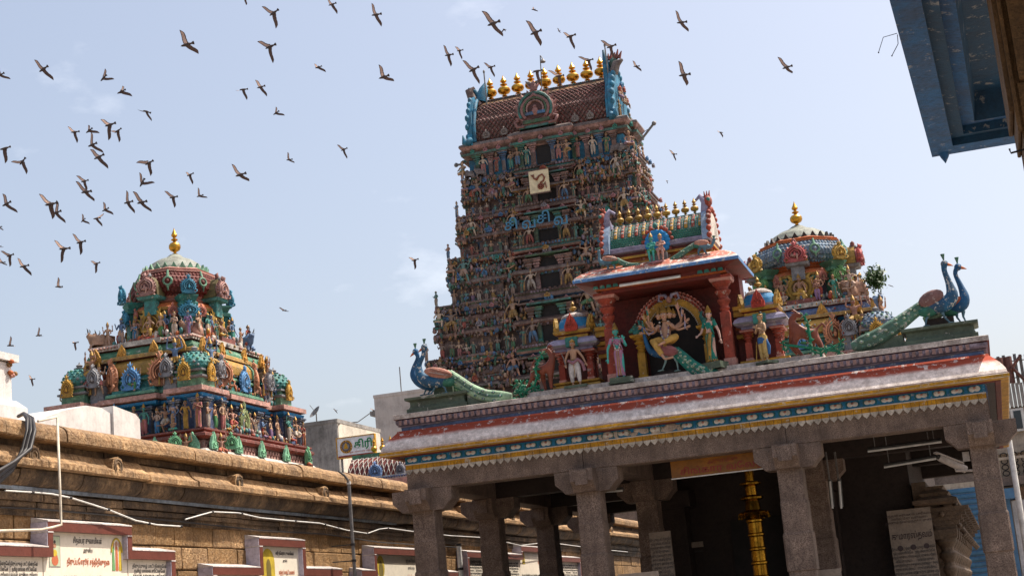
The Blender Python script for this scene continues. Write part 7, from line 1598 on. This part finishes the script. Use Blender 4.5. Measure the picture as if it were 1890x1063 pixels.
notice('narrow white notice with handwritten columns beside the dark second column', (1197, 983), (1237, 979), 1.4, 26.9, 16)
notice('tiny white label on the dark wall beside the gilded pillar', (1270, 1001), (1297, 997), .10, 28.9, 1)
notice('white notice with red words at the foot of the third column', (1497, 1053), (1551, 1046), .8, 24.6, 8)
notice('white strip notice at the bottom edge below the second column', (1140, 1060), (1215, 1054), .5, 24.0, 4)

# ------------------------------------------------------------------ street buildings on the right
t = empty('corner_building', (.0, 50, 0), label='old beige street building with balcony rails behind the right corner column', cat='building')
bw = mat('weathered beige render', (.52, .43, .33), grime=.4, gs=.8, streak=.5, dirt=(.16, .11, .08)); pch = mat('peach render', (.58, .34, .20), grime=.35, gs=1, streak=.3)
fx = lambda px, py, Y=50: at(px, py, 1, Y)
x0 = fx(1836, 800).x; zt = fx(1870, 752).z
m = MB(); m.box(x0, 9, 0, 10, 0, zt, bw); m.build('wall', t)
m = MB(); zr = fx(1870, 708).z; xr0 = fx(1862, 730).x
for k in range(40): m.box(xr0+.12*k, xr0+.12*k+.09, -.15+.04*(k % 2), .3, zt+.01, zr, mat('corrugated sheet', (.36, .33, .30), grime=.3, gs=1))
m.build('corrugated_screen', t, kind='stuff')
zc = fx(1860, 838).z; m = MB(); m.box(x0-.05, 9, -.35, .0, zc, zc+.15, bw); m.build('string_course', t)
zb1, zb0 = fx(1865, 850).z, fx(1865, 882).z
m = MB(); m.box(x0-.1, 9, -.7, .0, zb0-.25, zb0, mat('balcony brown', (.20, .15, .12), grime=.4)); m.build('balcony_slab', t)
m = MB()
for k in range(26):
    for j in range(4): m.tube([(x0+.3*k+.15+.10*cos(a), -.62, zb0+.12+.18*j+.08*sin(a)) for a in [2*pi*i/8 for i in range(9)]], .018, 4, ink)
m.build('balcony_ironwork', t, kind='stuff')
m = MB(); m.box(x0-.1, 9, -.72, -.55, zb1, zb1+.08, bw); m.build('balcony_rail', t)
za = fx(1878, 775).z; xa = fx(1878, 775).x; m = MB(); m.box(xa-.18, xa+.22, -.12, -.02, za-.35, za+.35, pvcw); m.box(xa-.09, xa+.13, -.14, -.12, za-.28, za+.28, glassd); m.build('window', t)
m = MB(); m.box(fx(1866, 900).x, 9, -.05, -.01, 0, zb0-.3, pch); m.build('peach_wall', t)
m = MB(); zz = fx(1860, 905).z; m.box(x0-.2, fx(1876, 900).x, -1.3, -.05, zz-.30, zz, mat('blue awning', (.08, .19, .34), grime=.2, gs=1, bump=0)); m.build('awning', t)
m = MB(); m.box(fx(1858, 950).x, fx(1868, 950).x, -.9, -.8, 0, zz-.3, MATS['blue awning']); m.build('post', t)
m = MB(); m.box(fx(1870, 950).x, 3.5, -.75, -.06, 0, fx(1875, 925).z, mat('white shopfront', (.58, .56, .56), grime=.3, gs=1, streak=.3)); m.build('shopfront', t)
sh_ = mat('blue shutter', (.07, .19, .32), grime=.3, gs=1, bump=0)
t = empty('rolling_shutter', (fx(1755, 950, 46).x, 46, 0), label='blue ribbed rolling shutter seen past the right corner column', cat='shutter')
w_ = fx(1852, 950, 46).x-fx(1755, 950, 46).x; zs_ = fx(1790, 895, 46).z
for k in range(int(zs_/.16)): m = MB(); m.prism([(0, .16*k), (-.05, .16*k+.05), (-.05, .16*k+.11), (0, .16*k+.155)], 'x', 0, w_, sh_); m.build('slat', t)
m = MB(); m.box(-.6, w_+.1, 0, .4, 0, zs_+.1, bw); m.build('frame', t)
m = MB(); m.box(-.6, w_+.1, .01, .4, zs_+.105, zs_+1.4, mat('balcony brown', (.20, .15, .12), grime=.4)); m.build('wall_above', t)
m = MB(); mm = MB()
t = empty('roof_letter_sign', (fx(1835, 680, 52).x, 52, zr), label='tall rusty slatted roof sign with a large letter K above the beige street building', cat='sign')
z0 = fx(1868, 708, 52).z; z1 = fx(1868, 656, 52).z; rust = mat('rusty sheet', (.17, .075, .06), grime=.5, gs=2, dirt=(.05, .03, .03)); h_ = z1-z0
slat = MB(); slat.box(-.05, .05, 0, .04, 0, 1, steel); sl = slat.mesh('slat')
for k in range(22): put('slat', sl, t, (.17*k, .12, z0-zr+random.uniform(-.05, 0)), sc=(1, 1, h_+random.uniform(0, .1)))
for zz in (.2, .8): m = MB(); m.box(0, 3.8, .1, .14, z0-zr+h_*zz, z0-zr+h_*zz+.03, steel); m.build('rail', t)
def letter(x, strokes):
    m = MB()
    for (a, b, c_, d) in strokes: m.tube([(x+a*.62*h_, 0, z0-zr+b*h_), (x+c_*.62*h_, 0, z0-zr+d*h_)], .13, 4, rust, flat_=.4)
    m.build('letter', t)
kx = fx(1856, 680, 52).x-fx(1835, 680, 52).x
letter(kx+.05, [(.1, .02, .1, .98), (.15, .48, .85, .98), (.3, .55, .9, .02)]); letter(kx-.62*h_-.12, [(.1, .98, .1, .3), (.1, .3, .5, .02), (.5, .02, .9, .3), (.9, .3, .9, .98)]); letter(kx+.62*h_+.45, [(.1, .02, .1, .98), (.1, .98, .8, .98), (.1, .5, .7, .5)])
m = MB()
for k in range(4): m.box(.2+k*1.0, .26+k*1.0, .0, .06, 0-(zr-zt)-.6, z0-zr, steel)
m.build('leg', t)
p0, p1 = fx(1838, 670, 40), fx(1851, 790, 40); m = MB(); m.tube([(0, 0, 0), (0, 0, p0.z)], .07, 8, pvcw); m.build('street_pole', loc=(p0.x+.02, 40, 0), label='pale vertical pipe rising behind the right end of the pavilion eave', cat='pole')

# ------------------------------------------------------------------ blue ceiling and stone post, upper right corner
t = empty('blue_canopy', (0, 12, 5.5), label='underside of a stepped blue painted canopy jutting in at the upper right corner', cat='canopy')
bc = mat('canopy blue', (.015, .105, .27), grime=.5, gs=3.2, peel=.05, bump=.35, dirt=(.045, .06, .10)); bcd = mat('canopy shaded blue', (.008, .055, .12), grime=.35, gs=3, peel=.06, bump=.3, dirt=(.02, .03, .05))  # second blue is a shade-darkened copy for the inner steps and panel
x_at = lambda y, e: -.09-.022*(14.4-y)+e
def ring(e0, e1, z0, z1, mm, name, ye=0):
    """one L-shaped step of the soffit: side strip along y and end strip along x"""
    m = MB(); ya, yb = 14.4-e0*1.35, 14.4-e1*1.35
    V = [(x_at(5, e0), 5-12, z0), (x_at(ya, e0), ya-12, z0), (6, ya-12, z0), (6, yb-12, z1), (x_at(yb, e1), yb-12, z1), (x_at(5, e1), 5-12, z1)]
    m.add(V, [(0, 1, 4, 5), (1, 2, 3, 4)], mm); m.build(name, t)
ring(0, .20, 0, .0, bc, 'outer_band'); ring(.20, .2001, 0, .07, bcd, 'step'); ring(.2001, .31, .07, .05, bcd, 'rounded_band'); ring(.31, .3101, .05, .13, bcd, 'step'); ring(.3101, .42, .13, .11, bc, 'rounded_band'); ring(.42, .46, .11, .36, bcd, 'step'); ring(.46, 5.9, .36, .36, bcd, 'panel')
m = MB(); m.prism([(x_at(4, 0), -8), (6, -8), (6, 2.40), (x_at(14.4, 0), 2.40)], 'z', .42, .60, bc); m.build('slab_top', t)
m = MB(); V = [(x_at(5, -.001), -7, 0), (x_at(14.4, -.001), 2.401, 0), (6, 2.401, 0)]; V += [(a, b, .42) for a, b, c in V]; m.add(V, [(0, 3, 4, 1), (1, 4, 5, 2)], bc); m.build('fascia', t)
m = MB(); m.lathe([(.055, .01), (.035, -.04), (.0, -.10)], 8, (.02, 2.33, 0), bc); m.build('corner_drop', t)
p = at(1656, 62, 2, 5.5)
t2 = empty('wire', p, label='thin bent bare wire sticking out of the blue canopy edge', cat='wire')
for P in ([(0, 0, 0), (-.10, .0, -.01), (-.15, .05, -.10)], [(0, 0, -.01), (-.005, 0, -.08), (-.06, .0, -.16)]): m = MB(); m.tube(P, .0028, 4, ink); m.ell(P[-1], .006, ink, 5, 4); m.build('strand', t2)
pp = at(1850, 150, 1, 10.0)
t = empty('stone_post', (pp.x, 10, 0), label='brown carved stone post under the blue canopy at the right edge', cat='pillar')
bst = mat('brown stone', (.22, .115, .045), grime=.45, gs=5, speck=(.15, .08, .03), bump=1.0, bs=50, dirt=(.05, .03, .015))
for a0, a1, b0, z0, z1 in ((0, .03, -.25, 4.45, 5.49), (.03, .055, -.30, 4.30, 5.49), (.055, .085, -.27, 4.20, 5.49), (.085, .9, -.33, 4.62, 5.49), (.07, .9, -.28, 0, 4.615)):
    m = MB(); m.bevbox(a0+.001, a1-.001, b0, .35, z0, z1, .006, bst); m.build('moulding', t)
q = at(1872, 282, 1, 9.9); m = MB(); m.tube([(.12, 0, .015), (-.02, 0, 0), (-.025, 0, .03)], .007, 5, ink); m.build('iron_hook', loc=q, label='small iron hook sticking out of the brown stone post', cat='hook')
# palm-like shrub growing from the right shrine tower
random.seed(9)
p = at(1618, 530, 1, 46.5); t = empty('wild_sapling', p, label='leafy sapling sprouting from the side of the right domed tower', cat='plant')
lf = mat('leaf green', (.04, .085, .02), grime=.2, bump=0, rough=.5)
m = MB()
for k in range(5): m.tube([(0, 0, 0), (.1*(k-2), .05, .3), (.16*(k-2), 0, .55)], [.02, .012, .005], 5, bst)
m.build('stem', t)
m = MB()
for k in range(900):
    c = Vector((random.gauss(.0, .12), random.gauss(0, .10), .26+random.gauss(0, .14))); a = Vector((random.gauss(0, 1), random.gauss(0, 1), random.gauss(0, 1))).normalized(); b = a.orthogonal().normalized(); s_ = random.uniform(.04, .085)
    m.add([c-a*s_, c+b*s_*.5, c+a*s_, c-b*s_*.5], [(0, 1, 2, 3)], lf)
m.build('foliage', t, kind='stuff')
# ------------------------------------------------------------------ pigeons
random.seed(77)
BIRDS = []
def add(sc, ox, oy, rows):
    for r in rows: BIRDS.append([v*sc+(ox if i % 2 == 0 else oy) for i, v in enumerate(r)])
# body centre, wing tip, wing tip [, head direction point] in each crop
add(.3198, 0, 0, [(248, 402, 190, 350, 296, 455, 232, 412), (595, 455, 600, 392, 650, 458, 582, 470), (697, 532, 700, 487, 762, 549, 678, 542), (1075, 260, 1042, 168, 1140, 295, 1048, 268), (845, 645, 790, 630, 868, 700, 830, 640), (430, 763, 383, 732, 440, 822, 412, 766),
  (512, 757, 497, 718, 572, 762, 500, 766), (530, 838, 515, 765, 592, 880, 514, 844), (632, 722, 572, 686, 620, 802, 615, 728), (678, 757, 630, 757, 688, 815, 665, 766), (567, 908, 512, 860, 618, 970, 553, 915), (25, 858, 0, 850, 30, 935, 8, 864), (128, 935, 62, 938, 148, 995, 120, 945), (0, 435, -25, 380, 48, 452, -10, 440),
  (858, 942, 788, 933, 868, 1008, 842, 950), (1095, 1010, 1062, 993, 1108, 1062, 1075, 1020), (1385, 1010, 1330, 950, 1430, 1042, 1355, 1020)])
add(.395, 0, 300, [(28, 195, 8, 143, 76, 232, 18, 200), (393, 88, 358, 60, 403, 130, 380, 92), (400, 138, 348, 95, 433, 175, 385, 140), (235, 195, 175, 152, 240, 258, 205, 202), (262, 235, 263, 175, 300, 280, 248, 240), (663, 98, 642, 45, 720, 97, 658, 108),
  (597, 187, 583, 132, 625, 235, 585, 190), (660, 187, 618, 137, 702, 228, 646, 190), (808, 163, 767, 135, 815, 208, 793, 166), (932, 157, 920, 118, 967, 164, 922, 160), (490, 222, 481, 182, 530, 240, 472, 232), (450, 262, 480, 235, 478, 296, 436, 264), (387, 272, 383, 238, 417, 284, 372, 286), (375, 373, 333, 337, 376, 428, 358, 378), (298, 403, 246, 368, 275, 463, 282, 405),
  (45, 435, 0, 420, 45, 483, 30, 440), (110, 485, 73, 450, 142, 528, 98, 488), (450, 473, 418, 461, 446, 515, 436, 478), (272, 580, 268, 537, 280, 585, 255, 580), (178, 808, 178, 770, 190, 812, 163, 810), (45, 855, 45, 813, 56, 858, 28, 855), (350, 842, 330, 838, 350, 878, 335, 845), (148, 1012, 128, 995, 150, 1045, 130, 1014), (8, 467, -14, 440, 26, 478, -4, 468), (-6, 300, -20, 270, 9, 315, -16, 300), (-2, 392, -20, 385, 12, 396, -14, 395)])
add(.2916, 420, 0, [(290, 85, 213, 44, 310, 170, 272, 98), (268, 298, 187, 260, 276, 392, 248, 306), (660, 30, 625, -8, 698, 83, 630, 40), (938, 95, 906, 20, 972, 163, 912, 100), (572, 428, 541, 400, 623, 457, 546, 438), (985, 490, 965, 403, 1054, 509, 950, 503), (208, 553, 177, 500, 247, 609, 188, 560), (98, 568, 50, 566, 120, 631, 80, 570), (305, 718, 300, 672, 362, 730, 284, 732), (735, 948, 690, 920, 751, 1003, 716, 956), (388, 1012, 375, 963, 424, 1027, 368, 1015), (1398, 350, 1363, 287, 1414, 417, 1368, 355), (1468, 322, 1444, 289, 1480, 375, 1446, 326), (110, -10, 80, -50, 112, 25, 95, -5)])
add(.2328, 800, 0, [(315, 555, 228, 482, 357, 663, 275, 575), (455, 535, 398, 498, 480, 610, 422, 545), (470, 190, 398, 75, 546, 282, 433, 203), (805, 262, 747, 152, 865, 347, 762, 278), (790, 78, 795, 50, 830, 95, 757, 80), (1085, 290, 1030, 250, 1114, 387, 1037, 305), (995, 248, 985, 222, 1010, 258, 966, 258), (1405, 372, 1334, 315, 1430, 470, 1370, 385), (1230, 480, 1154, 450, 1254, 560, 1196, 488), (820, 565, 752, 572, 838, 662, 782, 572), (995, 605, 920, 553, 1012, 690, 955, 612), (1605, 528, 1590, 476, 1658, 563, 1570, 532), (560, 235, 532, 262, 575, 245, 545, 232)])
add(.2821, 1140, 60, [(432, 280, 405, 185, 472, 335, 398, 285), (1105, 230, 1056, 160, 1152, 261, 1078, 238), (367, 797, 346, 766, 380, 841, 343, 797), (672, 655, 660, 640, 694, 687, 640, 653), (322, 972, 316, 965, 328, 990, 308, 972)])
add(1, 0, 0, [(1257, 42, 1247, 20, 1273, 57, 1246, 43), (765, 480, 755, 474, 767, 497, 758, 482), (524, 573, 515, 568, 533, 575, 518, 574), (620, 758, 615, 754, 622, 763, 616, 760), (632, 798, 629, 793, 635, 805, 628, 797), (598, 838, 593, 832, 600, 844, 594, 838), (690, 757, 683, 754, 691, 766, 685, 757), (1645, 528, 1640, 526, 1650, 530, 1639, 528), (632, 278, 622, 268, 639, 292, 627, 279)])
pg = mat('pigeon slate', (.06, .045, .042), grime=.1, bump=0, rough=.8); pw = mat('backlit pigeon wing', (.50, .33, .25), grime=.15, gs=9, bump=0, rough=.9); pwe = mat('pigeon flight feather', (.09, .06, .055), grime=.1, bump=0, rough=.8)  # light coming through the wings is painted as a tan underside
m = MB(); Q = [(.115, 0, .004), (.098, 0, .01), (.07, 0, .004), (.02, 0, -.01), (-.06, 0, -.005), (-.13, 0, 0)]; m.tube(Q, [.012, .022, .026, .040, .034, .014], 10, pg); m.tube([(.11, 0, .004), (.138, 0, -.002)], [.008, .002], 5, ink); PBODY = m.mesh('pigeon_body')
m = MB()
for k in range(5): a = (k-2)*.16; m.tube([(-.09, 0, 0), (-.09-.10*cos(a), .10*sin(a), 0)], [.008, .017], 5, pg, flat_=.25)
PTAIL = m.mesh('pigeon_tail')
def wingmesh(sweep, width):
    """x towards the tip (length 1), y towards the tail"""
    m = MB(); n = 9; top, bot = [], []
    for i in range(n+1):
        u = i/n; lead = -.10*width*math.sin(pi*min(1, u*1.6))-.02+sweep*u*u; ch = width*(.9-.25*u) if u < .7 else width*(.725)*max(0.0, 1-(u-.7)/.3)**.6+.012
        top.append((u, lead)); bot.append((u, lead+ch*(1+.06*(i % 2))))
    for i in range(n):
        z = lambda u: .05*math.sin(pi*u)
        a, b, c, d = top[i], top[i+1], bot[i+1], bot[i]; mid = lambda p, q, f: (p[0]+(q[0]-p[0])*f, p[1]+(q[1]-p[1])*f)
        e, f_ = mid(a, d, .16), mid(b, c, .16); g, h = mid(a, d, .78), mid(b, c, .78)
        for (p, q, r, s), mm in (((a, b, f_, e), pwe), ((e, f_, h, g), pw if i < 8 else pwe), ((g, h, c, d), pwe)):
            m.add([(p[0], p[1], z(p[0])), (q[0], q[1], z(q[0])), (r[0], r[1], z(r[0])), (s[0], s[1], z(s[0]))], [(0, 1, 2, 3)], mm)
            m.add([(p[0], p[1], z(p[0])+.012), (q[0], q[1], z(q[0])+.012), (r[0], r[1], z(r[0])+.012), (s[0], s[1], z(s[0])+.012)], [(3, 2, 1, 0)], pwe)
    return m.mesh('pigeon_wing')
WG = [wingmesh(.08, .29), wingmesh(.16, .26), wingmesh(-.02, .31)]
def where(x, y):
    H = 'far left' if x < 150 else 'left' if x < 420 else 'left of centre' if x < 720 else 'centre' if x < 1000 else 'right of centre' if x < 1300 else 'right'
    V_ = 'top edge' if y < 60 else 'upper sky' if y < 200 else 'middle sky' if y < 400 else 'lower sky'
    return H, V_
seen = {}
for i in range(len(BIRDS)-1, -1, -1):
    if any(math.hypot(BIRDS[i][0]-q[0], BIRDS[i][1]-q[1]) < 7 for q in BIRDS[:i]): BIRDS.pop(i)
for b in BIRDS:
    bx, by, ax, ay, cx, cy, hx_, hy_ = b
    la, lc = math.hypot(ax-bx, ay-by), math.hypot(cx-bx, cy-by); mx = max(la, lc, 5)
    dist = min(95, FX*.335/(mx*1.06))
    if 780 < bx < 1330 and by > 60: dist = min(dist, 74)
    pos = ray(bx, by, dist); span = mx*1.06*dist/FX
    def v3(px, py, sg):
        l = Vector(((px-bx)*dist/FX, (py-by)*dist/FX)); d = sqrt(max(0, span**2-l.length**2)); return CR*l.x-CU*l.y+CF*(sg*d)
    wa, wc = v3(ax, ay, 1), v3(cx, cy, 1)
    hd = CR*(hx_-bx)-CU*(hy_-by); hd = hd.normalized()*1.0+CF*random.uniform(-.25, .25); hd.normalize()
    # keep heading roughly square to the wings
    t = empty('pigeon', pos, cat='pigeon', group='pigeons circling over the temple')
    s_ = span/.335
    side = (wc.normalized()-wa.normalized());  side = side-hd*side.dot(hd)
    if side.length < .05: side = hd.cross(CF)
    side.normalize(); up = hd.cross(side).normalized(); side = up.cross(hd).normalized()
    Mb = Matrix((hd, side, up)).transposed().to_4x4()
    o = put('body', PBODY, t); o.matrix_local = Mb @ Matrix.Scale(s_*.80, 4); o = put('tail', PTAIL, t); o.matrix_local = Mb @ Matrix.Scale(s_*.78, 4)
    for w_, wv in ((WG[random.randrange(3)], wa), (WG[random.randrange(3)], wc)):
        X = wv.normalized(); Yv = -hd; Yv = Yv-X*Yv.dot(X)
        if Yv.length < .1: Yv = X.cross(CF)
        Yv.normalize(); Zv = X.cross(Yv)
        Mw = Matrix((X, Yv, Zv)).transposed().to_4x4()
        root = hd*.03*s_
        o = put('wing', w_, t); L_ = wv.length
        o.matrix_local = Matrix.Translation(root) @ Mw @ Matrix.Diagonal((L_, L_*.95, L_*.95, 1))
    H, V_ = where(bx, by)
    ang = math.degrees(math.acos(max(-1, min(1, ((ax-bx)*(cx-bx)+(ay-by)*(cy-by))/max(1, la*lc)))))
    pose = 'wings straight' if ang > 155 else 'wide vee wings' if ang > 110 else 'narrow vee wings' if ang > 70 else 'one wing raised'
    size = 'large near' if mx > 27 else 'small' if mx < 16 else 'mid sized'
    t['_k'] = 1
    seen.setdefault((H, V_), []).append((t, pose, size, bx, by))
ORD = ['first', 'second', 'third', 'fourth', 'fifth', 'sixth', 'seventh', 'eighth', 'ninth', 'tenth', 'eleventh', 'twelfth', 'thirteenth', 'fourteenth', 'fifteenth', 'sixteenth']
for (H, V_), L_ in seen.items():
    L_.sort(key=lambda q: q[3]); 
    for i, (t, pose, size, bx, by) in enumerate(L_):
        del t['_k']
        n = len(L_)
        pos_ = 'alone' if n == 1 else 'leftmost' if i == 0 else 'rightmost' if i == n-1 else ORD[i]+' from left'
        t['label'] = '%s pigeon, %s, %s in the %s %s' % (size, pose, pos_, H, V_)
